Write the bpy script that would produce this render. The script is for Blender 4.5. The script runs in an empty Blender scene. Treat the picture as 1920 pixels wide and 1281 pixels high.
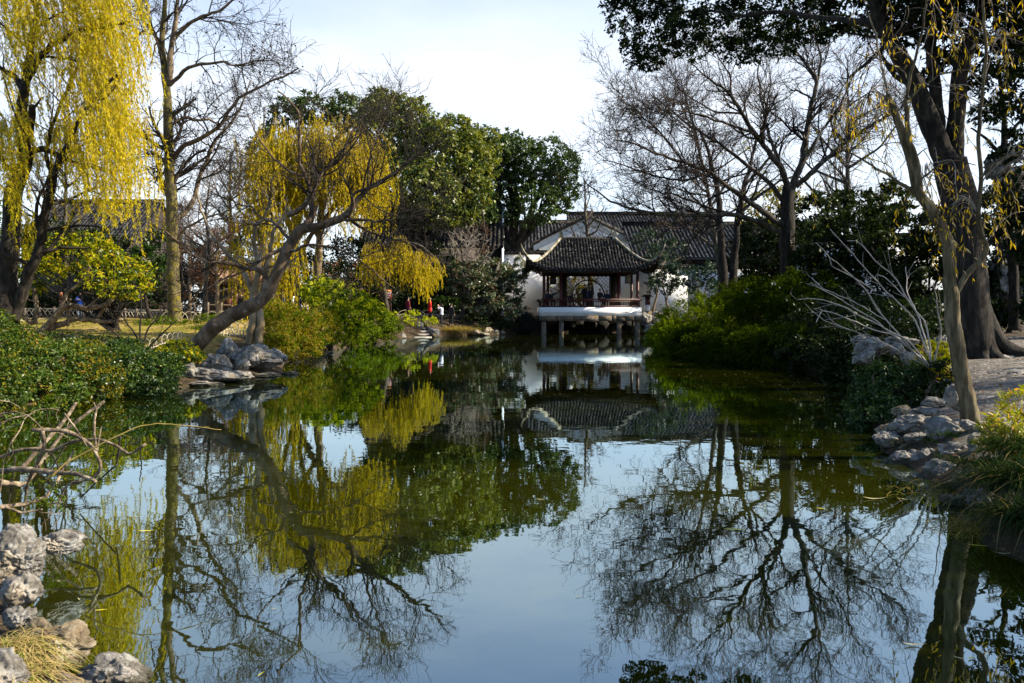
import bpy, math, random
import numpy as np
from mathutils import Vector, noise as mnoise

SC = bpy.context.scene
COL = SC.collection
PI = math.pi
FPX, HOR, CAMZ = 1500.0, 585.0, 1.7          # focal length in photo pixels, horizon row, eye height over the water

# ------------------------------------------------------------------ camera
cam_d = bpy.data.cameras.new('camera'); cam = bpy.data.objects.new('camera', cam_d); COL.objects.link(cam)
cam.location = (0, 0, CAMZ); cam.rotation_euler = (PI / 2, 0, 0)
cam_d.sensor_width = 36.0; cam_d.lens = 36.0 * FPX / 1920.0
cam_d.shift_y = -(640.5 - HOR) / 1920.0
cam_d.clip_start = 0.05; cam_d.clip_end = 3000
SC.camera = cam

# ------------------------------------------------------------------ light
SUN_AZ, SUN_EL = math.radians(91), math.radians(36)     # azimuth from the view direction towards the right
world = bpy.data.worlds.new('World'); SC.world = world; world.use_nodes = True
wt = world.node_tree; wt.nodes.clear()
def wn(t): return wt.nodes.new(t)
sky = wn('ShaderNodeTexSky'); sky.sky_type = 'NISHITA'; sky.sun_disc = False
sky.sun_elevation = SUN_EL; sky.sun_rotation = SUN_AZ
sky.air_density = 1.0; sky.dust_density = 0.7; sky.ozone_density = 3.5; sky.altitude = 20
tc = wn('ShaderNodeTexCoord')
mp = wn('ShaderNodeMapping'); mp.inputs['Scale'].default_value = (1.0, 1.0, 2.2)
cn = wn('ShaderNodeTexNoise'); cn.inputs['Scale'].default_value = 2.3; cn.inputs['Detail'].default_value = 6; cn.inputs['Roughness'].default_value = 0.55
cr = wn('ShaderNodeValToRGB'); cr.color_ramp.elements[0].position = 0.36; cr.color_ramp.elements[1].position = 0.74
cr.color_ramp.elements[0].color = (0.50, 0.50, 0.50, 1); cr.color_ramp.elements[1].color = (1, 1, 1, 1)
mixc = wn('ShaderNodeMix'); mixc.data_type = 'RGBA'
mixc.inputs[7].default_value = (4.6, 4.75, 4.95, 1)
def wmath(op, a, b=None, clamp=False):
    n = wn('ShaderNodeMath'); n.operation = op; n.use_clamp = clamp
    for i, x in enumerate((a, b)):
        if x is None: continue
        if hasattr(x, 'links'): wt.links.new(x, n.inputs[i])
        else: n.inputs[i].default_value = x
    return n.outputs[0]
def wrange(src, a, b, c, d):
    n = wn('ShaderNodeMapRange'); n.interpolation_type = 'SMOOTHSTEP'; wt.links.new(src, n.inputs['Value'])
    for k, x in zip(('From Min', 'From Max', 'To Min', 'To Max'), (a, b, c, d)): n.inputs[k].default_value = x
    return n.outputs[0]
sepz = wn('ShaderNodeSeparateXYZ'); wt.links.new(tc.outputs['Generated'], sepz.inputs[0])
veil = wmath('MULTIPLY', wrange(sepz.outputs[1], -0.1, 0.75, 0.0, 1.0), wrange(sepz.outputs[2], 0.24, 0.54, 1.0, 0.0))   # bright veil of cloud low in the north, clear overhead
bg = wn('ShaderNodeBackground'); bg.inputs['Strength'].default_value = 0.11
wo = wn('ShaderNodeOutputWorld')
wt.links.new(tc.outputs['Generated'], mp.inputs['Vector']); wt.links.new(mp.outputs['Vector'], cn.inputs['Vector'])
wt.links.new(cn.outputs['Fac'], cr.inputs['Fac']); wt.links.new(wmath('MULTIPLY', cr.outputs['Color'], veil), mixc.inputs[0])
wt.links.new(sky.outputs['Color'], mixc.inputs[6]); wt.links.new(mixc.outputs[2], bg.inputs['Color'])
wt.links.new(bg.outputs['Background'], wo.inputs['Surface'])

sun_d = bpy.data.lights.new('sun', 'SUN'); sun = bpy.data.objects.new('sun', sun_d); COL.objects.link(sun)
sun_d.energy = 5.0; sun_d.angle = math.radians(0.5); sun_d.color = (1.0, 0.89, 0.70)
sun.rotation_euler = (PI / 2 - SUN_EL, 0, PI - SUN_AZ); sun.location = (30, 10, 40)

vs = SC.view_settings; vs.view_transform = 'Standard'; vs.look = 'None'; vs.exposure = 1.28; vs.gamma = 1.0; vs.use_curve_mapping = False
SC.cycles.max_bounces = 6; SC.cycles.diffuse_bounces = 2; SC.cycles.glossy_bounces = 3; SC.cycles.transmission_bounces = 3
SC.cycles.transparent_max_bounces = 4; SC.cycles.caustics_reflective = False; SC.cycles.caustics_refractive = False

# ------------------------------------------------------------------ helpers
def P(u, v, D):
    return np.array([(u - 960.0) * D / FPX, D, CAMZ - (v - HOR) * D / FPX])
def RNG(s): return np.random.default_rng(s)
def nrm(a): return a / np.maximum(np.linalg.norm(a, axis=-1, keepdims=True), 1e-9)

class MB:
    """collects vertices and faces and links them as ONE mesh object"""
    def __init__(s): s.V = []; s.F = []; s.n = 0
    def add(s, v, f):
        v = np.asarray(v, float).reshape(-1, 3); f = np.asarray(f, int)
        s.V.append(v); s.F.append(f + s.n); s.n += len(v)
        return s
    def box(s, x0, x1, y0, y1, z0, z1):
        v = [(x, y, z) for z in (z0, z1) for y in (y0, y1) for x in (x0, x1)]
        s.add(v, [(0, 2, 3, 1), (4, 5, 7, 6), (0, 1, 5, 4), (1, 3, 7, 5), (3, 2, 6, 7), (2, 0, 4, 6)]); return s
    def beam(s, a, b, w, h):
        a = np.array(a, float); b = np.array(b, float); t = nrm(b - a)
        up = np.array([0, 0, 1.0]) if abs(t[2]) < 0.9 else np.array([0, 1.0, 0])
        r = nrm(np.cross(t, up)); u = np.cross(r, t)
        v = [p + r * i * w / 2 + u * j * h / 2 for p in (a, b) for (i, j) in ((-1, -1), (1, -1), (1, 1), (-1, 1))]
        s.add(v, [(0, 1, 2, 3), (7, 6, 5, 4), (0, 4, 5, 1), (1, 5, 6, 2), (2, 6, 7, 3), (3, 7, 4, 0)]); return s
    def tubes(s, Pn, R, sides=6, ref=None, cap=True, rough=0):
        """Pn (B,N,3) R (B,N)"""
        Pn = np.asarray(Pn, float); R = np.asarray(R, float)
        if Pn.ndim == 2: Pn = Pn[None]; R = R[None]
        B, N, _ = Pn.shape
        if B == 0: return s
        T = nrm(np.gradient(Pn, axis=1))
        if ref is None:
            m = nrm(Pn[:, -1] - Pn[:, 0]); a = np.where(np.abs(m[:, 1:2]) < 0.8, np.array([[0, 1.0, 0]]), np.array([[1.0, 0, 0]]))
        else: a = np.tile(np.array(ref, float), (B, 1))
        U = a[:, None, :] - (a[:, None, :] * T).sum(-1, keepdims=True) * T
        U = nrm(U); W = np.cross(T, U)
        ang = np.arange(sides) * 2 * PI / sides
        ring = U[:, :, None, :] * np.cos(ang)[None, None, :, None] + W[:, :, None, :] * np.sin(ang)[None, None, :, None]
        RR = np.repeat(R[:, :, None], sides, 2)
        if rough:
            sl = np.concatenate([np.zeros((B, 1)), np.cumsum(np.linalg.norm(np.diff(Pn, axis=1), axis=2), 1)], 1)[:, :, None] / np.maximum(R.mean(1), .02)[:, None, None]
            ph = np.random.default_rng(N + sides).uniform(0, 6, 8); A_ = ang[None, None, :]
            RR = RR * (1 + rough * (np.sin(2 * A_ + sl * .35 + ph[0]) * .6 + np.sin(3 * A_ - sl * .8 + ph[1]) * .5 + np.sin(5 * A_ + sl * 1.5 + ph[2]) * .35 + np.sin(sl * .9 + ph[3]) * .5 + np.sin(7 * A_ - sl * 2.3 + ph[4]) * .25))
        V = Pn[:, :, None, :] + ring * RR[..., None]
        idx = np.arange(B * N * sides).reshape(B, N, sides)
        a0 = idx[:, :-1]; a1 = idx[:, 1:]
        f = np.stack([a0, np.roll(a0, -1, 2), np.roll(a1, -1, 2), a1], -1).reshape(-1, 4)
        n0 = s.n
        s.add(V, f)
        if cap:
            for ring_i in (idx[:, 0, ::-1], idx[:, -1]):
                if sides == 4: s.F.append(ring_i + n0)
                else:
                    for k in range(1, sides - 1): s.F.append(np.stack([ring_i[:, 0], ring_i[:, k], ring_i[:, k + 1]], -1) + n0)
        return s
    def leaves(s, C, d, n, L, W, fold=0.15):
        """diamond leaves: centre-base C, direction d, normal n"""
        C = np.asarray(C); M = len(C)
        if M == 0: return s
        d = nrm(d); side = nrm(np.cross(d, n)); nn = np.cross(side, d)
        L = np.broadcast_to(L, (M,))[:, None]; W = np.broadcast_to(W, (M,))[:, None]
        a = C; c = C + d * L - nn * L * fold
        mid = C + d * L * 0.45 + nn * L * fold * 0.6
        b = mid + side * W * 0.5; e = mid - side * W * 0.5
        V = np.stack([a, b, c, e], 1).reshape(-1, 3)
        s.add(V, np.arange(M * 4).reshape(M, 4)); return s
    def blades(s, C, d, L, W, droop, seg=4):
        """arching grass blades"""
        C = np.asarray(C, float); M = len(C); d = nrm(d)
        L = np.broadcast_to(L, (M,))[:, None]; W = np.broadcast_to(W, (M,))[:, None]
        droop = np.broadcast_to(droop, (M,))[:, None]; hor = d.copy(); hor[:, 2] = 0; hor = nrm(hor + 1e-6)
        side = nrm(np.cross(hor, np.array([0, 0, 1.0])))
        rows = []
        for k in range(seg + 1):
            t = k / seg
            p = C + d * L * t + (hor * 0.35 - np.array([0, 0, 1.0])) * (droop * L) * t * t
            w = W * (1 - t ** 1.5) * 0.5 + 0.0006
            rows.append(np.stack([p - side * w, p + side * w], 1))
        V = np.stack(rows, 1)                      # M, seg+1, 2, 3
        idx = np.arange(M * (seg + 1) * 2).reshape(M, seg + 1, 2)
        f = np.stack([idx[:, :-1, 0], idx[:, :-1, 1], idx[:, 1:, 1], idx[:, 1:, 0]], -1).reshape(-1, 4)
        s.add(V, f); return s
    def lathe(s, c, prof, n=16):
        prof = np.array(prof, float); ang = np.arange(n) * 2 * PI / n
        V = np.stack([c[0] + prof[:, 0:1] * np.cos(ang), c[1] + prof[:, 0:1] * np.sin(ang), c[2] + prof[:, 1:2] + 0 * ang], -1)
        idx = np.arange(len(prof) * n).reshape(len(prof), n)
        f = np.stack([idx[:-1], np.roll(idx[:-1], -1, 1), np.roll(idx[1:], -1, 1), idx[1:]], -1).reshape(-1, 4)
        s.add(V, f); return s
    def grid(s, V):
        V = np.asarray(V); a, b = V.shape[:2]; idx = np.arange(a * b).reshape(a, b)
        f = np.stack([idx[:-1, :-1], idx[:-1, 1:], idx[1:, 1:], idx[1:, :-1]], -1).reshape(-1, 4)
        s.add(V.reshape(-1, 3), f); return s
    def mesh(s, name, origin=(0, 0, 0), smooth=False):
        V = np.concatenate(s.V) - np.array(origin, float)
        me = bpy.data.meshes.new(name)
        me.vertices.add(len(V)); me.vertices.foreach_set('co', V.astype(np.float32).ravel())
        loops = np.concatenate([f.ravel() for f in s.F]).astype(np.int32)
        tot = np.concatenate([np.full(len(f), f.shape[1]) for f in s.F])
        st = np.concatenate([[0], np.cumsum(tot)[:-1]]).astype(np.int32)
        me.loops.add(len(loops)); me.loops.foreach_set('vertex_index', loops)
        me.polygons.add(len(tot)); me.polygons.foreach_set('loop_start', st)
        if smooth: me.polygons.foreach_set('use_smooth', np.ones(len(tot), bool))
        me.update(calc_edges=True)
        return me
    def build(s, name, mat, parent=None, smooth=False, origin=None):
        if not s.V: return None
        og = tuple(parent_world(parent)) if parent is not None and origin is None else (origin or (0, 0, 0))
        me = s.mesh(name, og, smooth); me.materials.append(mat)
        o = bpy.data.objects.new(name, me); COL.objects.link(o)
        if parent is not None: o.parent = parent
        elif origin: o.location = origin
        return o
def parent_world(o):
    p = np.zeros(3)
    while o is not None: p = p + np.array(o.location); o = o.parent
    return p
def thing(name, label, cat, loc, group=None):
    o = bpy.data.objects.new(name, None); COL.objects.link(o); o.location = tuple(float(c) for c in loc)
    o.empty_display_size = 0.3
    return tag(o, label, cat, group)
def tag(o, label, cat, group=None):
    o['label'] = label; o['category'] = cat
    if group: o['group'] = group
    return o
def structure(o): o['kind'] = 'structure'; return o
def stuff(o, label=None, cat=None):
    o['kind'] = 'stuff'
    if label: tag(o, label, cat)
    return o

# ------------------------------------------------------------------ materials
def newmat(name):
    m = bpy.data.materials.new(name); m.use_nodes = True; nt = m.node_tree; nt.nodes.clear()
    out = nt.nodes.new('ShaderNodeOutputMaterial')
    return m, nt, out
def N_(nt, t, **kw):
    n = nt.nodes.new(t)
    for k, v in kw.items():
        if k in n.inputs: n.inputs[k].default_value = v
        else: setattr(n, k, v)
    return n
def mixrgb(nt, fac, a, b, blend='MIX'):
    n = nt.nodes.new('ShaderNodeMix'); n.data_type = 'RGBA'; n.blend_type = blend
    for i, s in ((0, fac), (6, a), (7, b)):
        if hasattr(s, 'links'): nt.links.new(s, n.inputs[i])
        else: n.inputs[i].default_value = s if i == 0 else (*s, 1) if len(s) == 3 else s
    return n.outputs[2]
def ramp(nt, src, stops):
    r = nt.nodes.new('ShaderNodeValToRGB'); e = r.color_ramp.elements
    while len(e) < len(stops): e.new(0.5)
    for i, (p, c) in enumerate(stops):
        e[i].position = p; e[i].color = (c, c, c, 1) if not hasattr(c, '__len__') else (*c, 1)
    nt.links.new(src, r.inputs['Fac']); return r.outputs['Color']
def pos_noise(nt, scale, detail=4, rough=0.55, stretch=None, obj=True):
    t = nt.nodes.new('ShaderNodeTexCoord'); src = t.outputs['Object']
    if stretch:
        m = nt.nodes.new('ShaderNodeMapping'); m.inputs['Scale'].default_value = stretch; nt.links.new(src, m.inputs['Vector']); src = m.outputs['Vector']
    n = N_(nt, 'ShaderNodeTexNoise', Scale=scale, Detail=detail, Roughness=rough); nt.links.new(src, n.inputs['Vector'])
    return n.outputs['Fac']
def bump(nt, h, strength, dist=0.02):
    b = N_(nt, 'ShaderNodeBump', Strength=strength, Distance=dist); nt.links.new(h, b.inputs['Height']); return b.outputs['Normal']
def surf(name, cols, scale=4, rough=0.8, bump_s=0.3, bump_d=0.02, stretch=None, detail=6, spots=None, spec=0.3):
    """principled surface whose own colour varies over three tones"""
    m, nt, out = newmat(name)
    f = pos_noise(nt, scale, detail, 0.6, stretch)
    k = len(cols); c = ramp(nt, f, [(0.35 + 0.31 * i / max(k - 1, 1), cols[i]) for i in range(k)])
    if spots:
        sc, lo, hi, sc_col = spots
        f2 = pos_noise(nt, sc, 5, 0.65); c = mixrgb(nt, ramp(nt, f2, [(lo, 0.0), (hi, 1.0)]), c, sc_col)
    b = N_(nt, 'ShaderNodeBsdfPrincipled', Roughness=rough); b.inputs['Specular IOR Level'].default_value = spec
    nt.links.new(c, b.inputs['Base Color'])
    if bump_s: nt.links.new(bump(nt, pos_noise(nt, scale * 3.1, 8, 0.7, stretch), bump_s, bump_d), b.inputs['Normal'])
    nt.links.new(b.outputs[0], out.inputs['Surface']); return m
def leafmat(name, c1, c2, trans=0.35, gloss=0.0, c3=None, f3=0.12, patch=0.35):
    m, nt, out = newmat(name)
    g = nt.nodes.new('ShaderNodeNewGeometry'); r = g.outputs['Random Per Island']
    c = mixrgb(nt, r, c1, c2)
    if c3 is not None:
        mth = N_(nt, 'ShaderNodeMath', operation='MULTIPLY'); mth.inputs[1].default_value = 7.31; nt.links.new(r, mth.inputs[0])
        fr = N_(nt, 'ShaderNodeMath', operation='FRACT'); nt.links.new(mth.outputs[0], fr.inputs[0])
        lt = N_(nt, 'ShaderNodeMath', operation='LESS_THAN'); lt.inputs[1].default_value = f3; nt.links.new(fr.outputs[0], lt.inputs[0])
        c = mixrgb(nt, lt.outputs[0], c, c3)
    if patch:
        pn = pos_noise(nt, 0.9, 3); c = mixrgb(nt, ramp(nt, pn, [(0.35, patch), (0.65, 0.0)]), c, tuple(0.62 * a for a in c1))
    d = N_(nt, 'ShaderNodeBsdfDiffuse'); t = N_(nt, 'ShaderNodeBsdfTranslucent'); nt.links.new(c, d.inputs['Color'])
    hs = N_(nt, 'ShaderNodeHueSaturation', Saturation=1.1, Value=1.35); nt.links.new(c, hs.inputs['Color']); nt.links.new(hs.outputs[0], t.inputs['Color'])
    mx = N_(nt, 'ShaderNodeMixShader', Fac=trans); nt.links.new(d.outputs[0], mx.inputs[1]); nt.links.new(t.outputs[0], mx.inputs[2])
    o = mx.outputs[0]
    if gloss:
        gl = N_(nt, 'ShaderNodeBsdfGlossy', Roughness=0.38); m2 = N_(nt, 'ShaderNodeMixShader', Fac=gloss)
        nt.links.new(o, m2.inputs[1]); nt.links.new(gl.outputs[0], m2.inputs[2]); o = m2.outputs[0]
    nt.links.new(o, out.inputs['Surface']); return m
def plain(name, c, rough=0.6, var=0.2, spec=0.3, scale=6):
    d = tuple(x * (1 - var) for x in c); e = tuple(min(1, x * (1 + var)) for x in c)
    return surf(name, [d, c, e], scale, rough, 0.15, 0.01, spec=spec)

M = {}
M['bark_grey'] = surf('grey_bark', [(0.024, 0.018, 0.013), (0.060, 0.047, 0.035), (0.15, 0.125, 0.10)], 7, 0.9, 0.6, 0.03, (1, 1, 0.35), spots=(3, 0.56, 0.66, (0.10, 0.10, 0.03)))
M['bark_moss'] = surf('mossy_bark', [(0.035, 0.03, 0.014), (0.085, 0.07, 0.03), (0.16, 0.125, 0.06)], 6, 0.9, 0.8, 0.04, (1, 1, 0.4), spots=(5, 0.50, 0.60, (0.17, 0.14, 0.012)))
M['bark_dark'] = surf('dark_bark', [(0.008, 0.006, 0.0045), (0.020, 0.016, 0.012), (0.055, 0.043, 0.032)], 9, 0.95, 0.9, 0.05, (1, 1, 0.3))
M['bark_brown'] = surf('brown_bark', [(0.06, 0.042, 0.026), (0.13, 0.095, 0.06), (0.23, 0.17, 0.11)], 8, 0.9, 0.7, 0.03, (1, 1, 0.35), spots=(5, 0.58, 0.66, (0.30, 0.24, 0.16)))
M['bark_smooth'] = surf('smooth_brown_bark', [(0.035, 0.020, 0.010), (0.095, 0.058, 0.031), (0.21, 0.145, 0.09)], 3.6, 0.75, 0.35, 0.03, (1, 1, 0.6), spots=(6, 0.6, 0.68, (0.27, 0.23, 0.18)))
M['bark_ridged'] = surf('ridged_willow_bark', [(0.05, 0.037, 0.02), (0.15, 0.115, 0.06), (0.30, 0.24, 0.14)], 13, 0.95, 1.0, 0.05, (1, 1, 0.16))
M['twig'] = plain('bare_twig', (0.030, 0.022, 0.016), 0.85)
M['twig_dark'] = plain('dark_twig', (0.020, 0.015, 0.011), 0.9)
M['twig_pale'] = plain('pale_twig', (0.29, 0.245, 0.20), 0.7)
M['white_twig'] = plain('whitish_twig', (0.36, 0.32, 0.28), 0.7)
M['twig_yellow'] = plain('yellow_twig', (0.28, 0.20, 0.05), 0.7)
M['willow_yellow'] = leafmat('yellow_willow_leaf', (0.60, 0.44, 0.015), (0.52, 0.45, 0.03), 0.45, c3=(0.28, 0.29, 0.025), f3=0.25, patch=0.25)
M['willow_gold'] = leafmat('gold_willow_leaf', (0.52, 0.37, 0.010), (0.42, 0.345, 0.018), 0.4, c3=(0.24, 0.23, 0.02), f3=0.3, patch=0.5)
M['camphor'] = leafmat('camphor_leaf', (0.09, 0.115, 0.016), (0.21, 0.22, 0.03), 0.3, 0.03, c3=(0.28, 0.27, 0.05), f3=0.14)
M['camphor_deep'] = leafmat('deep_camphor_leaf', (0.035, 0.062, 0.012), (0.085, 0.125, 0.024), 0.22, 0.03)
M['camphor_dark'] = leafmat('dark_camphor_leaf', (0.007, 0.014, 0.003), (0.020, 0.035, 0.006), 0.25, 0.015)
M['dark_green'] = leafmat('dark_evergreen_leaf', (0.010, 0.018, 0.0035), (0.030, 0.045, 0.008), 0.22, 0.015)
M['osmanthus'] = leafmat('osmanthus_leaf', (0.035, 0.06, 0.018), (0.11, 0.14, 0.05), 0.22, 0.05, c3=(0.24, 0.13, 0.07), f3=0.16)
M['blue_green'] = leafmat('bluish_evergreen_leaf', (0.016, 0.036, 0.018), (0.05, 0.08, 0.04), 0.2, 0.03)
M['ivy'] = leafmat('ivy_leaf', (0.024, 0.052, 0.006), (0.080, 0.125, 0.013), 0.25, 0.02, c3=(0.20, 0.20, 0.02), f3=0.05)
M['ivy_deep'] = leafmat('deep_ivy_leaf', (0.015, 0.038, 0.007), (0.045, 0.085, 0.014), 0.25, 0.025)
M['lime'] = leafmat('lime_leaf', (0.20, 0.25, 0.015), (0.38, 0.38, 0.025), 0.42, patch=0.2)
M['yellow_green'] = leafmat('yellow_green_leaf', (0.22, 0.25, 0.012), (0.44, 0.42, 0.025), 0.42, c3=(0.56, 0.38, 0.03), f3=0.16)
M['olive'] = leafmat('olive_weed_leaf', (0.10, 0.11, 0.010), (0.24, 0.21, 0.02), 0.4, c3=(0.32, 0.20, 0.05), f3=0.2)
M['fresh'] = leafmat('fresh_green_leaf', (0.05, 0.085, 0.008), (0.12, 0.16, 0.014), 0.4)
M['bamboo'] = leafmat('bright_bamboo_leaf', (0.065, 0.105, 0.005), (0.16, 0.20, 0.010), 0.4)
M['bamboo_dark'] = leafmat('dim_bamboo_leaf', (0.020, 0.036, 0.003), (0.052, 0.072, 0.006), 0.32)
M['bamboo_yellow'] = leafmat('yellow_bamboo_leaf', (0.15, 0.20, 0.014), (0.42, 0.37, 0.03), 0.4, 0.03, c3=(0.62, 0.32, 0.05), f3=0.12)
M['liriope'] = leafmat('grass_tuft_blade', (0.008, 0.020, 0.003), (0.028, 0.052, 0.007), 0.3, 0.015, c3=(0.22, 0.17, 0.06), f3=0.10)
M['dry_grass'] = leafmat('dry_grass_blade', (0.36, 0.25, 0.10), (0.50, 0.40, 0.16), 0.3, c3=(0.16, 0.2, 0.03), f3=0.3)
M['straw'] = leafmat('straw_grass_blade', (0.30, 0.20, 0.05), (0.42, 0.30, 0.08), 0.3, c3=(0.20, 0.22, 0.03), f3=0.3)
M['lawn'] = leafmat('lawn_blade', (0.27, 0.23, 0.02), (0.36, 0.29, 0.04), 0.35, c3=(0.15, 0.18, 0.015), f3=0.4)
M['brown_leaf'] = leafmat('brown_leaf', (0.16, 0.085, 0.05), (0.26, 0.14, 0.09), 0.3)
M['leaf_pale'] = leafmat('floating_pale_leaf', (0.34, 0.30, 0.18), (0.52, 0.46, 0.24), 0.1, patch=0)
M['leaf_yellow'] = leafmat('floating_yellow_leaf', (0.62, 0.48, 0.04), (0.50, 0.44, 0.05), 0.1, patch=0)
M['white'] = surf('white_limewash', [(0.76, 0.76, 0.755), (0.85, 0.85, 0.845), (0.88, 0.88, 0.875)], 1.1, 0.9, 0.12, 0.01, spots=(0.9, 0.56, 0.72, (0.60, 0.60, 0.57)))
M['tile'] = surf('grey_roof_tile', [(0.007, 0.0067, 0.0063), (0.018, 0.017, 0.0155), (0.045, 0.042, 0.039)], 5, 0.9, 0.3, 0.02, spots=(9, 0.60, 0.65, (0.36, 0.34, 0.30)), spec=0.1)
M['tile_far'] = surf('weathered_roof_tile', [(0.018, 0.0175, 0.017), (0.040, 0.039, 0.038), (0.085, 0.082, 0.079)], 3, 0.85, 0.2, 0.02, spec=0.15)
M['tile_brown'] = surf('brown_roof_tile', [(0.16, 0.09, 0.055), (0.24, 0.14, 0.09), (0.30, 0.19, 0.13)], 3, 0.85, 0.2, 0.02)
M['ridge'] = surf('mossy_ridge_plaster', [(0.10, 0.085, 0.05), (0.22, 0.19, 0.12), (0.42, 0.39, 0.31)], 2.5, 0.85, 0.3, 0.02)
M['pale_ridge'] = surf('pale_ridge_plaster', [(0.34, 0.32, 0.28), (0.55, 0.53, 0.48), (0.66, 0.64, 0.6)], 3, 0.85, 0.2, 0.02)
M['red_wood'] = surf('dark_red_lacquer', [(0.032, 0.008, 0.007), (0.055, 0.012, 0.010), (0.085, 0.020, 0.016)], 3, 0.5, 0.1, 0.01, (1, 1, 0.2))
M['dark_wood'] = surf('dark_brown_wood', [(0.018, 0.012, 0.010), (0.030, 0.020, 0.016), (0.05, 0.032, 0.024)], 4, 0.6, 0.15, 0.01, (1, 1, 0.2))
M['grey_wood'] = surf('weathered_wood', [(0.07, 0.05, 0.035), (0.14, 0.11, 0.08), (0.27, 0.22, 0.17)], 6, 0.85, 0.3, 0.01, (0.2, 1, 1))
M['bamboo_fence'] = surf('split_bamboo', [(0.28, 0.22, 0.15), (0.42, 0.36, 0.26), (0.56, 0.50, 0.40)], 7, 0.6, 0.1, 0.005)
M['stone'] = surf('grey_granite', [(0.06, 0.048, 0.036), (0.115, 0.092, 0.07), (0.17, 0.14, 0.11)], 8, 0.9, 0.3, 0.01, spots=(2.2, 0.54, 0.62, (0.13, 0.09, 0.035)))
M['step_stone'] = surf('worn_step_stone', [(0.30, 0.26, 0.21), (0.42, 0.37, 0.31), (0.52, 0.46, 0.39)], 5, 0.85, 0.3, 0.01)
def rockmat(name, cols, dark, pit, tint):
    m, nt, out = newmat(name)
    c = ramp(nt, pos_noise(nt, 5.5, 8, 0.68), [(0.30, cols[0]), (0.48, cols[1]), (0.62, cols[2])])
    c = mixrgb(nt, ramp(nt, pos_noise(nt, 2.3, 6, 0.65), [(0.52, 0.0), (0.64, 0.8)]), c, tint)
    v = N_(nt, 'ShaderNodeTexVoronoi', Scale=pit, feature='DISTANCE_TO_EDGE')
    t = nt.nodes.new('ShaderNodeTexCoord'); nn = N_(nt, 'ShaderNodeTexNoise', Scale=4.0, Detail=4)
    nt.links.new(t.outputs['Object'], nn.inputs['Vector'])
    va = N_(nt, 'ShaderNodeVectorMath', operation='ADD'); nt.links.new(t.outputs['Object'], va.inputs[0])
    sc = N_(nt, 'ShaderNodeVectorMath', operation='SCALE'); sc.inputs['Scale'].default_value = 0.35; nt.links.new(nn.outputs['Color'], sc.inputs[0])
    nt.links.new(sc.outputs[0], va.inputs[1]); nt.links.new(va.outputs[0], v.inputs['Vector'])
    crack = ramp(nt, v.outputs['Distance'], [(0.0, 1.0), (0.05, 0.0)])
    c = mixrgb(nt, mixrgb(nt, ramp(nt, pos_noise(nt, 3.0, 2), [(0.45, 0.0), (0.6, 1.0)]), (0, 0, 0), crack), c, dark)
    gp = nt.nodes.new('ShaderNodeNewGeometry'); sz = nt.nodes.new('ShaderNodeSeparateXYZ'); nt.links.new(gp.outputs['Position'], sz.inputs[0])   # wet, algae-stained foot of the stone
    wl = N_(nt, 'ShaderNodeMath', operation='MULTIPLY_ADD'); wl.inputs[1].default_value = -0.10; nt.links.new(pos_noise(nt, 6, 4), wl.inputs[0]); nt.links.new(sz.outputs[2], wl.inputs[2])
    c = mixrgb(nt, ramp(nt, wl.outputs[0], [(0.0, 0.85), (0.035, 0.0)]), c, (0.030, 0.028, 0.014))
    b = N_(nt, 'ShaderNodeBsdfPrincipled', Roughness=0.85); b.inputs['Specular IOR Level'].default_value = 0.25
    nt.links.new(c, b.inputs['Base Color'])
    nt.links.new(bump(nt, pos_noise(nt, 14, 10, 0.75), 0.7, 0.03), b.inputs['Normal'])
    nt.links.new(b.outputs[0], out.inputs['Surface']); return m
M['rock'] = rockmat('pale_lake_rock', [(0.05, 0.043, 0.034), (0.16, 0.147, 0.13), (0.38, 0.365, 0.34)], (0.045, 0.04, 0.032), 3.0, (0.23, 0.19, 0.13))
M['rock_near'] = rockmat('weathered_lake_rock', [(0.045, 0.037, 0.028), (0.14, 0.127, 0.11), (0.37, 0.36, 0.34)], (0.04, 0.033, 0.025), 6.0, (0.25, 0.185, 0.11))
M['rock_brown'] = rockmat('brown_lake_rock', [(0.06, 0.046, 0.028), (0.15, 0.115, 0.07), (0.27, 0.225, 0.16)], (0.04, 0.03, 0.02), 5.0, (0.42, 0.38, 0.30))
M['rock_painted_shade'] = rockmat('bank_rock_painted_shade', [(0.005, 0.0045, 0.0035), (0.011, 0.0095, 0.0075), (0.022, 0.019, 0.015)], (0.003, 0.0025, 0.002), 5.0, (0.013, 0.012, 0.006))  # near-black rock colour, the shade under the deck put into the albedo
M['snag'] = surf('dead_branch_bark', [(0.05, 0.035, 0.022), (0.17, 0.125, 0.08), (0.36, 0.29, 0.20)], 14, 0.85, 0.7, 0.02, (1, 1, 1), spots=(9, 0.58, 0.64, (0.06, 0.045, 0.03)))
M['skin'] = plain('skin', (0.50, 0.31, 0.22), 0.5, 0.08)
M['hair'] = plain('dark_hair', (0.012, 0.010, 0.009), 0.5, 0.2)
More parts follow.
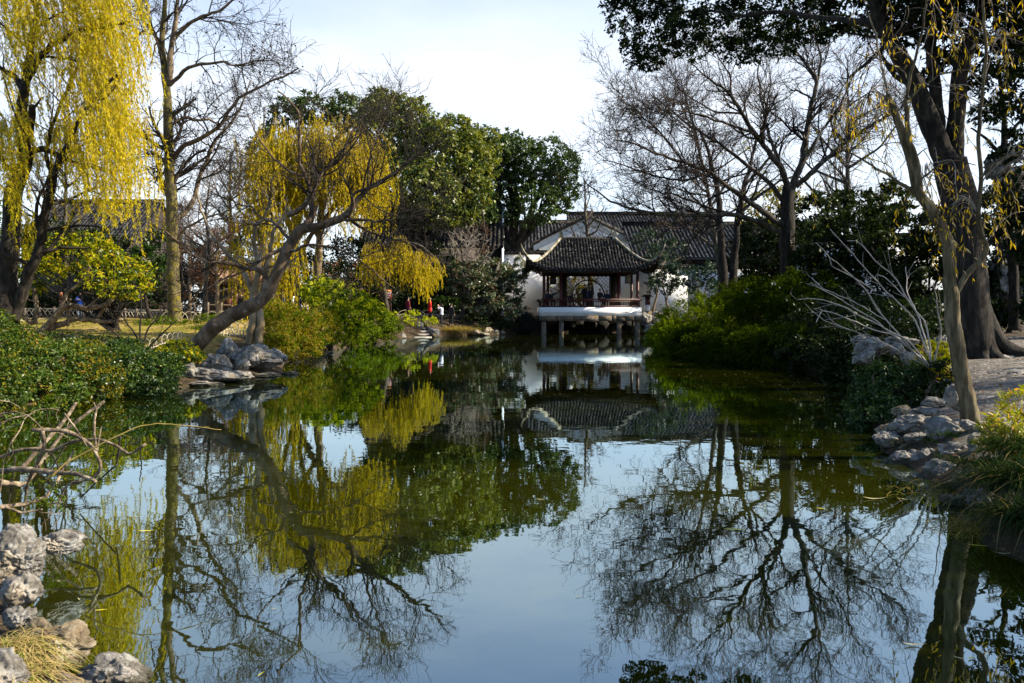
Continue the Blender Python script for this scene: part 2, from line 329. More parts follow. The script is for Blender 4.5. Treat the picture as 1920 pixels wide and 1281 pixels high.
# ------------------------------------------------------------------ terrain and pond
POND = np.array([(-1.25, 2.6), (-1.63, 3.66), (-2.1, 4.15), (-2.75, 4.95), (-3.3, 5.9), (-4.4, 6.6), (-5.6, 8.1), (-7.6, 11.9), (-8.6, 14.2), (-8.3, 15.9), (-7.5, 17.0),
    (-7.2, 18.4), (-6.9, 19.2), (-6.5, 20.8), (-6.3, 22.4), (-6.9, 24.2), (-7.6, 27), (-7.5, 30.7), (-7.9, 35), (-7.8, 39), (-7.4, 44), (-7.2, 49), (-6.8, 53), (-5.2, 54.4), (-4.4, 56.7),
    (-0.9, 59), (0.3, 62), (1.2, 65.5), (9.8, 65.8), (10.6, 63), (10.0, 55), (8.9, 46), (7.0, 37), (6.4, 33), (6.9, 29), (8.2, 25), (9.0, 21.5), (8.6, 19), (7.4, 16), (6.2, 13.4),
    (5.4, 12.2), (4.75, 10.6), (4.45, 9.8), (4.3, 8.8), (4.0, 7.4), (3.75, 6.6), (3.35, 5.9), (3.45, 5.3), (3.6, 4.2), (3.4, 2.6), (0.5, 2.2)])
def sdist(x, y):
    """distance to the pond edge, positive on land"""
    p = np.stack([np.ravel(x), np.ravel(y)], 1).astype(float); A = POND; B = np.roll(POND, -1, 0)
    best = np.full(len(p), 1e9); inside = np.zeros(len(p), bool)
    for a, b in zip(A, B):
        ab = b - a; t = np.clip(((p - a) @ ab) / (ab @ ab), 0, 1)
        best = np.minimum(best, np.hypot(*(p - a - t[:, None] * ab).T))
        c = (a[1] > p[:, 1]) != (b[1] > p[:, 1])
        xi = a[0] + (p[:, 1] - a[1]) / (b[1] - a[1] + 1e-12) * ab[0]
        inside ^= c & (p[:, 0] < xi)
    return np.where(inside, -best, best).reshape(np.shape(x))
ANCH = np.array([(-11, 24, 1.05), (-13, 33, 1.25), (-10, 45, 1.2), (-6, 58, 1.25), (0, 67, 1.3), (6, 70, 1.4), (14, 60, 1.2), (12, 36, 1.0), (12, 24, .85), (9.5, 16, .72), (7.5, 10.5, .58),
    (6, 6, .5), (-5, 5, .22), (-2.6, 3.6, .12), (0, -2, .12), (-10, 15, .75), (-30, 56, 1.3), (30, 40, 1.2), (0, 150, 1.4), (-60, 60, 1.3), (60, 60, 1.3), (-7.5, 20.5, .45)])
def ground_z(x, y):
    x = np.asarray(x, float); y = np.asarray(y, float)
    d = sdist(x, y)
    w = 1.0 / (((x[..., None] - ANCH[:, 0]) ** 2 + (y[..., None] - ANCH[:, 1]) ** 2) + 1.0) ** 1.5
    h = (w * ANCH[:, 2]).sum(-1) / w.sum(-1)
    out = -0.05 + (h + 0.05) * (1 - np.exp(-np.maximum(d, 0) / 0.8))
    bumpy = 0.035 * np.sin(x * 1.7 + np.sin(y * 1.1) * 2) * np.sin(y * 1.45 + 1.3) + 0.02 * np.sin(x * 4.1 + y * 3.3)
    out = out + bumpy * np.clip(d, 0, 1)
    return np.where(d < 0, -0.05 - 1.1 * (1 - np.exp(np.minimum(d, 0) / 1.2)), out)
def gz(x, y): return float(ground_z(np.array([x]), np.array([y]))[0])
def G(u, D, dz=0.0):
    x = (u - 960.0) * D / FPX; return np.array([x, D, gz(x, D) + dz])

xs = np.unique(np.concatenate([np.linspace(-14, 16, 150), np.linspace(-45, -14, 62), np.linspace(16, 45, 50), np.array([-900, -400, -200, -120, -80, -60, 60, 80, 120, 200, 400, 900])]))
ys = np.unique(np.concatenate([np.linspace(-3, 30, 150), np.linspace(30, 75, 120), np.array([-600, -200, -60, -20, -10, -6, 80, 90, 110, 150, 220, 400, 900])]))
XX, YY = np.meshgrid(xs, ys); ZZ = ground_z(XX, YY)
def groundmat():
    m, nt, out = newmat('bank_soil')
    at = N_(nt, 'ShaderNodeVertexColor'); at.layer_name = 'cover'
    sep = nt.nodes.new('ShaderNodeSeparateColor'); nt.links.new(at.outputs['Color'], sep.inputs[0])
    soil = ramp(nt, pos_noise(nt, 3, 10, 0.7), [(0.3, (0.016, 0.012, 0.007)), (0.5, (0.038, 0.027, 0.016)), (0.7, (0.085, 0.062, 0.036))])
    lawn = ramp(nt, pos_noise(nt, 0.7, 8, 0.65), [(0.34, (0.12, 0.12, 0.012)), (0.5, (0.24, 0.185, 0.035)), (0.64, (0.32, 0.23, 0.10))])
    grav = ramp(nt, pos_noise(nt, 22, 6, 0.7), [(0.3, (0.06, 0.055, 0.05)), (0.5, (0.16, 0.15, 0.135)), (0.68, (0.34, 0.32, 0.28))])
    litter = pos_noise(nt, 30, 3, 0.6)
    grav = mixrgb(nt, ramp(nt, litter, [(0.58, 0.0), (0.62, 0.9)]), grav, (0.15, 0.10, 0.05))
    soil = mixrgb(nt, ramp(nt, litter, [(0.60, 0.0), (0.65, 0.6)]), soil, (0.22, 0.14, 0.06))
    c = mixrgb(nt, sep.outputs[0], soil, lawn); c = mixrgb(nt, sep.outputs[1], c, grav)
    b = N_(nt, 'ShaderNodeBsdfPrincipled', Roughness=0.95); b.inputs['Specular IOR Level'].default_value = 0.15
    nt.links.new(c, b.inputs['Base Color']); nt.links.new(bump(nt, pos_noise(nt, 25, 8, 0.7), 0.8, 0.03), b.inputs['Normal'])
    nt.links.new(b.outputs[0], out.inputs['Surface']); return m
def sstep(a, b, x): t = np.clip((x - a) / (b - a), 0, 1); return t * t * (3 - 2 * t)
mb = MB(); mb.grid(np.stack([XX, YY, ZZ], -1))
ground = structure(mb.build('ground', groundmat(), smooth=True))
DD = sdist(XX, YY)
nz = 0.6 * np.sin(XX * 0.9 + YY * 0.4) + 0.5 * np.sin(YY * 1.3 - XX * 0.7)
lawn_m = sstep(1.6, 2.8, DD + nz * 0.6) * sstep(20.5, 22, YY) * (1 - sstep(51, 54, YY)) * (XX < -5) + sstep(60, 64, np.hypot(XX, YY - 30)) * 0.5
PATH = np.array([(4.6, -1), (5.2, 4), (6.4, 8.2), (8.0, 12), (10.2, 16.5), (12.8, 20.5), (17, 25), (24, 28)])
def polydist(x, y, L):
    best = np.full(np.shape(x), 1e9)
    for a, b in zip(L[:-1], L[1:]):
        ab = b - a; t = np.clip(((x - a[0]) * ab[0] + (y - a[1]) * ab[1]) / (ab @ ab), 0, 1)
        best = np.minimum(best, np.hypot(x - a[0] - t * ab[0], y - a[1] - t * ab[1]))
    return best
grav_m = (1 - sstep(1.5, 1.9, polydist(XX, YY, PATH) + nz * 0.1)) * 0.9
vc = ground.data.color_attributes.new('cover', 'FLOAT_COLOR', 'POINT')
colr = np.zeros((XX.size, 4), np.float32); colr[:, 0] = np.clip(lawn_m, 0, 1).ravel(); colr[:, 1] = grav_m.ravel(); colr[:, 3] = 1
vc.data.foreach_set('color', colr.ravel())

# gravel path sheet on the right bank, following the ground
seg = np.linspace(0, 1, 90); acc = np.concatenate([[0], np.cumsum(np.hypot(*np.diff(PATH, axis=0).T))]); acc /= acc[-1]
cx = np.interp(seg, acc, PATH[:, 0]); cy = np.interp(seg, acc, PATH[:, 1]); tx, ty = np.gradient(cx), np.gradient(cy); tl = np.hypot(tx, ty)
wv = np.linspace(-1.35, 1.35, 9)
PX = cx[:, None] - (ty / tl)[:, None] * wv; PY = cy[:, None] + (tx / tl)[:, None] * wv
mb = MB(); mb.grid(np.stack([PX, PY, ground_z(PX, PY) + 0.03 + 0.02 * (1 - (wv / 1.35) ** 2)], -1)[:, ::-1])
def pebblemat():
    m, nt, out = newmat('pebble_paving'); t = nt.nodes.new('ShaderNodeTexCoord')
    v = N_(nt, 'ShaderNodeTexVoronoi', Scale=11.0); nt.links.new(t.outputs['Object'], v.inputs['Vector'])
    v2 = N_(nt, 'ShaderNodeTexVoronoi', Scale=11.0, feature='DISTANCE_TO_EDGE'); nt.links.new(t.outputs['Object'], v2.inputs['Vector'])
    hs = nt.nodes.new('ShaderNodeSeparateColor'); nt.links.new(v.outputs['Color'], hs.inputs[0])
    c = ramp(nt, hs.outputs[0], [(0, (0.05, 0.043, 0.035)), (0.5, (0.12, 0.108, 0.09)), (1, (0.24, 0.22, 0.19))])
    c = mixrgb(nt, ramp(nt, v2.outputs['Distance'], [(0.02, 1.0), (0.09, 0.0)]), c, (0.05, 0.042, 0.032))
    c = mixrgb(nt, ramp(nt, pos_noise(nt, 1.3, 5), [(0.45, 0.0), (0.65, 0.5)]), c, (0.10, 0.075, 0.045))
    b = N_(nt, 'ShaderNodeBsdfPrincipled', Roughness=0.8); nt.links.new(c, b.inputs['Base Color'])
    nt.links.new(bump(nt, v2.outputs['Distance'], 0.8, 0.05), b.inputs['Normal']); nt.links.new(b.outputs[0], out.inputs['Surface']); return m
structure(mb.build('path', pebblemat(), smooth=True))

def watermat():
    m, nt, out = newmat('pond_water')
    t = nt.nodes.new('ShaderNodeTexCoord')
    n1 = N_(nt, 'ShaderNodeTexNoise', Scale=1.1, Detail=3, Roughness=0.5); nt.links.new(t.outputs['Object'], n1.inputs['Vector'])
    n2 = N_(nt, 'ShaderNodeTexNoise', Scale=7.0, Detail=2, Roughness=0.5); nt.links.new(t.outputs['Object'], n2.inputs['Vector'])
    b1 = N_(nt, 'ShaderNodeBump', Strength=0.0036, Distance=1.0); nt.links.new(n1.outputs['Fac'], b1.inputs['Height'])
    b2 = N_(nt, 'ShaderNodeBump', Strength=0.0007, Distance=1.0); nt.links.new(n2.outputs['Fac'], b2.inputs['Height']); nt.links.new(b1.outputs[0], b2.inputs['Normal'])
    fr = N_(nt, 'ShaderNodeFresnel', IOR=1.45); nt.links.new(b2.outputs[0], fr.inputs['Normal'])
    ma = N_(nt, 'ShaderNodeMapRange'); ma.inputs['From Min'].default_value = 0.05; ma.inputs['From Max'].default_value = 0.75
    ma.inputs['To Min'].default_value = 0.34; ma.inputs['To Max'].default_value = 0.92; nt.links.new(fr.outputs[0], ma.inputs['Value'])
    d = N_(nt, 'ShaderNodeBsdfDiffuse'); d.inputs['Color'].default_value = (0.019, 0.0205, 0.0008, 1)
    g = N_(nt, 'ShaderNodeBsdfGlossy', Roughness=0.012); g.inputs['Color'].default_value = (0.70, 0.87, 0.94, 1); nt.links.new(b2.outputs[0], g.inputs['Normal'])
    mx = N_(nt, 'ShaderNodeMixShader'); nt.links.new(ma.outputs[0], mx.inputs[0]); nt.links.new(d.outputs[0], mx.inputs[1]); nt.links.new(g.outputs[0], mx.inputs[2])
    nt.links.new(mx.outputs[0], out.inputs['Surface']); return m
mb = MB(); mb.grid(np.stack([*np.meshgrid(np.linspace(-14, 14, 3), np.linspace(0.6, 68, 3)), np.zeros((3, 3))], -1))
structure(mb.build('water', watermat()))

# ------------------------------------------------------------------ roofs
def half_ribs(mb, lines, r, seg_len=0.28, sides=5, step=0.16):
    """rows of half-round cover tiles along each line (N,3); every tile steps up a little"""
    ang = np.linspace(0.0, PI, sides)
    for L in lines:
        L = np.asarray(L, float); s = np.concatenate([[0], np.cumsum(np.linalg.norm(np.diff(L, axis=0), axis=1))])
        k = max(2, int(s[-1] / seg_len)); q = np.linspace(0, s[-1], k + 1)
        q2 = np.sort(np.concatenate([q, q[1:-1] + 0.004])); c = np.stack([np.interp(q2, s, L[:, i]) for i in range(3)], 1)
        rad = r * (1 + step * np.array([((i + 1) % 2) * -1.0 + 1 if True else 0 for i in range(len(q2))]) )
        jr = np.random.default_rng(len(L) + int(abs(L[0, 0] * 97 + L[0, 1] * 31))); rad = rad * jr.uniform(.93, 1.07, len(rad)); c = c + jr.normal(0, r * .07, c.shape)
        t = nrm(np.gradient(c, axis=0)); up = np.array([0, 0, 1.0]); side = nrm(np.cross(t, up)); nn = np.cross(side, t)
        V = c[:, None] + side[:, None] * np.cos(ang)[None, :, None] * rad[:, None, None] + nn[:, None] * np.sin(ang)[None, :, None] * rad[:, None, None]
        mb.grid(V)
        e = V[-1]; mb.add(np.concatenate([e, [c[-1]]]), [(i, i + 1, len(e)) for i in range(len(e) - 1)])
        e = V[0]; mb.add(np.concatenate([e, [c[0]]]), [(i + 1, i, len(e)) for i in range(len(e) - 1)])

def gable_hall(root, x0, x1, yf, yr, yb, zw, zr, mat_tile, wall_mat=None, rib=0.34, over=0.7, ridge_mat=None, ends=True, ground=1.0, wall_front=True, rib_r=0.10):
    """hall with a ridge along x; front eave at yf"""
    W = wall_mat or M['white']; rm = ridge_mat or M['tile']
    mb = MB()
    mb.box(x0, x1, yf + over, yb - over, ground, zw); 
    mb.build('wall', W, root)
    rt = MB(); sl_f = (zr - zw) / (yr - yf)
    for (ya, sgn) in ((yf, 1), (yb, -1)):
        ze = zw - 0.02
        rt.add([(x0 - .3, ya, ze), (x1 + .3, ya, ze), (x1 + .3, yr, zr), (x0 - .3, yr, zr)], [(0, 1, 2, 3)])
        rt.add([(x0 - .3, ya, ze - .12), (x1 + .3, ya, ze - .12), (x1 + .3, yr, zr - .12), (x0 - .3, yr, zr - .12)], [(3, 2, 1, 0)])
        rt.add([(x0 - .3, ya, ze - .12), (x1 + .3, ya, ze - .12), (x1 + .3, ya, ze), (x0 - .3, ya, ze)], [(0, 1, 2, 3)])
    t = np.linspace(0, 1, 8)
    lines = [np.stack([np.full(8, x), yr + (yf - yr) * t, zr + (zw - zr) * t - 0.10 * np.sin(PI * t) * 0], 1) for x in np.arange(x0 - .25, x1 + .3, rib)]
    half_ribs(rt, lines, rib_r, 0.5, 4)
    roof = rt.build('roof', mat_tile, root)
    mb = MB(); mb.box(x0 - .35, x1 + .35, yr - .16, yr + .16, zr - .1, zr + .32); mb.box(x0 - .4, x1 + .4, yr - .22, yr + .22, zr + .32, zr + .40); mb.build('ridge', rm, roof)
    if ends:
        for x, xo in ((x0, -.02), (x1, .02)):
            mb = MB(); a, b = sorted((x + xo * 2, x - xo * 6))
            v = [(a, yf + over, zw), (a, yb - over, zw), (a, yr, zr - .13), (b, yf + over, zw), (b, yb - over, zw), (b, yr, zr - .13)]
            mb.add(v, [(0, 1, 2), (5, 4, 3)]); mb.add(v, [(0, 3, 4, 1), (1, 4, 5, 2), (2, 5, 3, 0)]); mb.build('gable', W, root)
    return roof

# white gabled hall behind the pavilion: gable towards the pond, ridge along y
def z_at(v, D): return CAMZ - (v - HOR) * D / FPX
def x_at(u, D): return (u - 960) * D / FPX
D = 72.0
h = thing('gable_hall', 'white hall with a broad low gable facing the pond behind the pavilion', 'hall', (x_at(1103, D), D, 1.2))
xa, za = x_at(1103, D), z_at(407, D); xl, xr_ = x_at(1013, D), x_at(1194, D); ze = z_at(452, D)
mb = MB()
pr = np.array([(xl, 1.0), (xr_, 1.0), (xr_, ze), (xa, za - .05), (xl, ze)])
v = [(x, y, z) for y in (D, D + 12) for x, z in pr]
mb.add(v, [(0, 1, 2, 3, 4)]); mb.add(v, [(9, 8, 7, 6, 5)]); mb.add(v, [(0, 5, 6, 1), (1, 6, 7, 2), (2, 7, 8, 3), (3, 8, 9, 4), (4, 9, 5, 0)]); mb.build('wall', M['white'], h)
rt = MB()
for sx, xe in ((-1, xl - .75), (1, xr_ + .75)):
    zz = za + (ze - za) * (abs(xe - xa) / abs((xl if sx < 0 else xr_) - xa)) + .1
    v = [(xa, D - .35, za + .1), (xe, D - .35, zz), (xe, D + 12.3, zz), (xa, D + 12.3, za + .1)]
    v2 = [(a, b, c - .13) for a, b, c in v]
    rt.add(v + v2, [(0, 1, 2, 3), (7, 6, 5, 4), (0, 4, 5, 1), (1, 5, 6, 2)])
    half_ribs(rt, [np.array([(xa, y, za + .12), ((xa + xe) / 2, y, (za + zz) / 2 + .10), (xe, y, zz + .02)]) for y in np.arange(D - .25, D + 12, .36)], .10, .5, 4)
rf = rt.build('roof', M['tile_far'], h)
mb = MB(); mb.box(xa - .17, xa + .17, D - .4, D + 12.3, za + .1, za + .5); mb.build('ridge', M['tile'], rf)
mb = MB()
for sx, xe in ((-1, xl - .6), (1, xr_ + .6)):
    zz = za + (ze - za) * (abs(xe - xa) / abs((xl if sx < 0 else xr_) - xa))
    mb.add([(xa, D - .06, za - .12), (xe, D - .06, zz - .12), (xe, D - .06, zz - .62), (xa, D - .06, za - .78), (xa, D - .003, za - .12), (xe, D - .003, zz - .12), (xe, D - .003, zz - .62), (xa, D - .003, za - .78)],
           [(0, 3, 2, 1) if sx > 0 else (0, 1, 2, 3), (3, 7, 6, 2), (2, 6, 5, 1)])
mb.build('verge_band', plain('blue_grey_verge', (0.55, 0.57, 0.58), 0.9, 0.06), h)  # blue-grey strip along the gable top, greyer than the wall

h = thing('tiled_hall', 'long grey tiled hall with a low white wall right of the pavilion', 'hall', (x_at(1330, 68), 68, 1.2))
gable_hall(h, x_at(1190, 68), x_at(1560, 68), 66.5, 73, 79, z_at(484, 66.5), z_at(424, 73), M['tile_far'])
mb = MB(); mb.box(x_at(1275, 66), x_at(1700, 66), 66.85, 67.19, z_at(498, 66.8), z_at(485.5, 66.8)); mb.build('eave_board', M['dark_wood'], h)
h = thing('tiled_hall', 'tallest grey tiled hall whose roof rises behind the white gable', 'hall', (x_at(1200, 90), 90, 1.2))
gable_hall(h, x_at(1068, 90), x_at(1338, 90), 84, 90, 96, z_at(432, 84), z_at(404, 90), M['tile_far'])
h = thing('tiled_hall', 'low grey tiled hall between the camphor tree and the white gable', 'hall', (x_at(960, 80), 80, 1.2))
gable_hall(h, x_at(905, 80), x_at(1095, 80), 75, 81, 87, z_at(473, 75), z_at(420, 81), M['tile_far'])
h = thing('tiled_hall', 'dark tiled hall with white gable edge behind the round evergreen', 'hall', (x_at(850, 70), 70, 1.2))
gable_hall(h, x_at(690, 67), x_at(938, 67), 64, 69.5, 76, z_at(462, 64), z_at(391, 69.5), M['tile'], M['dark_wood'])
mb = MB(); xe = x_at(941, 66)
a = np.array([(63.8, z_at(470, 64)), (69.5, z_at(384, 69.5)), (75.5, z_at(470, 64))])
v = [(x, y, z) for x in (xe, xe + .14) for y, z in a] + [(x, y, 1.0) for x in (xe, xe + .14) for y in (63.8, 75.5)]
mb.add(v, [(0, 1, 2), (5, 4, 3)]); mb.add(v, [(0, 3, 4, 1), (1, 4, 5, 2), (6, 0, 2, 7), (9, 5, 3, 8), (6, 8, 3, 0), (2, 5, 9, 7)]); mb.build('gable_wall', M['white'], h)
h = thing('tiled_hall', 'grey tiled hall seen through the hanging strands of the big left willow', 'hall', (x_at(190, 76), 76, 1.2))
gable_hall(h, x_at(92, 76), x_at(292, 76), 71, 77, 83, z_at(452, 71), z_at(382, 77), M['tile_far'], M['dark_wood'])
h = thing('brown_hall', 'low hall with a reddish brown tiled roof behind the leaning tree', 'hall', (x_at(450, 54), 54, 1.2))
gable_hall(h, x_at(395, 54), x_at(508, 54), 52, 55, 59, z_at(523, 52), z_at(505, 55), M['tile_brown'], M['dark_wood'])

# garden walls
def garden_wall(label, pts, base, top, stain=False, thick=.35):
    r = thing('garden_wall', label, 'garden wall', (pts[0][0], pts[0][1], base))
    mb = MB(); cp = MB()
    for a, b in zip(pts[:-1], pts[1:]):
        a = np.array(a); b = np.array(b)
        mb.beam((*a, (base + top) / 2), (*b, (base + top) / 2), thick, top - base)
        cp.beam((*a, top + .14), (*b, top + .14), thick + .5, .25); cp.beam((*a, top + .33), (*b, top + .33), thick * .6, .13)
    m = M['white']
    if stain:
        m, nt, out = newmat('stained_limewash'); t = nt.nodes.new('ShaderNodeTexCoord'); s = nt.nodes.new('ShaderNodeSeparateXYZ'); nt.links.new(t.outputs['Object'], s.inputs[0])
        n = pos_noise(nt, 0.8, 5); ad = N_(nt, 'ShaderNodeMath', operation='MULTIPLY_ADD'); ad.inputs[1].default_value = 1.6; nt.links.new(n, ad.inputs[0]); nt.links.new(s.outputs[2], ad.inputs[2])
        c = ramp(nt, ad.outputs[0], [(0.0, (0.22, 0.13, 0.03)), (0.62, (0.34, 0.22, 0.06)), (0.98, (0.78, 0.78, 0.77))])
        b_ = N_(nt, 'ShaderNodeBsdfPrincipled', Roughness=0.9); nt.links.new(c, b_.inputs['Base Color']); nt.links.new(b_.outputs[0], out.inputs['Surface'])
    mb.build('wall', m, r); cp.build('coping', M['tile'], r); return r
garden_wall('white garden wall with yellow stained foot left of the pavilion', [(x_at(925, 69), 69), (x_at(1075, 69), 69)], 1.9, z_at(478, 69), True)
garden_wall('white garden wall right of the pavilion behind the young evergreens', [(x_at(1165, 68.2), 68.2), (x_at(1290, 66.4), 66.4), (x_at(1600, 66.4), 66.4)], 1.0, z_at(505, 66.4))
garden_wall('white garden wall glimpsed between dark trees on the right', [(x_at(1480, 52), 52), (x_at(1760, 48), 48)], 1.0, z_at(452, 50))

# ------------------------------------------------------------------ pavilion
pv_x, pv_y = 5.95, 63.0
pav = thing('pavilion', 'open waterside pavilion with upswept grey tiled roof on stone piers', 'pavilion', (pv_x, pv_y, 0))
PXL, PXR = x_at(1012, 60), x_at(1203, 60)
z0, z1, z2 = z_at(602, 60), z_at(592.5, 60), z_at(576, 60)
DEP = 65.6
mb = MB(); mb.box(PXL, PXR, 60, DEP, z1, z2 - .012)
def plinthmat():
    m, nt, out = newmat('cracked_limewash'); c = ramp(nt, pos_noise(nt, 1.5, 6), [(0.3, (0.80, 0.80, 0.795)), (0.6, (0.88, 0.88, 0.875))])
    t = nt.nodes.new('ShaderNodeTexCoord'); s = nt.nodes.new('ShaderNodeSeparateXYZ'); nt.links.new(t.outputs['Object'], s.inputs[0])
    n = pos_noise(nt, 2.2, 8, 0.7); a = N_(nt, 'ShaderNodeMath', operation='MULTIPLY_ADD'); a.inputs[1].default_value = 0.34; nt.links.new(n, a.inputs[0]); nt.links.new(s.outputs[2], a.inputs[2])
    line = ramp(nt, a.outputs[0], [(0.0, 1.0)] ); 
    mr = N_(nt, 'ShaderNodeMath', operation='SUBTRACT'); mr.inputs[1].default_value = 1.79; nt.links.new(a.outputs[0], mr.inputs[0])
    ab = N_(nt, 'ShaderNodeMath', operation='ABSOLUTE'); nt.links.new(mr.outputs[0], ab.inputs[0])
    c = mixrgb(nt, ramp(nt, ab.outputs[0], [(0.006, 0.8), (0.02, 0.0)]), c, (0.12, 0.11, 0.10))
    b = N_(nt, 'ShaderNodeBsdfPrincipled', Roughness=0.9); nt.links.new(c, b.inputs['Base Color']); nt.links.new(b.outputs[0], out.inputs['Surface']); return m
mb.build('plinth', plinthmat(), pav)
mb = MB(); mb.box(PXL + .03, PXR - .03, 60.03, DEP - .03, z2 - .009, z2); mb.build('floor', M['stone'], pav)
mb = MB()
bx = np.array([PXL + .03, PXL + 1.2, PXL + 1.55, PXL + 2.6, PXL + 4.4, PXL + 5.4, PXL + 5.75, PXL + 6.4, PXR - .55, PXR - .03])
for i, (a, b) in enumerate(zip(bx[:-1], bx[1:])):
    o = .012 * (i % 3); mb.box(a + .006, b - .006, 59.95 + o, 60.5, z0, z1 - .004)
mb.box(PXL + .03, PXL + .5, 60.52, DEP - .1, z0, z1 - .004); mb.box(PXR - .5, PXR - .03, 60.52, DEP - .1, z0, z1 - .004); mb.box(PXL + .5, PXR - .5, 60.52, DEP - .1, z0 + .15, z1 - .004)
mb.build('stone_beam', M['stone'], pav)
for u in (1019.5, 1052.5, 1160.5, 1194.5):
    mb = MB(); x = x_at(u, 60.25); mb.box(x - .17, x + .17, 60.06, 60.4, -.9, z0 - .003); mb.build('pier', M['stone'], pav)
for u in (1022, 1194):
    mb = MB(); x = x_at(u, 62); mb.box(x - .17, x + .17, 63.2, 63.54, -.9, z0 - .003); mb.build('pier', M['stone'], pav)
ZT = z_at(448, 63); Wx, Wy, Lr, Hr = 4.92, 4.0, 2.08, ZT - z_at(505, 59)
def roof_z(X, Y):
    X = np.abs(np.asarray(X, float)); Y = np.abs(np.asarray(Y, float))
    hx = np.clip((X - Lr) / (Wx - Lr), 0, 1.2); hy = np.clip(Y / Wy, 0, 1.2); q = np.maximum(hx, hy)
    c = np.minimum(hx, hy)
    return ZT - Hr * (1 - (1 - np.minimum(q, 1)) ** 1.38) - 0.0 * q + 0.95 * np.clip(c, 0, 1) ** 3.2 * np.clip(q, 0, 1) ** 3
rt = MB()
gx = np.linspace(-Wx, Wx, 61); gy = np.linspace(-Wy, Wy, 41); A, B = np.meshgrid(gx, gy)
rt.grid(np.stack([A + pv_x, B + pv_y, roof_z(A, B)], -1)); rt.grid(np.stack([A + pv_x, B + pv_y, roof_z(A, B) - .13], -1)[:, ::-1])
for e in ([(x, -Wy) for x in gx], [(Wx, y) for y in gy], [(x, Wy) for x in gx[::-1]], [(-Wx, y) for y in gy[::-1]]):
    e = np.array(e); zt = roof_z(e[:, 0], e[:, 1]); rt.grid(np.stack([np.stack([e[:, 0] + pv_x, e[:, 1] + pv_y, zt - .13], -1), np.stack([e[:, 0] + pv_x, e[:, 1] + pv_y, zt], -1)], 0))
lines = []
for x in np.arange(-Wx + .12, Wx, .235):
    hx = max(abs(x) - Lr, 0) / (Wx - Lr); t = np.linspace(hx, 1.012, 26)
    for sg in (-1, 1): lines.append(np.stack([np.full(26, x + pv_x), pv_y + sg * t * Wy, roof_z(np.full(26, x), t * Wy) + .012], 1))
for y in np.arange(-Wy + .12, Wy, .235):
    hy = abs(y) / Wy; t = np.linspace(hy, 1.012, 22)
    for sg in (-1, 1): lines.append(np.stack([pv_x + sg * (Lr + t * (Wx - Lr)), np.full(22, y + pv_y), roof_z(Lr + t * (Wx - Lr), np.full(22, y)) + .012], 1))
half_ribs(rt, lines, .082, .22, 6, .14)
# round eave tiles and drip tiles under each rib
for L in lines:
    e = L[-1]; t = nrm(L[-1] - L[-3]); side = nrm(np.cross(t, [0, 0, 1.0]))
    rt.add([e + side * .11 - [0, 0, .02], e - side * .11 - [0, 0, .02], e - side * .07 - [0, 0, .16], e + side * .07 - [0, 0, .16]], [(0, 1, 2, 3)])
roof = rt.build('roof', M['tile'], pav)
for sx in (-1, 1):
    for sy in (-1, 1):
        t = np.linspace(0, 1.0, 24); x = Lr + t * (Wx - Lr); y = t * Wy
        pts = np.stack([sx * x, sy * y, roof_z(x, y) + .12], 1)
        tip = np.array([[sx * (Wx + .16), sy * (Wy + .14), roof_z(Wx, Wy) + .34], [sx * (Wx + .30), sy * (Wy + .25), roof_z(Wx, Wy) + .66], [sx * (Wx + .38), sy * (Wy + .30), roof_z(Wx, Wy) + .92]])
        pts = np.concatenate([pts, tip]) + [pv_x, pv_y, 0]
        r = np.concatenate([np.linspace(.115, .10, 24), [.08, .055, .02]])
        mb = MB(); mb.tubes(pts, r, 8, ref=(0, 0, 1)); mb.build('hip_ridge', M['ridge'], roof, True)
mb = MB(); half_ribs(mb, [np.array([(pv_x - Lr, pv_y, ZT + .05), (pv_x + Lr, pv_y, ZT + .05)])], .1, .25)
mb.box(pv_x - Lr + .1, pv_x + Lr - .1, pv_y - .12, pv_y + .12, ZT - .1, ZT + .06); mb.build('ridge', M['tile'], roof)
for sx in (-1, 1):
    x = pv_x + sx * (Lr + .03); mb = MB()
    a = [(-.20, -.75), (.20, -.75), (.22, -.2), (.16, .05), (.17, .30), (.13, .50), (.05, .60), (-.05, .60), (-.13, .50), (-.17, .30), (-.16, .05), (-.22, -.2)]
    n = len(a); v = [(x + p, pv_y + dy, ZT + q) for dy in (-.2, .2) for p, q in a]
    mb.add(v, [list(range(n))]); mb.add(v, [list(range(2 * n - 1, n - 1, -1))]); mb.add(v, [(i, i + n, (i + 1) % n + n, (i + 1) % n) for i in range(n)])
    mb.build('finial', M['ridge'], roof)
def ring_beam(mb, X, Y0, Y1, z, w, hgt):
    mb.beam((pv_x - X - w / 2, Y0, z), (pv_x + X + w / 2, Y0, z), w, hgt); mb.beam((pv_x - X - w / 2, Y1, z), (pv_x + X + w / 2, Y1, z), w, hgt)
    mb.beam((pv_x - X, Y0 + w / 2, z), (pv_x - X, Y1 - w / 2, z), w, hgt); mb.beam((pv_x + X, Y0 + w / 2, z), (pv_x + X, Y1 - w / 2, z), w, hgt)
zc = z_at(508, 60.4)
mb = MB(); ring_beam(mb, 3.55, 60.35, 65.5, zc - .02, .16, .34); ring_beam(mb, 2.2, 61.5, 64.6, zc + .35, .16, .3)
for x in np.arange(-4.6, 4.7, .34):
    for sg in (-1, 1):
        hx = max(abs(x) - Lr, 0) / (Wx - Lr)
        if hx < .93: mb.beam((pv_x + x, pv_y + sg * max(hx, .3) * Wy, float(roof_z(x, max(hx, .3) * Wy)) - .2), (pv_x + x, pv_y + sg * Wy * .985, float(roof_z(x, Wy)) - .2), .08, .1)
mb.build('eave_beams', M['dark_wood'], pav)
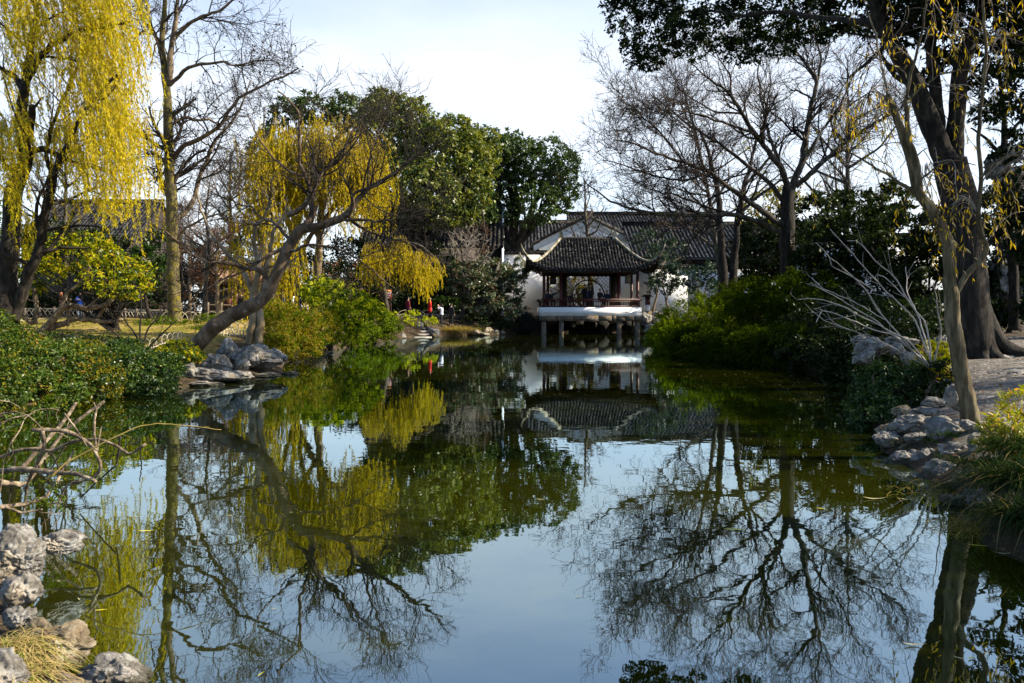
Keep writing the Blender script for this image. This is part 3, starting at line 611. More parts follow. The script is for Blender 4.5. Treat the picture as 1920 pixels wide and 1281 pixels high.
def column(u, y, r=.12):
    mb = MB(); x = x_at(u, y); mb.tubes([(x, y, z2), (x, y, z2 + .1), (x, y, zc + .1)], [r * 1.25, r, r * .95], 12, ref=(0, 1, 0)); mb.build('column', M['red_wood'], pav, True)
for u, y in ((1020, 60.4), (1051.5, 60.4), (1161, 60.4), (1195.5, 60.4)): column(u, y)
for u, y in ((1027, 65.2), (1056, 65.2), (1157, 65.2), (1184, 65.2)): column(u, y)
for ua, ub in ((1050.5, 1062.5), (1143.5, 1156)): mb = MB(); mb.box(x_at(ua, 64.4), x_at(ub, 64.4), 64.1, 64.2, z2, zc); mb.build('door_panel', M['dark_wood'], pav)
# lattice screen with a moon gate
ya = 64.45; xa_, xb_ = x_at(1062, ya), x_at(1143, ya); xc_, zc_ = x_at(1103, ya), z_at(556, ya); rr = 30.5 * ya / FPX
mb = MB(); th = np.linspace(0, 2 * PI, 49); ring = np.stack([xc_ + rr * np.cos(th), np.full(49, ya), zc_ + rr * np.sin(th)], 1); ring = ring[ring[:, 2] > z2 - .1]
o = np.argsort(np.arctan2(ring[:, 0] - xc_, ring[:, 2] - zc_)); ring = ring[o]; mb.tubes(ring, np.full(len(ring), .06), 6, ref=(0, 1, 0))
for a, b in (((xa_, zc), (xb_, zc)), ((xa_, z2), (xa_, zc)), ((xb_, z2), (xb_, zc))): mb.beam((a[0], ya, a[1]), (b[0], ya, b[1]), .07, .09)
rg = RNG(4); st = .155; nxs = int((xb_ - xa_) / st); nzs = int((zc - z2) / st)
def out_ring(x, z): return math.hypot(x - xc_, z - zc_) > rr - .02
for i in range(nxs):
    for j in range(nzs):
        x, z = xa_ + i * st, z2 + j * st; off = st * .5 if (i + j) % 2 else 0
        for (p, q) in (((x, z + off), (x + st, z + off)), ((x + off, z), (x + off, z + st))):
            if out_ring(*p) and out_ring(*q): mb.beam((p[0], ya, p[1]), (q[0], ya, q[1]), .022, .022)
mb.build('moon_gate_screen', M['dark_wood'], pav)
def railing(a, b, y_in):
    """bench back railing leaning outwards"""
    a = np.array(a, float); b = np.array(b, float); n = int(np.linalg.norm(b - a) / .17); mb = MB()
    o = np.array(y_in) * -.22
    ht = z_at(562.5, 60) - z2
    mb.beam((*a, z2 + .42), (*b, z2 + .42), .10, .05); mb.beam((*(a + o), z2 + ht), (*(b + o), z2 + ht), .09, .07); mb.beam((*(a + o * .45), z2 + .62), (*(b + o * .45), z2 + .62), .05, .05)
    mb.beam((*a, z2 + .06), (*b, z2 + .06), .06, .10)
    for k in range(n + 1):
        p = a + (b - a) * k / n; mb.beam((*p, z2), (*p, z2 + .42), .035, .035); mb.beam((*p, z2 + .42), (*(p + o), z2 + ht), .035, .035)
    mb.build('railing', M['red_wood'], pav)
railing((PXL + .1, 60.25), (PXR - .1, 60.25), (0, 1)); railing((PXL + .12, 60.4), (PXL + .12, 65.3), (1, 0)); railing((PXR - .12, 60.4), (PXR - .12, 65.3), (-1, 0))

for u, v, nm in ((1037, 517, 'dark hanging lantern under the left eave of the pavilion'), (1178, 515, 'pale hanging lantern under the right eave of the pavilion')):
    c = P(u, v, 60.9); r = thing('hanging_lantern', nm, 'lantern', c, 'lanterns hung in the pavilion')
    mb = MB(); w = .2
    for sx in (-1, 1):
        for sy in (-1, 1): mb.box(c[0] + sx * w - .02, c[0] + sx * w + .02, c[1] + sy * w - .02, c[1] + sy * w + .02, c[2] - .62, c[2])
    mb.box(c[0] - w - .05, c[0] + w + .05, c[1] - w - .05, c[1] + w + .05, c[2] + .003, c[2] + .05); mb.box(c[0] - w - .05, c[0] + w + .05, c[1] - w - .05, c[1] + w + .05, c[2] - .67, c[2] - .623)
    mb.tubes([(c[0], c[1], c[2] + .05), (c[0], c[1], c[2] + .75)], [.012, .012], 6); mb.build('frame', M['dark_wood'], r)
    mb = MB(); mb.box(c[0] - w + .03, c[0] + w - .03, c[1] - w + .03, c[1] + w - .03, c[2] - .61, c[2] - .01)
    mb.build('shade', M['dark_wood'] if u < 1100 else plain('paper_shade', (0.42, 0.36, 0.22), .8), r)
# ------------------------------------------------------------------ tree growing
def resample(pts, N):
    pts = np.asarray(pts, float)
    s = np.concatenate([[0], np.cumsum(np.linalg.norm(np.diff(pts[:, :3], axis=0), axis=1))]); q = np.linspace(0, s[-1], N)
    # smooth by Catmull-Rom through numpy: dense linear then box filter
    d = np.linspace(0, s[-1], 8 * N); L = np.stack([np.interp(d, s, pts[:, i]) for i in range(pts.shape[1])], 1)
    k = 4; pad = np.concatenate([np.repeat(L[:1], k, 0), L, np.repeat(L[-1:], k, 0)]); ker = np.ones(2 * k + 1) / (2 * k + 1)
    S = np.stack([np.convolve(pad[:, i], ker, 'valid') for i in range(pts.shape[1])], 1); S[0] = L[0]; S[-1] = L[-1]
    return np.stack([np.interp(q, d, S[:, i]) for i in range(pts.shape[1])], 1)
def limb(px, D, w0, w1, N=18, dd=0.0, seed=0, wob=0.02):
    """traced limb: (u, v) pixels at depth D (+ dd towards the tip), pixel widths -> (N,4) x y z r"""
    n = len(px); t = np.linspace(0, 1, n)
    out = []
    for i, p in enumerate(px):
        d = D + dd * t[i] + (p[2] if len(p) > 2 else 0); c = P(p[0], p[1], d); out.append((*c, (w1 + (w0 - w1) * (1 - t[i]) ** (1.35 if n > 16 and w0 > 45 and w1 < 6 else 1)) * D / FPX / 2))
    q = resample(out, N); r = RNG(seed + n * 7)
    L = np.linalg.norm(q[-1, :3] - q[0, :3]); q[1:-1, :3] += r.normal(0, wob * min(L, 4) * .25, (N - 2, 3)) * [1, 1, 1]
    return q
def stack(limbs): A = np.stack([q if len(q) == 18 else resample(q, 18) for q in limbs]); return A[..., :3], A[..., 3]
def grow(Pn, R, per_m, t0, t1, ang, angsd, length, N, gnarl, up, rr, rmin, rng, taper=.35, flat=None, lsd=.35, tshrink=.45, dirb=None):
    B, K, _ = Pn.shape
    if B == 0: return np.zeros((0, N, 3)), np.zeros((0, N))
    ln = np.linalg.norm(np.diff(Pn, axis=1), axis=2).sum(1)
    cnt = rng.poisson(np.maximum(ln * per_m * (t1 - t0), .001)); idx = np.repeat(np.arange(B), cnt); m = len(idx)
    if m == 0: return np.zeros((0, N, 3)), np.zeros((0, N))
    t = rng.uniform(t0, t1, m); f = t * (K - 1); i = np.minimum(f.astype(int), K - 2); w = (f - i)[:, None]
    p0 = Pn[idx, i] * (1 - w) + Pn[idx, i + 1] * w; T = nrm(Pn[idx, i + 1] - Pn[idx, i]); r0 = R[idx, i] * (1 - w[:, 0]) + R[idx, i + 1] * w[:, 0]
    rv = rng.normal(0, 1, (m, 3))
    if flat is not None: rv = rv * flat
    pr = nrm(rv - (rv * T).sum(1, keepdims=True) * T)
    a = np.radians(rng.normal(ang, angsd, m))[:, None]; d = T * np.cos(a) + pr * np.sin(a)
    Ls = length * np.clip(rng.normal(1, lsd, m), .3, 2.0) * (1 - tshrink * t)
    if length < 0: Ls = -length * ln[idx] * np.clip(rng.normal(1, lsd, m), .3, 2.0) * (1 - tshrink * t)
    out = np.zeros((m, N, 3)); out[:, 0] = p0; st = (Ls / (N - 1))[:, None]
    bend = rng.normal(0, gnarl * .5, (m, 3))
    for k in range(1, N):
        d = nrm(d + rng.normal(0, gnarl, (m, 3)) + bend + np.array([0, 0, up]) + (0 if dirb is None else np.array(dirb)))
        out[:, k] = out[:, k - 1] + d * st
    ra = np.maximum(r0 * rr, rmin); ra = np.minimum(ra, r0 * .95 + rmin * .2)
    rad = np.maximum(ra[:, None] * np.linspace(1, taper, N)[None], rmin * .7)
    return out, rad
def tree_root(name, label, cat, base, group=None): return thing(name, label, cat, base, group)
def trunk_mesh(root, limbs_pr, mat, sides=12, name='trunk', flare=None):
    mb = MB()
    for q in limbs_pr:
        ln = np.linalg.norm(np.diff(q[:, :3], axis=0), axis=1).sum(); q = resample(q, int(np.clip(ln / max(q[:, 3].mean() * .55, .02), len(q), 110)))
        mb.tubes(q[None, :, :3], q[None, :, 3], sides, ref=(0, 1, 0.05), rough=.055 if q[0, 3] > .04 else .03)
    return mb.build(name, mat, root, True)
def bare_crown(root, limbs, rng, mats, l1, l2, l3, l4=None, name='crown'):
    """limbs: list of (N,4). lN: dict for grow. One mesh of ever finer branches"""
    Pn, R = stack(limbs); mb = MB(); tips = None
    cur = (Pn, R)
    allP = []
    for lv, kw in enumerate([l for l in (l1, l2, l3, l4) if l]):
        nx = grow(cur[0], cur[1], rng=rng, **kw); allP.append(nx); mb.tubes(nx[0], nx[1], 5 if lv == 0 else (4 if lv == 1 else 3), cap=False); cur = nx
    mb.build(name, mats, root, False)
    return allP
def leaf_on(branches, per_m, rng, L, W, mb, spread=.03, droop=.3):
    Pn, R = branches; B, K, _ = Pn.shape
    ln = np.linalg.norm(np.diff(Pn, axis=1), axis=2).sum(1); cnt = rng.poisson(ln * per_m); idx = np.repeat(np.arange(B), cnt); m = len(idx)
    if not m: return
    f = rng.uniform(0.15, .999, m) * (K - 1); i = np.minimum(f.astype(int), K - 2); w = (f - i)[:, None]
    c = Pn[idx, i] * (1 - w) + Pn[idx, i + 1] * w + rng.normal(0, spread, (m, 3))
    d = rng.normal(0, 1, (m, 3)); d[:, 2] -= droop
    mb.leaves(c, d, rng.normal(0, 1, (m, 3)) + [0, 0, .8], L * rng.uniform(.7, 1.25, m), W * rng.uniform(.7, 1.25, m))
def clumps(ells, L, W, cover, rng, mb, K=46, sig=.20, up=.5, shell=.55, dirv=None, zmin=None, long=False):
    """leaf clumps spread through ellipsoids ((x,y,z),(rx,ry,rz))"""
    for (c, r) in ells:
        c = np.array(c); r = np.array(r, float)
        area = PI * r[0] * r[2]; n = int(cover * area / (0.5 * L * W))
        kk = max(12, int(K * max(1.0, (r.mean() / 1.5) ** 1.2)))
        u = nrm(rng.normal(0, 1, (kk, 3))); rad = shell + (1 - shell) * rng.uniform(0, 1, kk) ** .6; rad *= rng.uniform(.86, 1.12, kk)
        cc = u * rad[:, None]
        wgt = rng.uniform(.4, 1.6, kk); which = rng.choice(kk, n, p=wgt / wgt.sum())
        sg = sig * rng.uniform(.6, 1.35, kk)
        q = nrm(rng.normal(0, 1, (n, 3))) * (np.abs(rng.normal(0, 1, (n, 1))) ** .7) * sg[which][:, None] * .9
        q[:, 2] *= .75
        p = cc[which] + q
        outw = nrm(p * r / r.mean() * .6 + q * 2.2)
        p = c + p * r
        nn = outw + rng.normal(0, .55, (n, 3)) + [0, 0, up]
        d = rng.normal(0, 1, (n, 3)) + outw * .8 - np.array([0, 0, .35])
        if dirv is not None: d = rng.normal(0, .45, (n, 3)) + np.array(dirv) + outw * .5
        if zmin is not None:
            k = p[:, 2] > zmin; p, d, nn = p[k], d[k], nn[k]
        m = len(p); mb.leaves(p, d, nn, L * rng.uniform(.5, 1.4, m), W * rng.uniform(.6, 1.3, m))
        ks = int(14 * max(1.0, r.mean() / 1.2)); us = nrm(rng.normal(0, 1, (ks, 3)) + [0, 0, .5]); ln_ = rng.uniform(.10, .34, ks) * max(.5, 1 / (1 + r.mean() * .35)); q9 = rng.uniform(0, 1, (ks, 9))
        tt = .9 + q9 * ln_[:, None]; pp = (us[:, None] * tt[..., None] + rng.normal(0, .018, (ks, 9, 3))) * r + c; pp[..., 2] -= (q9 ** 2) * .12 * ln_[:, None] * r.mean()
        pp = pp.reshape(-1, 3); m = len(pp); pp = pp[pp[:, 2] > .02] if zmin is not None else pp; m = len(pp); mb.leaves(pp, rng.normal(0, 1, (m, 3)) - [0, 0, .3], rng.normal(0, 1, (m, 3)) + [0, 0, .6], L * rng.uniform(.6, 1.2, m), W * rng.uniform(.6, 1.2, m))
def E(u, v, D, ru, rv, ry=None):
    c = P(u, v, D); a = ru * D / FPX; return (tuple(c), (a, ry if ry else a * .9, rv * D / FPX))
def stems_to(base, ells, rng, r0, mb, N=9, per=2, wob=.05):
    base = np.array(base)
    for c, r in ells:
        for k in range(per):
            e = np.array(c) + rng.normal(0, .3, 3) * np.array(r); s = base + rng.normal(0, .08, 3) * [1, 1, 0]
            t = np.linspace(0, 1, N)[:, None]; q = s + (e - s) * t + rng.normal(0, wob, (N, 3)) * np.sin(t * PI); q[:, 2] += np.sin(t[:, 0] * PI) * .1
            mb.tubes(q, np.linspace(r0, r0 * .35, N), 5)
def shrub(name, label, cat, ells, L, W, mat, seed, cover=3.5, base=None, stem=.03, stem_mat='bark_brown', group=None, mat2=None, **kw):
    rng = RNG(seed)
    if base is None:
        c = np.array(ells[0][0]); base = (c[0], c[1], gz(c[0], c[1]) if sdist(np.array([c[0]]), np.array([c[1]]))[0] > 0 else 0.1)
    r = thing(name, label, cat, base, group)
    mb = MB(); stems_to(base, ells, rng, stem, mb); mb.build('stem', M[stem_mat], r)
    mb = MB(); clumps(ells, L, W, cover, rng, mb, **kw); mb.build('foliage', M[mat], r)
    if mat2:
        mb = MB(); clumps(ells, L, W, cover * mat2[1], rng, mb, **kw); mb.build('tinted_foliage', M[mat2[0]], r)
    return r
def strands(mb_s, mb_l, S, length, slant, L, W, step, rng, bend=.05, spread=.35, keep=1.0, K=14):
    """hanging willow strands from S (M,3); leaves along them"""
    m = len(S); t = np.linspace(0, 1, K); ln = length[:, None]
    dirv = np.array([slant[0], slant[1], -1.0]) + rng.normal(0, .06, (m, 3)) * [1, 1, .1]
    off = rng.normal(0, bend, (m, 3)); outw = rng.normal(0, .25, (m, 2))
    pts = S[:, None] + dirv[:, None] * (t[None, :, None] * ln[..., None]) + off[:, None] * (np.sin(t * PI)[None, :, None] * ln[..., None])
    pts[..., 0] += outw[:, 0:1] * (1 - np.exp(-t * 5))[None]; pts[..., 1] += outw[:, 1:2] * (1 - np.exp(-t * 5))[None]
    mb_s.tubes(pts, np.full((m, K), .005) * np.linspace(1.2, .6, K), 3, cap=False)
    cnt = rng.poisson(length / step * keep); idx = np.repeat(np.arange(m), cnt); n = len(idx)
    f = rng.uniform(.06, 1, n) * (K - 1); i = np.minimum(f.astype(int), K - 2); w = (f - i)[:, None]
    c = pts[idx, i] * (1 - w) + pts[idx, i + 1] * w
    d = nrm(dirv)[idx] + rng.normal(0, spread, (n, 3)); nn = rng.normal(0, 1, (n, 3))
    mb_l.leaves(c, d, nn, L * rng.uniform(.6, 1.3, n), W * rng.uniform(.7, 1.3, n), .08)
def curtain(a, b, D, n, lpx, rng, jit=(14, 14), dj=1.2):
    k = max(2, n // 8); w = rng.integers(0, k, n)                  # strands hang in bunches
    t = rng.uniform(0, 1, k)[w]; u = a[0] + (b[0] - a[0]) * t + rng.normal(0, jit[0] * 1.2, k)[w] + rng.normal(0, jit[0] * .35, n); v = a[1] + (b[1] - a[1]) * t + rng.normal(0, jit[1] * 1.6, k)[w] + rng.normal(0, jit[1] * .4, n); d = D + rng.normal(0, dj, k)[w] + rng.normal(0, dj * .15, n)
    S = np.stack([(u - 960) * d / FPX, d, CAMZ - (v - HOR) * d / FPX], 1); ln = rng.uniform(lpx[0], lpx[1], n) * D / FPX
    return S, ln

# ------------------------------------------------------------------ left: yellow willow
D = 25; r = RNG(11); base = G(14, D, -.1)
root = tree_root('willow_tree', 'big yellow weeping willow at the left edge with dark forked trunk', 'tree', base)
L_ = [limb([(12, 640), (14, 587), (14, 500), (24, 410), (20, 367), (37, 333), (50, 293), (43, 260), (40, 200), (47, 160)], D, 40, 17, 24, seed=1),
      limb([(47, 160), (70, 112), (100, 80), (127, 67), (167, 53), (207, 48), (250, 40)], D, 13, 4, seed=2, dd=-.8),
      limb([(42, 165), (27, 143), (0, 127), (-40, 110)], D, 13, 5, seed=3, dd=.8),
      limb([(46, 160), (55, 100), (70, 30), (60, -60), (80, -150)], D, 13, 5, seed=4, dd=.5),
      limb([(52, 290), (80, 277), (110, 290), (125, 297)], D, 11, 5, seed=5, dd=-.6),
      limb([(25, 600), (48, 527), (67, 490), (77, 450), (83, 400), (97, 355), (102, 325), (130, 260), (160, 200), (220, 140)], D, 22, 5, 22, seed=6, dd=-1),
      limb([(55, 255), (60, 215), (61, 198)], D, 15, 10, 8, seed=7, dd=-.4),
      limb([(100, 330), (85, 300), (95, 240), (150, 120), (200, 20), (220, -60)], D, 8, 4, seed=8, dd=1),
      limb([(37, 333), (10, 310), (-20, 250)], D, 11, 5, seed=9, dd=-.5)]
trunk_mesh(root, L_, M['bark_dark'])
br = bare_crown(root, L_[1:], r, M['twig_dark'], dict(per_m=1.6, t0=.2, t1=1, ang=50, angsd=15, length=2.2, N=8, gnarl=.16, up=.05, rr=.5, rmin=.012),
                dict(per_m=2.2, t0=.2, t1=1, ang=45, angsd=18, length=1.0, N=6, gnarl=.15, up=-.1, rr=.5, rmin=.007), None, name='branches')
ms, ml = MB(), MB()
for a, b, n, lp, sl in (((-80, -150), (140, -150), 180, (130, 300), .12), ((80, -150), (225, -110), 190, (170, 330), .14), ((-30, -60), (150, -30), 180, (90, 240), .18), ((120, -80), (205, 60), 190, (150, 330), .20),
                        ((70, 70), (200, 45), 120, (90, 260), .25), ((110, 110), (215, 130), 180, (120, 300), .16), ((190, 160), (255, 230), 120, (150, 255), .02), ((-10, 200), (40, 260), 60, (70, 190), .1),
                        ((90, 210), (190, 250), 80, (70, 190), .15), ((0, 120), (60, 190), 45, (60, 160), .2), ((-40, -20), (60, 10), 110, (60, 200), .2), ((20, 400), (80, 380), 16, (40, 110), .1)):
    S, ln = curtain(a, b, D, n, lp, r); strands(ms, ml, S[::3] if n > 100 else S, ln[::3] if n > 100 else ln, (sl + .03, 0), .13, .026, .030, r, keep=1.0, bend=.09, spread=.42); S2, ln2 = S[1::3], ln[1::3]; n2 = int(len(S2) * .7); strands(ms, ml, S2[:n2], ln2[:n2] * .6, (sl + .10, 0), .13, .026, .028, r, bend=.1, spread=.45)
ms.build('strands', M['twig_yellow'], root); ml.build('leaves', M['willow_yellow'], root)

# ------------------------------------------------------------------ tall bare plane tree
D = 32; r = RNG(12); base = G(328, D, -.1)
root = tree_root('plane_tree', 'tall bare plane tree with mossy straight trunk and dangling seed balls', 'tree', base)
L_ = [limb([(330, 625), (327, 590), (325, 540), (324, 470), (322, 400), (319, 330), (316, 250), (314, 200), (313, 157), (306, 115), (302, 83), (308, 33), (310, -30), (312, -100), (316, -190)], D, 27, 4, 30, seed=1),
      limb([(316, 160), (320, 100), (328, 50), (334, 0), (342, -60), (350, -140)], D, 13, 3, seed=2, dd=-.5),
      limb([(328, 72), (353, 43), (383, 30), (417, 17), (445, -5), (490, -20)], D, 8, 2.5, seed=3, dd=-1),
      limb([(326, 295), (350, 270), (383, 257), (412, 238), (443, 187), (483, 163), (533, 143), (560, 128)], D, 10, 2.5, 20, seed=4, dd=-1.5),
      limb([(317, 235), (347, 220), (373, 227), (390, 223), (412, 235), (440, 215)], D, 7, 2.5, seed=5, dd=1),
      limb([(318, 160), (350, 127), (377, 120), (417, 117), (445, 124), (500, 110)], D, 8, 2, seed=6, dd=-1),
      limb([(326, 420), (345, 400), (367, 372), (373, 333), (387, 300), (402, 262), (433, 233), (455, 195), (470, 150)], D, 12, 2.5, 20, seed=7, dd=1.5),
      limb([(315, 262), (290, 252), (258, 257)], D, 6, 2.5, 12, seed=8, dd=.6), limb([(308, 130), (297, 80), (280, 50), (262, 30), (250, -20)], D, 8, 2.5, seed=9, dd=.8),
      limb([(322, 385), (300, 350), (296, 300), (285, 260)], D, 6, 2, 12, seed=10, dd=1), limb([(310, 0), (340, -60), (390, -100), (430, -120)], D, 6, 2, 12, seed=13, dd=-1),
      limb([(324, 470), (345, 430), (380, 410), (420, 400), (450, 380)], D, 6, 2, 14, seed=14, dd=-1)]
trunk_mesh(root, L_[:1], M['bark_moss']); trunk_mesh(root, L_[1:], M['bark_brown'], 8, 'limbs')
br = bare_crown(root, L_, r, M['twig'], dict(per_m=2.6, t0=.28, t1=1, ang=48, angsd=14, length=2.2, N=8, gnarl=.16, up=.06, rr=.5, rmin=.014),
                dict(per_m=5, t0=.15, t1=1, ang=45, angsd=15, length=1.2, N=6, gnarl=.17, up=.05, rr=.55, rmin=.010),
                dict(per_m=7, t0=.15, t1=1, ang=45, angsd=18, length=.6, N=4, gnarl=.18, up=-.05, rr=.6, rmin=.008))
mb = MB(); tips = br[2][0][:, -1]; tips = tips[r.choice(len(tips), 420, replace=False)]
for c in tips: mb.lathe(c - [0, 0, .10], [(.001, -.035), (.03, -.02), (.036, 0), (.03, .02), (.001, .035)], 6)
mb.build('seed_balls', M['twig_dark'], root)['kind'] = 'stuff'

# ------------------------------------------------------------------ leaning tree on the rock islet
D = 20.5; r = RNG(13); base = G(368, D + .4, -.15)
root = tree_root('leaning_tree', 'bare tree whose thick brown trunk leans far out over the pond', 'tree', base)
L_ = [limb([(350, 668), (368, 648), (400, 613), (443, 587), (483, 570), (500, 553), (516, 523), (533, 480), (547, 452), (560, 430), (593, 427), (621, 417), (647, 408), (661, 392), (666, 380), (690, 352), (725, 335), (757, 310), (790, 285), (830, 262)], D, 32, 3, 44, seed=1, wob=.012),
      limb([(556, 435), (579, 420), (587, 400), (584, 375), (592, 345), (610, 320), (640, 295), (660, 250), (690, 210)], D, 20, 3, 24, seed=2, dd=.8),
      limb([(540, 403), (567, 390), (585, 365), (572, 330), (560, 300), (561, 270), (563, 217), (545, 190), (520, 170)], D, 13, 3, 22, seed=3, dd=-1),
      limb([(587, 363), (597, 333), (617, 307), (640, 287), (680, 240), (720, 200), (760, 190)], D, 9, 2.5, 20, seed=4, dd=1.4),
      limb([(641, 411), (672, 412), (700, 416), (740, 413), (790, 402), (830, 395)], D, 8, 2.2, 18, seed=5, dd=-1),
      limb([(652, 404), (665, 421), (684, 432), (702, 438), (730, 450), (760, 454), (790, 470)], D, 9, 2.2, 18, seed=6, dd=.5),
      limb([(512, 530), (485, 508), (445, 499), (417, 492), (389, 492), (351, 474), (320, 440), (290, 425)], D, 12, 2.2, 22, seed=7, dd=-1.2),
      limb([(531, 466), (504, 478), (487, 490)], D, 10, 6, 10, seed=8, dd=-.4), limb([(487, 490), (445, 515), (415, 525), (380, 545)], D, 6, 2, 14, seed=15, dd=-.5),
      limb([(645, 409), (663, 393), (660, 363), (707, 347), (737, 327), (770, 300), (810, 290)], D, 10, 2.5, 18, seed=9, dd=-.9),
      limb([(535, 475), (555, 470), (580, 458), (620, 462), (660, 480), (690, 500), (740, 540)], D, 9, 2, 20, seed=10, dd=-.8),
      limb([(690, 352), (690, 310), (700, 270), (720, 225), (740, 180)], D, 6, 2, 14, seed=11, dd=.6),
      limb([(572, 330), (540, 320), (505, 290), (480, 250), (465, 215)], D, 7, 2, 16, seed=12, dd=.7),
      limb([(545, 455), (520, 420), (490, 410), (460, 380), (440, 330)], D, 9, 2, 16, seed=14, dd=1)]
for q in L_[1:]: q[:, 3] *= .8
trunk_mesh(root, L_[:1], M['bark_smooth'], 16); trunk_mesh(root, L_[1:], M['bark_smooth'], 9, 'limbs')
L_[0] = resample(L_[0][24:], 18); L_ = [resample(q, 18) for q in L_]
br = bare_crown(root, L_, r, M['twig'], dict(per_m=3.2, t0=.22, t1=1, ang=45, angsd=13, length=1.35, N=8, gnarl=.15, up=.09, rr=.5, rmin=.008),
                dict(per_m=7.0, t0=.12, t1=1, ang=42, angsd=13, length=.85, N=6, gnarl=.15, up=.07, rr=.55, rmin=.006),
                dict(per_m=8.0, t0=.1, t1=1, ang=40, angsd=14, length=.46, N=4, gnarl=.15, up=.07, rr=.65, rmin=.0048))

# ------------------------------------------------------------------ small pale twin-trunk tree on the islet
D = 24; r = RNG(14); base = G(475, D, -.1)
root = tree_root('twin_trunk_tree', 'small pale bare tree with two tan trunks behind the leaning tree', 'tree', base)
L_ = [limb([(466, 645), (473, 614), (476, 586), (477, 556), (480, 530), (483, 516), (487, 490), (478, 469), (473, 445), (480, 422), (494, 413), (505, 380)], D, 17, 4, 24, seed=1),
      limb([(486, 645), (488, 602), (486, 584), (490, 560), (497, 525), (504, 490), (508, 457), (515, 429), (528, 415), (540, 390)], D, 15, 4, 24, seed=2, dd=.3),
      limb([(474, 550), (464, 525), (450, 499), (431, 483), (412, 460), (398, 443), (380, 400), (370, 360)], D, 11, 3, 20, seed=3, dd=.6),
      limb([(480, 520), (500, 500), (530, 500), (560, 480)], D, 7, 2.5, 14, seed=4, dd=-.5)]
trunk_mesh(root, L_, surf('tan_bark', [(0.12, 0.08, 0.04), (0.20, 0.145, 0.08), (0.30, 0.235, 0.15)], 4, .8, .3, .02, (1, 1, .5)), 10)
L_ = [resample(q, 18) for q in L_]
bare_crown(root, L_, r, M['twig_pale'], dict(per_m=1.7, t0=.45, t1=1, ang=45, angsd=13, length=1.0, N=8, gnarl=.14, up=.06, rr=.55, rmin=.009),
           dict(per_m=3.5, t0=.15, t1=1, ang=42, angsd=13, length=.6, N=6, gnarl=.14, up=.05, rr=.6, rmin=.006), dict(per_m=3.5, t0=.15, t1=1, ang=42, angsd=13, length=.35, N=4, gnarl=.14, up=.05, rr=.6, rmin=.005))

# ------------------------------------------------------------------ thin bare trees and purple brown thicket behind
def bare_tree(name, label, u, D, top_v, w, spread, seed, mat='bark_grey', tw='twig', leaf=None, nl=5, group=None, lean=0, dens=1.0, fork=.35, leafn=6, z0=None, ls=.07):
    r = RNG(seed); base = G(u, D, -.1)
    if z0 is not None: base[2] = z0
    root = tree_root(name, label, 'tree', base, group); vb = HOR + (CAMZ - base[2]) * FPX / D; H = vb - top_v
    main = limb([(u, vb), (u + lean * .15 + r.normal(0, 2), vb - H * .25), (u + lean * .4 + r.normal(0, 3), vb - H * .5), (u + lean * .7 + r.normal(0, 4), vb - H * .75), (u + lean, top_v)], D, w, w * .15, 18, seed=seed)
    L_ = [main]
    for k in range(nl):
        t = fork + (.85 - fork) * (k + r.uniform(0, .6)) / nl; i = int(t * 17); p = main[i, :3]; a = r.uniform(0, 2 * PI); ln = spread * D / FPX * r.uniform(.7, 1.15) * (1 - .35 * t)
        e = p + np.array([math.cos(a) * ln * (1 if k % 2 else -1) * .9, math.sin(a) * ln * .7, ln * r.uniform(.5, 1.1)]); mid = (p + e) / 2 + r.normal(0, .1 * ln, 3) + [0, 0, -.08 * ln]
        q = resample(np.concatenate([np.stack([p, mid, e]), np.array([[main[i, 3] * .7], [main[i, 3] * .45], [main[i, 3] * .2 + .008]])], 1), 18); L_.append(q)
    trunk_mesh(root, L_, M[mat], 8); sc = spread * D / FPX
    br = bare_crown(root, L_, r, M[tw], dict(per_m=2.2 * dens * 3 / max(sc, 1), t0=.3, t1=1, ang=45, angsd=14, length=sc * .55, N=7, gnarl=.16, up=.07, rr=.5, rmin=.012 * D / 40),
                    dict(per_m=5.0 * dens * 1.6 / max(sc * .6, .5), t0=.15, t1=1, ang=42, angsd=14, length=sc * .28, N=5, gnarl=.16, up=.05, rr=.55, rmin=.009 * D / 40),
                    dict(per_m=6.0 * dens / max(sc * .4, .4), t0=.1, t1=1, ang=42, angsd=15, length=sc * .14, N=4, gnarl=.16, up=.04, rr=.65, rmin=.007 * D / 40))
    if leaf:
        mb = MB(); leaf_on(br[2], leafn, r, ls, ls * .55, mb, .05); leaf_on(br[1], leafn * .5, r, ls, ls * .55, mb, .05); mb.build('leaves', M[leaf], root)
    return root
bare_tree('young_bare_tree', 'slim pale bare tree standing in front of the brown-roofed hall', 382, 40, 330, 11, 70, 21, 'bark_grey', 'twig_pale', lean=14, nl=7)
bare_tree('red_leaf_maple', 'leafless reddish maple with a few dry brown leaves by the brown-roofed hall', 410, 46, 410, 10, 85, 22, 'bark_brown', 'twig', 'brown_leaf', nl=8, dens=1.3, fork=.2, leafn=9, ls=.10)
bare_tree('plum_tree', 'dense purplish bare plum tree behind the tall plane tree', 355, 48, 400, 9, 80, 23, 'bark_brown', 'twig', 'brown_leaf', nl=8, dens=1.5, fork=.2, leafn=7, ls=.10)
bare_tree('young_bare_tree', 'thin grey bare tree beside the round evergreen and dark hall', 868, 60, 400, 9, 60, 24, 'bark_grey', 'twig_pale', nl=7)
bare_tree('young_bare_tree', 'twin-stemmed bare tree rising in front of the white gable', 1108, 68, 335, 13, 70, 25, 'bark_grey', 'twig', lean=-12, nl=8, dens=1.1)
bare_tree('young_bare_tree', 'spindly bare tree in front of the dark hall roof near its white edge', 905, 61, 385, 7, 45, 26, 'bark_grey', 'twig', 'brown_leaf', nl=6, leafn=4, ls=.12)
bare_tree('tall_bare_tree', 'faint tall bare tree far behind the left willow', 120, 62, 250, 14, 120, 27, 'bark_grey', 'twig', nl=9)
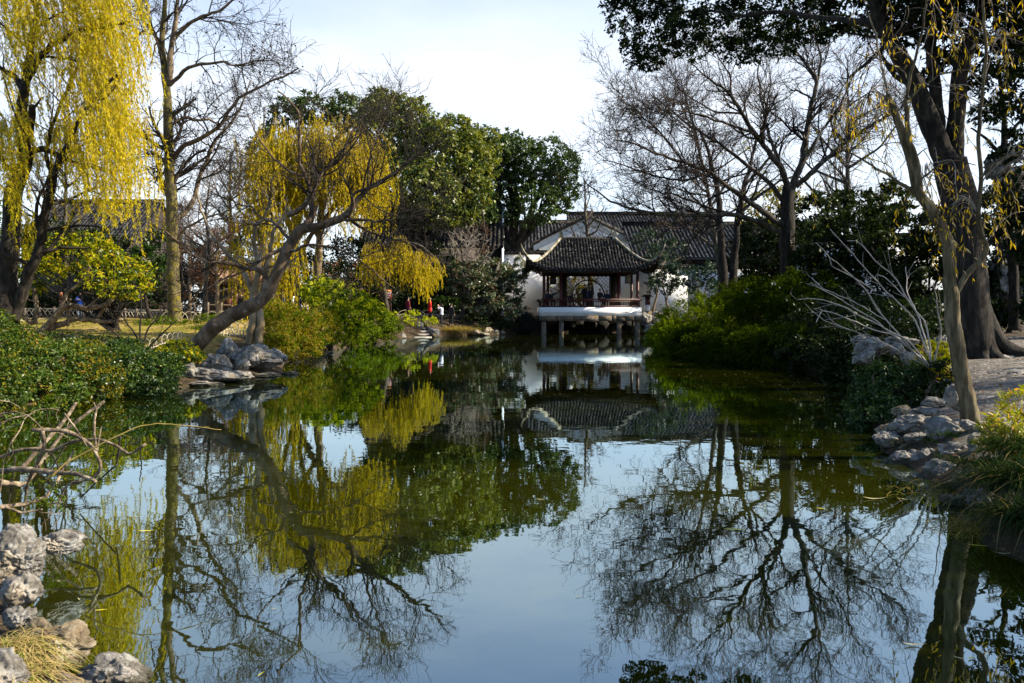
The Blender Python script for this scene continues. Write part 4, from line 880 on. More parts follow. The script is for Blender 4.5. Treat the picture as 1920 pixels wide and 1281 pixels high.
bare_tree('tall_bare_tree', 'faint bare tree far behind the plane tree trunk', 432, 62, 285, 12, 100, 28, 'bark_grey', 'twig', nl=9, dens=1.2)
bare_tree('tall_bare_tree', 'bare tree between the plane tree and the yellow willow dome', 495, 55, 200, 13, 110, 29, 'bark_grey', 'twig', nl=9, dens=1.2)

bare_tree('tall_bare_tree', 'bare tree behind the left half of the spreading bare tree', 1362, 54, 150, 13, 150, 35, 'bark_grey', 'twig', nl=12, dens=1.5, fork=.3, lean=-85)
bare_tree('tall_bare_tree', 'bare tree behind the right half of the spreading bare tree', 1590, 44, 110, 16, 160, 36, 'bark_grey', 'twig', nl=12, dens=1.5, fork=.3)
# ------------------------------------------------------------------ middle willows
D = 38; r = RNG(31); base = G(585, D + 1.5, -.1)
root = tree_root('willow_tree', 'golden dome-shaped weeping willow in the middle of the left bank', 'tree', base)
L_ = [limb([(585, 610), (592, 540), (600, 450), (605, 360), (600, 290), (595, 230)], D + 1.5, 20, 5, seed=1), limb([(600, 450), (560, 380), (530, 320), (510, 290)], D + 1.5, 10, 4, seed=2, dd=-1), limb([(602, 420), (650, 360), (690, 330)], D + 1.5, 10, 4, seed=3, dd=-1),
      limb([(560, 610), (555, 520), (565, 470), (590, 430)], D + 1.5, 12, 8, seed=4), limb([(600, 380), (620, 300), (640, 250)], D + 1.5, 8, 4, seed=5, dd=1)]
trunk_mesh(root, L_, M['bark_brown'], 9)
ms, ml = MB(), MB()
n = 1250; kk = 170; u = nrm(nrm(r.normal(0, 1, (kk, 3)))[r.integers(0, kk, n)] + r.normal(0, .07, (n, 3))); u[:, 2] = np.abs(u[:, 2]); u[:, 1] = np.where(r.uniform(0, 1, n) < .65, -np.abs(u[:, 1]), u[:, 1])
c = P(608, 330, D + 1.5); S = c + u * np.array([132, 0, 128]) * D / FPX * r.uniform(.45, 1.05, (n, 1)) + np.stack([np.zeros(n), u[:, 1] * 2.6, np.zeros(n)], 1)
strands(ms, ml, S, r.uniform(1.0, 3.4, n), (.08, -.02), .16, .045, .048, r, spread=.36, bend=.08)
S, ln = curtain((445, 430), (560, 400), D, 110, (60, 170), r, (16, 20)); strands(ms, ml, S, ln, (.02, 0), .17, .05, .06, r, spread=.28)
S, ln = curtain((470, 300), (520, 230), D, 110, (70, 190), r, (16, 20)); strands(ms, ml, S, ln, (.02, 0), .17, .05, .06, r, spread=.28)
ms.build('strands', M['twig_yellow'], root); ml.build('leaves', M['willow_gold'], root)
D = 46; r = RNG(32); base = G(735, D + 6, -.1)
root = tree_root('willow_tree', 'low yellow willow bough hanging in a fringe beside the red signboard', 'tree', base)
L_ = [limb([(726, 600), (722, 560), (715, 520), (705, 480), (715, 462), (745, 452), (785, 458), (812, 480)], D + 3, 12, 3, 22, seed=1, dd=-3), limb([(735, 560), (760, 520), (785, 490)], D + 2, 4, 2, 12, seed=2, dd=-2), limb([(730, 570), (755, 545), (785, 520), (800, 500)], D + 2, 4, 2, 12, seed=3, dd=-2)]
trunk_mesh(root, L_, M['bark_grey'], 8)
ms, ml = MB(), MB()
for a, b, n, lp in (((690, 460), (760, 452), 130, (30, 75)), ((740, 455), (812, 490), 150, (30, 75)), ((790, 470), (822, 505), 50, (15, 45)), ((685, 475), (715, 480), 40, (20, 60))):
    S, ln = curtain(a, b, D, n, lp, r, (6, 6)); strands(ms, ml, S, ln, (.06, 0), .17, .05, .055, r, spread=.22)
ms.build('strands', M['twig_yellow'], root); ml.build('leaves', M['willow_gold'], root)

# ------------------------------------------------------------------ broad evergreens behind
def evergreen(label, base_u, D, ells, mat, seed, L=.27, W=.17, cover=4.6, tw=18, name='camphor_tree', group=None, mat2=None, tmat='bark_dark', base=None, **kw):
    r = RNG(seed); b = G(base_u, D, -.1) if base is None else np.array(base); root = tree_root(name, label, 'tree', b, group); vb = HOR + (CAMZ - b[2]) * FPX / D
    cu = np.mean([((np.array(e[0])[0]) * FPX / e[0][1] + 960) for e in ells]); L_ = []
    zt = np.mean([e[0][2] for e in ells]); top = np.array([np.mean([e[0][0] for e in ells]), D, zt])
    fork = b + (top - b) * .45 + r.normal(0, .2, 3)
    L_.append(resample(np.array([[*b, tw * D / FPX / 2 * 1.25], [*(b + (fork - b) * .5 + r.normal(0, .12, 3)), tw * D / FPX / 2], [*fork, tw * D / FPX / 2 * .8]]), 14))
    for e in ells:
        c = np.array(e[0]); mid = (fork + c) / 2 + r.normal(0, .3, 3)
        L_.append(resample(np.array([[*fork, tw * D / FPX * .3], [*mid, tw * D / FPX * .2], [*c, tw * D / FPX * .08]]), 14))
        for k in range(3):
            e2 = c + nrm(r.normal(0, 1, 3)) * np.array(e[1]) * .8; L_.append(resample(np.array([[*mid, tw * D / FPX * .12], [*((mid + e2) / 2 + r.normal(0, .2, 3)), tw * D / FPX * .08], [*e2, .02]]), 14))
    trunk_mesh(root, L_, M[tmat], 7)
    mb = MB(); clumps(ells, L, W, cover, r, mb, **kw); mb.build('crown', M[mat], root)
    if mat2: mb = MB(); clumps(ells, L, W, cover * mat2[1], r, mb, **kw); mb.build('crown_tips', M[mat2[0]], root)
    return root
evergreen('broad olive-green camphor tree, tallest in the evergreen row behind the willow dome', 760, 60, [E(725, 245, 60, 60, 70), E(775, 245, 61, 52, 62), E(820, 290, 59, 62, 68), E(870, 300, 60, 50, 60), E(740, 340, 58, 62, 58), E(800, 355, 57, 62, 50), E(690, 330, 60, 40, 60), E(900, 300, 62, 40, 50), E(870, 360, 60, 50, 46), E(820, 400, 59, 50, 30), E(740, 400, 59, 56, 34), E(850, 250, 61, 40, 36), E(905, 265, 62, 30, 30), E(860, 400, 60, 40, 26), E(715, 200, 61, 40, 34)], 'camphor', 41, K=70, sig=.15, mat2=('camphor_deep', .25))
evergreen('round deep-green camphor tree left of the white gable with forked dark trunk', 950, 70, [E(985, 310, 70, 48, 50), E(1030, 310, 70, 48, 55), E(950, 300, 71, 40, 42), E(1050, 360, 69, 36, 42), E(1005, 385, 68, 50, 42), E(960, 350, 70, 42, 36), E(915, 330, 70, 36, 46), E(940, 395, 69, 40, 26), E(925, 285, 68, 40, 40), E(895, 345, 67, 36, 44), E(965, 275, 69, 40, 30), E(1060, 320, 69, 32, 44), E(900, 400, 66, 36, 24)], 'camphor_deep', 42, K=70, sig=.15, cover=3.4)
evergreen('dark evergreen tree hidden behind the golden willow dome', 545, 64, [E(540, 220, 64, 40, 34), E(590, 205, 64, 50, 30), E(500, 300, 62, 36, 60), E(470, 460, 60, 40, 70), E(650, 215, 64, 45, 40)], 'camphor_deep', 43, K=50, sig=.17)
evergreen('round evergreen tree with reddish young leaves left of the pavilion', 866, 60.5, [E(880, 525, 60, 46, 36), E(925, 520, 61, 50, 40), E(905, 560, 59.6, 46, 32), E(960, 540, 60, 26, 36), E(955, 580, 60, 30, 22), E(850, 520, 61, 26, 34), E(972, 510, 61, 18, 26)], 'osmanthus', 44, L=.20, W=.11, cover=4.0, tw=9, name='osmanthus_tree', tmat='bark_grey', K=60, sig=.16)
evergreen('glossy bluish evergreen bush-tree just right of the pavilion', 1255, 62, [E(1235, 500, 62, 28, 34), E(1262, 520, 62, 26, 28), E(1240, 535, 61, 28, 18)], 'blue_green', 45, L=.2, W=.11, cover=2.6, tw=5, name='young_evergreen', tmat='bark_brown', K=40, sig=.18)
evergreen('young bluish evergreen before the white wall below the tiled hall', 1320, 60, [E(1300, 520, 60, 30, 24), E(1335, 515, 60, 28, 26), E(1330, 545, 59, 34, 18)], 'blue_green', 46, L=.2, W=.11, cover=2.6, tw=5, name='young_evergreen', tmat='bark_brown', K=40, sig=.18)
evergreen('small dark evergreen with bushy head beside the right upswept eave', 1225, 64, [E(1225, 455, 65, 40, 28), E(1265, 470, 65, 26, 22)], 'blue_green', 47, L=.2, W=.11, cover=2.0, tw=5, name='young_evergreen', tmat='bark_brown', K=30, sig=.18)
evergreen('yellow-green leafy tree seen through the moon gate of the pavilion', 1100, 67.5, [E(1095, 525, 67.5, 26, 18), E(1080, 550, 67.5, 18, 16), E(1045, 530, 67.5, 20, 16)], 'olive', 48, L=.2, W=.1, cover=1.6, tw=8, name='courtyard_tree', tmat='bark_moss', K=30, sig=.2)
for i, (u, D, e, mt, lab) in enumerate(((60, 58, [(40, 470, 60, 50), (95, 450, 50, 40), (20, 540, 60, 45)], 'dark_green', 'dark shrubby evergreen behind the left willow trunk'),
      (215, 58, [(180, 465, 55, 38), (240, 480, 50, 40), (200, 530, 60, 40)], 'dark_green', 'dark evergreen in front of the far left hall roof'),
      (285, 50, [(270, 510, 36, 50), (300, 470, 30, 50)], 'ivy_deep', 'dense dark evergreen left of the mossy plane trunk'),
      (620, 62, [(600, 520, 70, 60), (660, 500, 60, 60), (700, 540, 60, 50)], 'dark_green', 'dark evergreen thicket-tree under the golden willow dome'),
      (780, 60, [(770, 530, 60, 46), (810, 500, 46, 50), (740, 560, 50, 36)], 'dark_green', 'dark evergreen behind the walkers in red and white coats'),
      (-80, 50, [(-60, 430, 70, 90), (-20, 520, 60, 60), (-100, 330, 70, 80)], 'camphor_deep', 'tall evergreen partly out of view at the far left'))):
    evergreen(lab, u, D, [E(a, b, D + (k % 2), c, d) for k, (a, b, c, d) in enumerate(e)], mt, 60 + i, L=.26, W=.15, cover=2.6, tw=7, name='evergreen_tree', K=40, sig=.19)
# ------------------------------------------------------------------ right bank: the great bare tree
D = 32; r = RNG(15); base = G(1478, D, -.1)
root = tree_root('spreading_bare_tree', 'wide-spreading bare tree with pale-edged limbs on the right bank', 'tree', base)
L_ = [limb([(1480, 590), (1478, 500), (1476, 430), (1477, 380), (1480, 350)], D, 31, 24, 18, seed=1),
      limb([(1480, 358), (1467, 317), (1440, 283), (1413, 247), (1390, 213), (1370, 177), (1347, 160), (1320, 143), (1295, 118)], D, 18, 2.5, 26, seed=2, dd=-1.5),
      limb([(1371, 178), (1370, 140), (1347, 108), (1335, 80)], D - 1, 6, 2, 14, seed=3, dd=1), limb([(1484, 355), (1505, 300), (1510, 260), (1517, 217), (1527, 173), (1533, 147), (1510, 120), (1490, 93), (1470, 60)], D, 20, 3, 26, seed=4, dd=1),
      limb([(1533, 150), (1540, 110), (1527, 67), (1530, 30)], D + 1, 8, 2, 14, seed=5), limb([(1492, 350), (1527, 318), (1575, 275), (1630, 237), (1673, 213), (1710, 190)], D, 16, 2.5, 22, seed=6, dd=-1.5),
      limb([(1474, 425), (1440, 405), (1413, 383), (1373, 357), (1330, 323), (1280, 303), (1235, 290), (1190, 268), (1150, 262)], D, 18, 2.5, 28, seed=7, dd=-2),
      limb([(1472, 440), (1430, 420), (1380, 403), (1330, 404), (1250, 404), (1208, 397), (1177, 391), (1146, 377), (1115, 358), (1095, 340)], D, 15, 2.2, 28, seed=8, dd=-1),
      limb([(1440, 412), (1400, 412), (1354, 396), (1312, 383), (1271, 366), (1225, 358), (1190, 340)], D, 10, 2.2, 22, seed=9, dd=1.5),
      limb([(1478, 390), (1440, 340), (1400, 310), (1350, 270), (1300, 240), (1250, 200), (1225, 180)], D, 14, 2.2, 24, seed=10, dd=2),
      limb([(1467, 320), (1440, 250), (1430, 200), (1420, 140), (1430, 90)], D, 11, 2.2, 20, seed=11, dd=2), limb([(1413, 247), (1370, 235), (1310, 215), (1260, 205), (1200, 215)], D - .5, 8, 2, 18, seed=12, dd=-1.5),
      limb([(1505, 300), (1545, 240), (1580, 190), (1600, 140), (1630, 100)], D, 9, 2, 18, seed=13, dd=-1), limb([(1330, 325), (1280, 340), (1220, 330), (1170, 310), (1130, 300)], D - 1, 7, 2, 18, seed=14, dd=1),
      limb([(1280, 303), (1240, 250), (1200, 215), (1175, 180)], D - 1, 6, 2, 14, seed=16, dd=-.5), limb([(1390, 213), (1340, 210), (1290, 180), (1250, 150)], D - .5, 6, 2, 14, seed=17, dd=1)]
for q in L_[1:]: q[:, 3] *= .70
trunk_mesh(root, L_[:1], M['bark_dark'], 12); trunk_mesh(root, L_[1:], M['bark_grey'], 9, 'limbs')
L_ = [resample(q, 18) for q in L_[1:]]
br = bare_crown(root, L_, r, M['twig'], dict(per_m=3.3, t0=.15, t1=1, ang=45, angsd=14, length=2.2, N=9, gnarl=.17, up=.08, rr=.5, rmin=.014),
                dict(per_m=6.5, t0=.1, t1=1, ang=42, angsd=14, length=1.2, N=6, gnarl=.17, up=.06, rr=.55, rmin=.009), dict(per_m=7, t0=.1, t1=1, ang=42, angsd=15, length=.6, N=4, gnarl=.17, up=.06, rr=.65, rmin=.0068))
mb = MB(); leaf_on((br[2][0][::3], br[2][1][::3]), 1.2, r, .09, .05, mb, .03); mb.build('last_leaves', M['brown_leaf'], root)

D = 42; r = RNG(16); base = G(1364, D, -.1)
root = tree_root('twin_trunk_tree', 'tree with two dark upright trunks and thin yellow-green leaves', 'tree', base)
L_ = [limb([(1358, 570), (1357, 520), (1353, 470), (1350, 410), (1345, 350), (1330, 290), (1310, 240)], D, 20, 4, 22, seed=1), limb([(1372, 570), (1376, 520), (1379, 460), (1384, 405), (1395, 350), (1410, 300), (1420, 250)], D, 18, 4, 22, seed=2, dd=1),
      limb([(1384, 405), (1420, 370), (1460, 340), (1490, 330)], D, 7, 3, 14, seed=3), limb([(1350, 420), (1310, 380), (1280, 350)], D, 6, 2.5, 14, seed=4), limb([(1395, 350), (1440, 300), (1460, 260)], D, 7, 3, 14, seed=5)]
trunk_mesh(root, L_, M['bark_dark'], 9); L_ = [resample(q, 18) for q in L_]
br = bare_crown(root, L_, r, M['twig_dark'], dict(per_m=1.4, t0=.4, t1=1, ang=48, angsd=13, length=2.0, N=8, gnarl=.15, up=.06, rr=.5, rmin=.014), dict(per_m=3.0, t0=.15, t1=1, ang=42, angsd=13, length=1.0, N=6, gnarl=.15, up=.05, rr=.55, rmin=.01),
                dict(per_m=3.0, t0=.15, t1=1, ang=42, angsd=13, length=.5, N=4, gnarl=.15, up=.05, rr=.6, rmin=.008))
mb = MB(); leaf_on(br[2], 3.0, r, .13, .08, mb, .08); mb.build('leaves', M['yellow_green'], root)

# dark evergreens that close the right bank
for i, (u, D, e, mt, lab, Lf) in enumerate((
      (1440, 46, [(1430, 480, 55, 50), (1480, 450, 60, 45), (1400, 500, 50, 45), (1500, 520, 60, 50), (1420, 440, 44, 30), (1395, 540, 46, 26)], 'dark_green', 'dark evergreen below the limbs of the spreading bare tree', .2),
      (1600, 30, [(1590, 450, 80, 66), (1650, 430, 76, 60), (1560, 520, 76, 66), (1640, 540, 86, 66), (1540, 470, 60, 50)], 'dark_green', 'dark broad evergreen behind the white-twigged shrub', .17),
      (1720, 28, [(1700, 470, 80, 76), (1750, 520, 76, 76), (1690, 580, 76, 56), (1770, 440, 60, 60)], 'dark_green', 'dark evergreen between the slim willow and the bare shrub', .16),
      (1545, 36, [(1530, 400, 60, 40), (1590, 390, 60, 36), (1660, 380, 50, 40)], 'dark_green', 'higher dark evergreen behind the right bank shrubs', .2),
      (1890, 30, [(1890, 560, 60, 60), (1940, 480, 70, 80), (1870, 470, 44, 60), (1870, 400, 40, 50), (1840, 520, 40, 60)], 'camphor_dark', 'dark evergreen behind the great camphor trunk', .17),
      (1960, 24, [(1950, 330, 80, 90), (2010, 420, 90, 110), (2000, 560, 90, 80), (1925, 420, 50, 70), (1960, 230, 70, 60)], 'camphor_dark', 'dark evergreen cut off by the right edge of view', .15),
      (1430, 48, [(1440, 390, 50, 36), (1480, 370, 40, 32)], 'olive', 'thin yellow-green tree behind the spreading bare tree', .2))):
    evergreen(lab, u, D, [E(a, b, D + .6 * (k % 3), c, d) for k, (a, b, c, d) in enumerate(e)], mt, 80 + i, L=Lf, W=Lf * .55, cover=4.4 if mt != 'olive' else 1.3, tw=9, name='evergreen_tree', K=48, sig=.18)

# great camphor with overhanging canopy
D = 17.5; r = RNG(17); base = G(1836, D, -.15)
root = tree_root('great_camphor_tree', 'huge dark camphor tree with flared trunk and leafy canopy over the pond', 'tree', base)
L_ = [limb([(1838, 700), (1834, 660), (1828, 625), (1822, 590), (1816, 520), (1812, 450), (1800, 390), (1787, 330), (1782, 300)], D, 70, 56, 30, seed=1, wob=.004),
      limb([(1786, 320), (1767, 290), (1748, 240), (1715, 155), (1682, 100), (1653, 43), (1640, 0), (1640, -60), (1600, -140), (1550, -220)], D, 42, 14, 26, seed=2, dd=-1, wob=.006),
      limb([(1788, 320), (1790, 250), (1800, 130), (1827, 50), (1848, -10), (1860, -120), (1870, -260)], D, 36, 12, 24, seed=3, dd=.5, wob=.006),
      limb([(1762, 280), (1755, 180), (1745, 90), (1753, 10), (1760, -80), (1740, -200)], D, 26, 8, 22, seed=4, dd=1, wob=.006),
      limb([(1653, 45), (1600, 40), (1540, 35), (1470, 20), (1400, 30), (1330, 20), (1250, 25), (1190, 30)], D - .6, 14, 3, 26, seed=5, dd=8), limb([(1640, -20), (1540, -40), (1430, -50), (1320, -60), (1220, -40), (1150, -20)], D - 1, 18, 4, 26, seed=6, dd=8),
      limb([(1600, -140), (1480, -190), (1350, -200), (1240, -180)], D - 1, 14, 4, 20, seed=7, dd=7), limb([(1800, 130), (1770, 100), (1700, 60), (1640, 70), (1590, 62)], D, 12, 4, 18, seed=8, dd=2.5),
      limb([(1848, -10), (1900, -60), (1980, -90), (2050, -80)], D, 22, 6, 18, seed=9, dd=-1), limb([(1860, -120), (1800, -220), (1720, -280)], D, 18, 6, 16, seed=10, dd=-1), limb([(1640, -60), (1560, -110), (1460, -120), (1380, -90)], D - 1, 12, 4, 18, seed=12, dd=5)]
fl = []
for k, (a_, ln_) in enumerate(((-.35, 1.15), (.5, .7), (-1.2, .55), (-1.9, .5), (-2.7, .5), (2.2, .6), (1.3, .6))):
    dv = np.array([math.cos(a_), math.sin(a_), 0]); pts = []
    for (f_, h_, r_) in ((.02, 1.3, .20), (.14, .80, .21), (.30, .42, .20), (.52, .20, .16), (.85, .08, .10), (1.0, .02, .09), (1.25, -.15, .05)):
        q = base + dv * ln_ * f_ + [0, 0, .15 + h_]; q[2] = max(gz(q[0], q[1]) - .1 + h_ * .8, q[2] * .3 + .7 * (gz(q[0], q[1]) + h_ * .9)); pts.append((*q, r_))
    fl.append(resample(np.array(pts), 16))
trunk_mesh(root, L_[:1] + fl, M['bark_dark'], 18); trunk_mesh(root, L_[1:], M['bark_dark'], 12, 'limbs')
L2 = [resample(q, 18) for q in L_[1:]]
mbb = MB(); b1 = grow(*stack(L2), 1.5, .3, 1, 50, 14, 1.4, 7, .16, .03, .4, .015, r); b2 = grow(*b1, 3, .2, 1, 45, 15, .6, 5, .16, 0, .5, .008, r); mbb.tubes(*b1, 5, cap=False); mbb.tubes(*b2, 4, cap=False); mbb.build('branches', M['twig_dark'], root)
can = []
for (u, v, ru, rv, d) in ((1165, 15, 36, 50, 13), (1185, 85, 26, 34, 13), (1220, 30, 60, 60, 13.5), (1230, 95, 40, 26, 13.3), (1290, 40, 60, 55, 14), (1290, 92, 44, 16, 14), (1360, 40, 60, 50, 14.5), (1380, 85, 50, 18, 14), (1440, 40, 60, 46, 15), (1470, 80, 46, 20, 15), (1520, 30, 60, 42, 15.5), (1550, 62, 40, 16, 15), (1590, 20, 55, 40, 16),
      (1630, 52, 26, 16, 15.5), (1180, -60, 60, 60, 13), (1280, -60, 80, 70, 14), (1400, -60, 90, 70, 14.5), (1520, -60, 90, 70, 15.5), (1640, -40, 70, 60, 16), (1720, -10, 70, 50, 16.5), (1300, -170, 120, 70, 14), (1480, -190, 130, 80, 15), (1650, -180, 120, 80, 16), (1700, 60, 40, 26, 17.5),
      (1800, -60, 80, 70, 17), (1880, -30, 80, 60, 17.5), (1960, 0, 80, 80, 18), (1900, 70, 50, 40, 18.5), (1890, 120, 36, 26, 19), (1780, 40, 34, 36, 18), (1765, 110, 22, 26, 18), (1850, -190, 120, 90, 17), (1980, -130, 110, 100, 17), (1735, 150, 14, 20, 18), (1400, 108, 40, 10, 14), (1210, 118, 30, 14, 13.3), (1900, 190, 40, 30, 20), (1250, -130, 90, 60, 13.5), (1760, 20, 60, 40, 18.5), (1820, 90, 40, 40, 19), (1700, 20, 50, 40, 17.5), (1840, 150, 30, 30, 20), (1880, 40, 60, 50, 19.5), (1920, 120, 60, 60, 20), (1790, 0, 50, 40, 19), (1860, 210, 36, 26, 21), (1700, -30, 60, 40, 17), (1740, 60, 22, 30, 19)):
    d = 25.5 - (u - 1150) / 500 * 6 if u < 1650 else d; can.append(E(u, v, d, ru, rv, max(ru, rv) * d / FPX * 1.1))
for c_, r_ in (((14.5, 14, 9.5), (3.2, 3, 1.8)), ((16.5, 18, 9.5), (3, 3, 1.8)), ((13, 10.5, 8.8), (2.6, 2.6, 1.5)), ((16.5, 12.5, 8.6), (2.6, 2.6, 1.6)), ((11.5, 14.5, 10.8), (3, 3, 1.6)), ((9.5, 11.5, 9.6), (2.4, 2.4, 1.3))): can.append((c_, r_))  # unseen crown masses added at right to shade the near bank and water
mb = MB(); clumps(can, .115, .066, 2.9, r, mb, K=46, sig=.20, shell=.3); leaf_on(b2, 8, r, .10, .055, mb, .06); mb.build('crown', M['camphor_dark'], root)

# pine at the right edge and its rockery
D = 27; r = RNG(18); base = G(1890, D, -.1)
root = tree_root('pine_tree', 'pine with tufted brownish-green needles at the right edge', 'tree', base)
L_ = [limb([(1902, 620), (1900, 500), (1890, 400), (1885, 300), (1880, 200), (1870, 120)], D, 20, 6, 20, seed=1), limb([(1885, 300), (1850, 260), (1820, 240)], D, 8, 3, 12, seed=2), limb([(1884, 260), (1920, 220), (1960, 210)], D, 8, 3, 12, seed=3), limb([(1882, 220), (1850, 190), (1830, 170)], D, 6, 3, 12, seed=4), limb([(1888, 340), (1930, 300), (1970, 290)], D, 7, 3, 12, seed=5)]
trunk_mesh(root, L_, M['bark_dark'], 8); b1 = grow(*stack([resample(q, 18) for q in L_]), 3, .3, 1, 55, 12, .8, 6, .15, .05, .5, .01, r); mb = MB(); mb.tubes(*b1, 4, cap=False); mb.build('branches', M['twig_dark'], root)
mb = MB(); tips = np.concatenate([b1[0][:, -1], b1[0][:, 3]]); k = 46; c = np.repeat(tips, k, 0); d = nrm(r.normal(0, 1, (len(c), 3)) + [0, 0, .4]); mb.leaves(c, d, r.normal(0, 1, (len(c), 3)), .17, .012); mb.build('needles', leafmat('pine_needle', (.05, .06, .01), (.12, .10, .02), .2), root)

# slim willow on the right bank
D = 9.3; r = RNG(19); base = G(1817, D, -.1)
root = tree_root('slim_willow_tree', 'slim crooked willow with sparse hanging yellow leaves on the near right bank', 'tree', base)
L_ = [limb([(1832, 850), (1825, 812), (1817, 777), (1810, 733), (1797, 667), (1788, 617), (1783, 567), (1781, 543), (1780, 500), (1779, 457), (1770, 430), (1748, 396), (1722, 362), (1711, 317), (1697, 267), (1680, 217), (1663, 178)], D, 34, 12, 40, seed=1, wob=.005),
      limb([(1724, 360), (1720, 310), (1704, 257), (1697, 187)], D, 13, 8, 16, seed=2, dd=-.15), limb([(1786, 556), (1800, 535), (1820, 507), (1845, 482), (1853, 470), (1844, 450), (1834, 427), (1834, 400), (1840, 333), (1833, 267), (1838, 210), (1843, 167), (1850, 100), (1843, 0), (1850, -100)], D, 12, 4, 34, seed=3, dd=-.4, wob=.004),
      limb([(1718, 362), (1690, 345), (1663, 327), (1613, 297), (1557, 270)], D, 8, 2, 16, seed=4, dd=.4), limb([(1697, 190), (1712, 120), (1730, 50), (1745, -60)], D, 6, 3, 16, seed=5, dd=-.3), limb([(1664, 180), (1655, 130), (1640, 60), (1610, -20)], D, 5, 2, 14, seed=6, dd=.3),
      limb([(1840, 333), (1870, 300), (1900, 290), (1940, 310)], D - .3, 5, 2, 14, seed=7, dd=-.3), limb([(1722, 340), (1760, 310), (1790, 300), (1830, 310)], D, 4, 1.6, 14, seed=8, dd=-.3), limb([(1697, 190), (1760, 140), (1810, 130), (1850, 150)], D, 4, 1.6, 14, seed=9, dd=-.3)]
trunk_mesh(root, L_, M['bark_ridged'], 18)
b1 = grow(*stack([resample(q, 18) for q in L_[1:]]), 2.6, .25, 1, 55, 15, .7, 8, .16, .0, .35, .005, r, dirb=(-.03, 0, 0)); b2 = grow(*b1, 4, .2, 1, 45, 15, .35, 6, .16, -.12, .5, .003, r)
mb = MB(); mb.tubes(*b1, 5, cap=False); mb.tubes(*b2, 4, cap=False); mb.build('branches', M['twig_pale'], root)
ms, ml = MB(), MB(); S = np.concatenate([b1[0][:, -1], b1[0][:, 5], b2[0][:, -1]]); S = S[r.choice(len(S), min(40, len(S)), replace=False)]
S2 = np.concatenate([curtain((1730, 320), (1860, 300), D, 34, (1, 2), r, (16, 30), .4)[0], curtain((1630, 150), (1780, 20), D, 22, (1, 2), r, (20, 30), .4)[0], curtain((1800, 30), (1880, 120), D, 26, (1, 2), r, (16, 40), .4)[0], curtain((1520, 200), (1640, 240), D + .5, 18, (1, 2), r, (16, 30), .4)[0], curtain((1850, 300), (1920, 340), D, 12, (1, 2), r, (10, 20), .3)[0]])
# these strands start from thin arching twigs tied to the limbs
allL = np.concatenate([q[:, :3] for q in L_[1:]] + [b1[0].reshape(-1, 3)])
tw = []
for s in S2:
    j = np.argmin(((allL - s - [0, 0, -.1]) ** 2).sum(1)); a = allL[j]; t = np.linspace(0, 1, 10)[:, None]; q = a + (s - a) * t; q[:, 2] += np.sin(t[:, 0] * PI) * .12; tw.append(q)
mb = MB(); mb.tubes(np.array(tw), np.full((len(tw), 10), .003), 4, cap=False); mb.build('arching_twigs', M['twig_pale'], root)
S = np.concatenate([S, S2]); ln = r.uniform(.25, .95, len(S)); strands(ms, ml, S, ln, (.12, 0), .090, .015, .03, r, spread=.4, keep=.52, bend=.12)
ms.build('strands', M['twig'], root); ml.build('leaves', leafmat('dry_willow_leaf', (0.62, 0.40, 0.02), (0.56, 0.42, 0.05), 0.4, c3=(0.50, 0.40, 0.20), f3=0.25, patch=0.1), root)

# white-twigged bare shrub
D = 12; r = RNG(20); base = np.array([x_at(1745, D), D, .45])
root = tree_root('bare_shrub', 'leafless shrub with long white twigs fanning left over the pond', 'shrub', base)
raw = [[(1745, 690), (1700, 645), (1660, 600), (1625, 545), (1585, 505), (1555, 485), (1530, 455)], [(1745, 690), (1690, 640), (1640, 600), (1590, 570), (1550, 548), (1520, 530)], [(1745, 690), (1705, 640), (1630, 600), (1570, 570), (1530, 560), (1497, 562)],
       [(1748, 690), (1725, 620), (1700, 580), (1650, 535), (1610, 490), (1580, 455), (1557, 430)], [(1748, 690), (1738, 610), (1700, 560), (1680, 520), (1640, 490), (1610, 450), (1588, 452)], [(1740, 690), (1690, 630), (1630, 615), (1570, 590), (1540, 580), (1530, 605)],
       [(1750, 690), (1765, 620), (1755, 560), (1750, 530)], [(1750, 690), (1725, 600), (1700, 545), (1698, 500)], [(1660, 600), (1600, 565), (1540, 540), (1522, 520)], [(1640, 545), (1600, 520), (1560, 500), (1550, 470)], [(1700, 560), (1660, 520), (1645, 515), (1640, 520)], [(1745, 690), (1650, 640), (1600, 620), (1540, 600), (1510, 570)]]
L_ = [limb(q, D, 3.4 if i < 8 else 2.2, 1.2, 18, dd=r.uniform(-1.2, 1.2), seed=30 + i, wob=.012) for i, q in enumerate(raw)]
trunk_mesh(root, L_, M['white_twig'], 6, 'stems'); b1 = grow(*stack(L_), 3.2, .3, 1, 30, 12, .5, 6, .10, .04, .5, .0032, r); b2 = grow(*b1, 3.0, .3, 1, 30, 10, .2, 4, .08, .04, .6, .003, r); mb = MB(); mb.tubes(*b1, 4, cap=False); mb.tubes(*b2, 3, cap=False); mb.build('twigs', M['white_twig'], root)

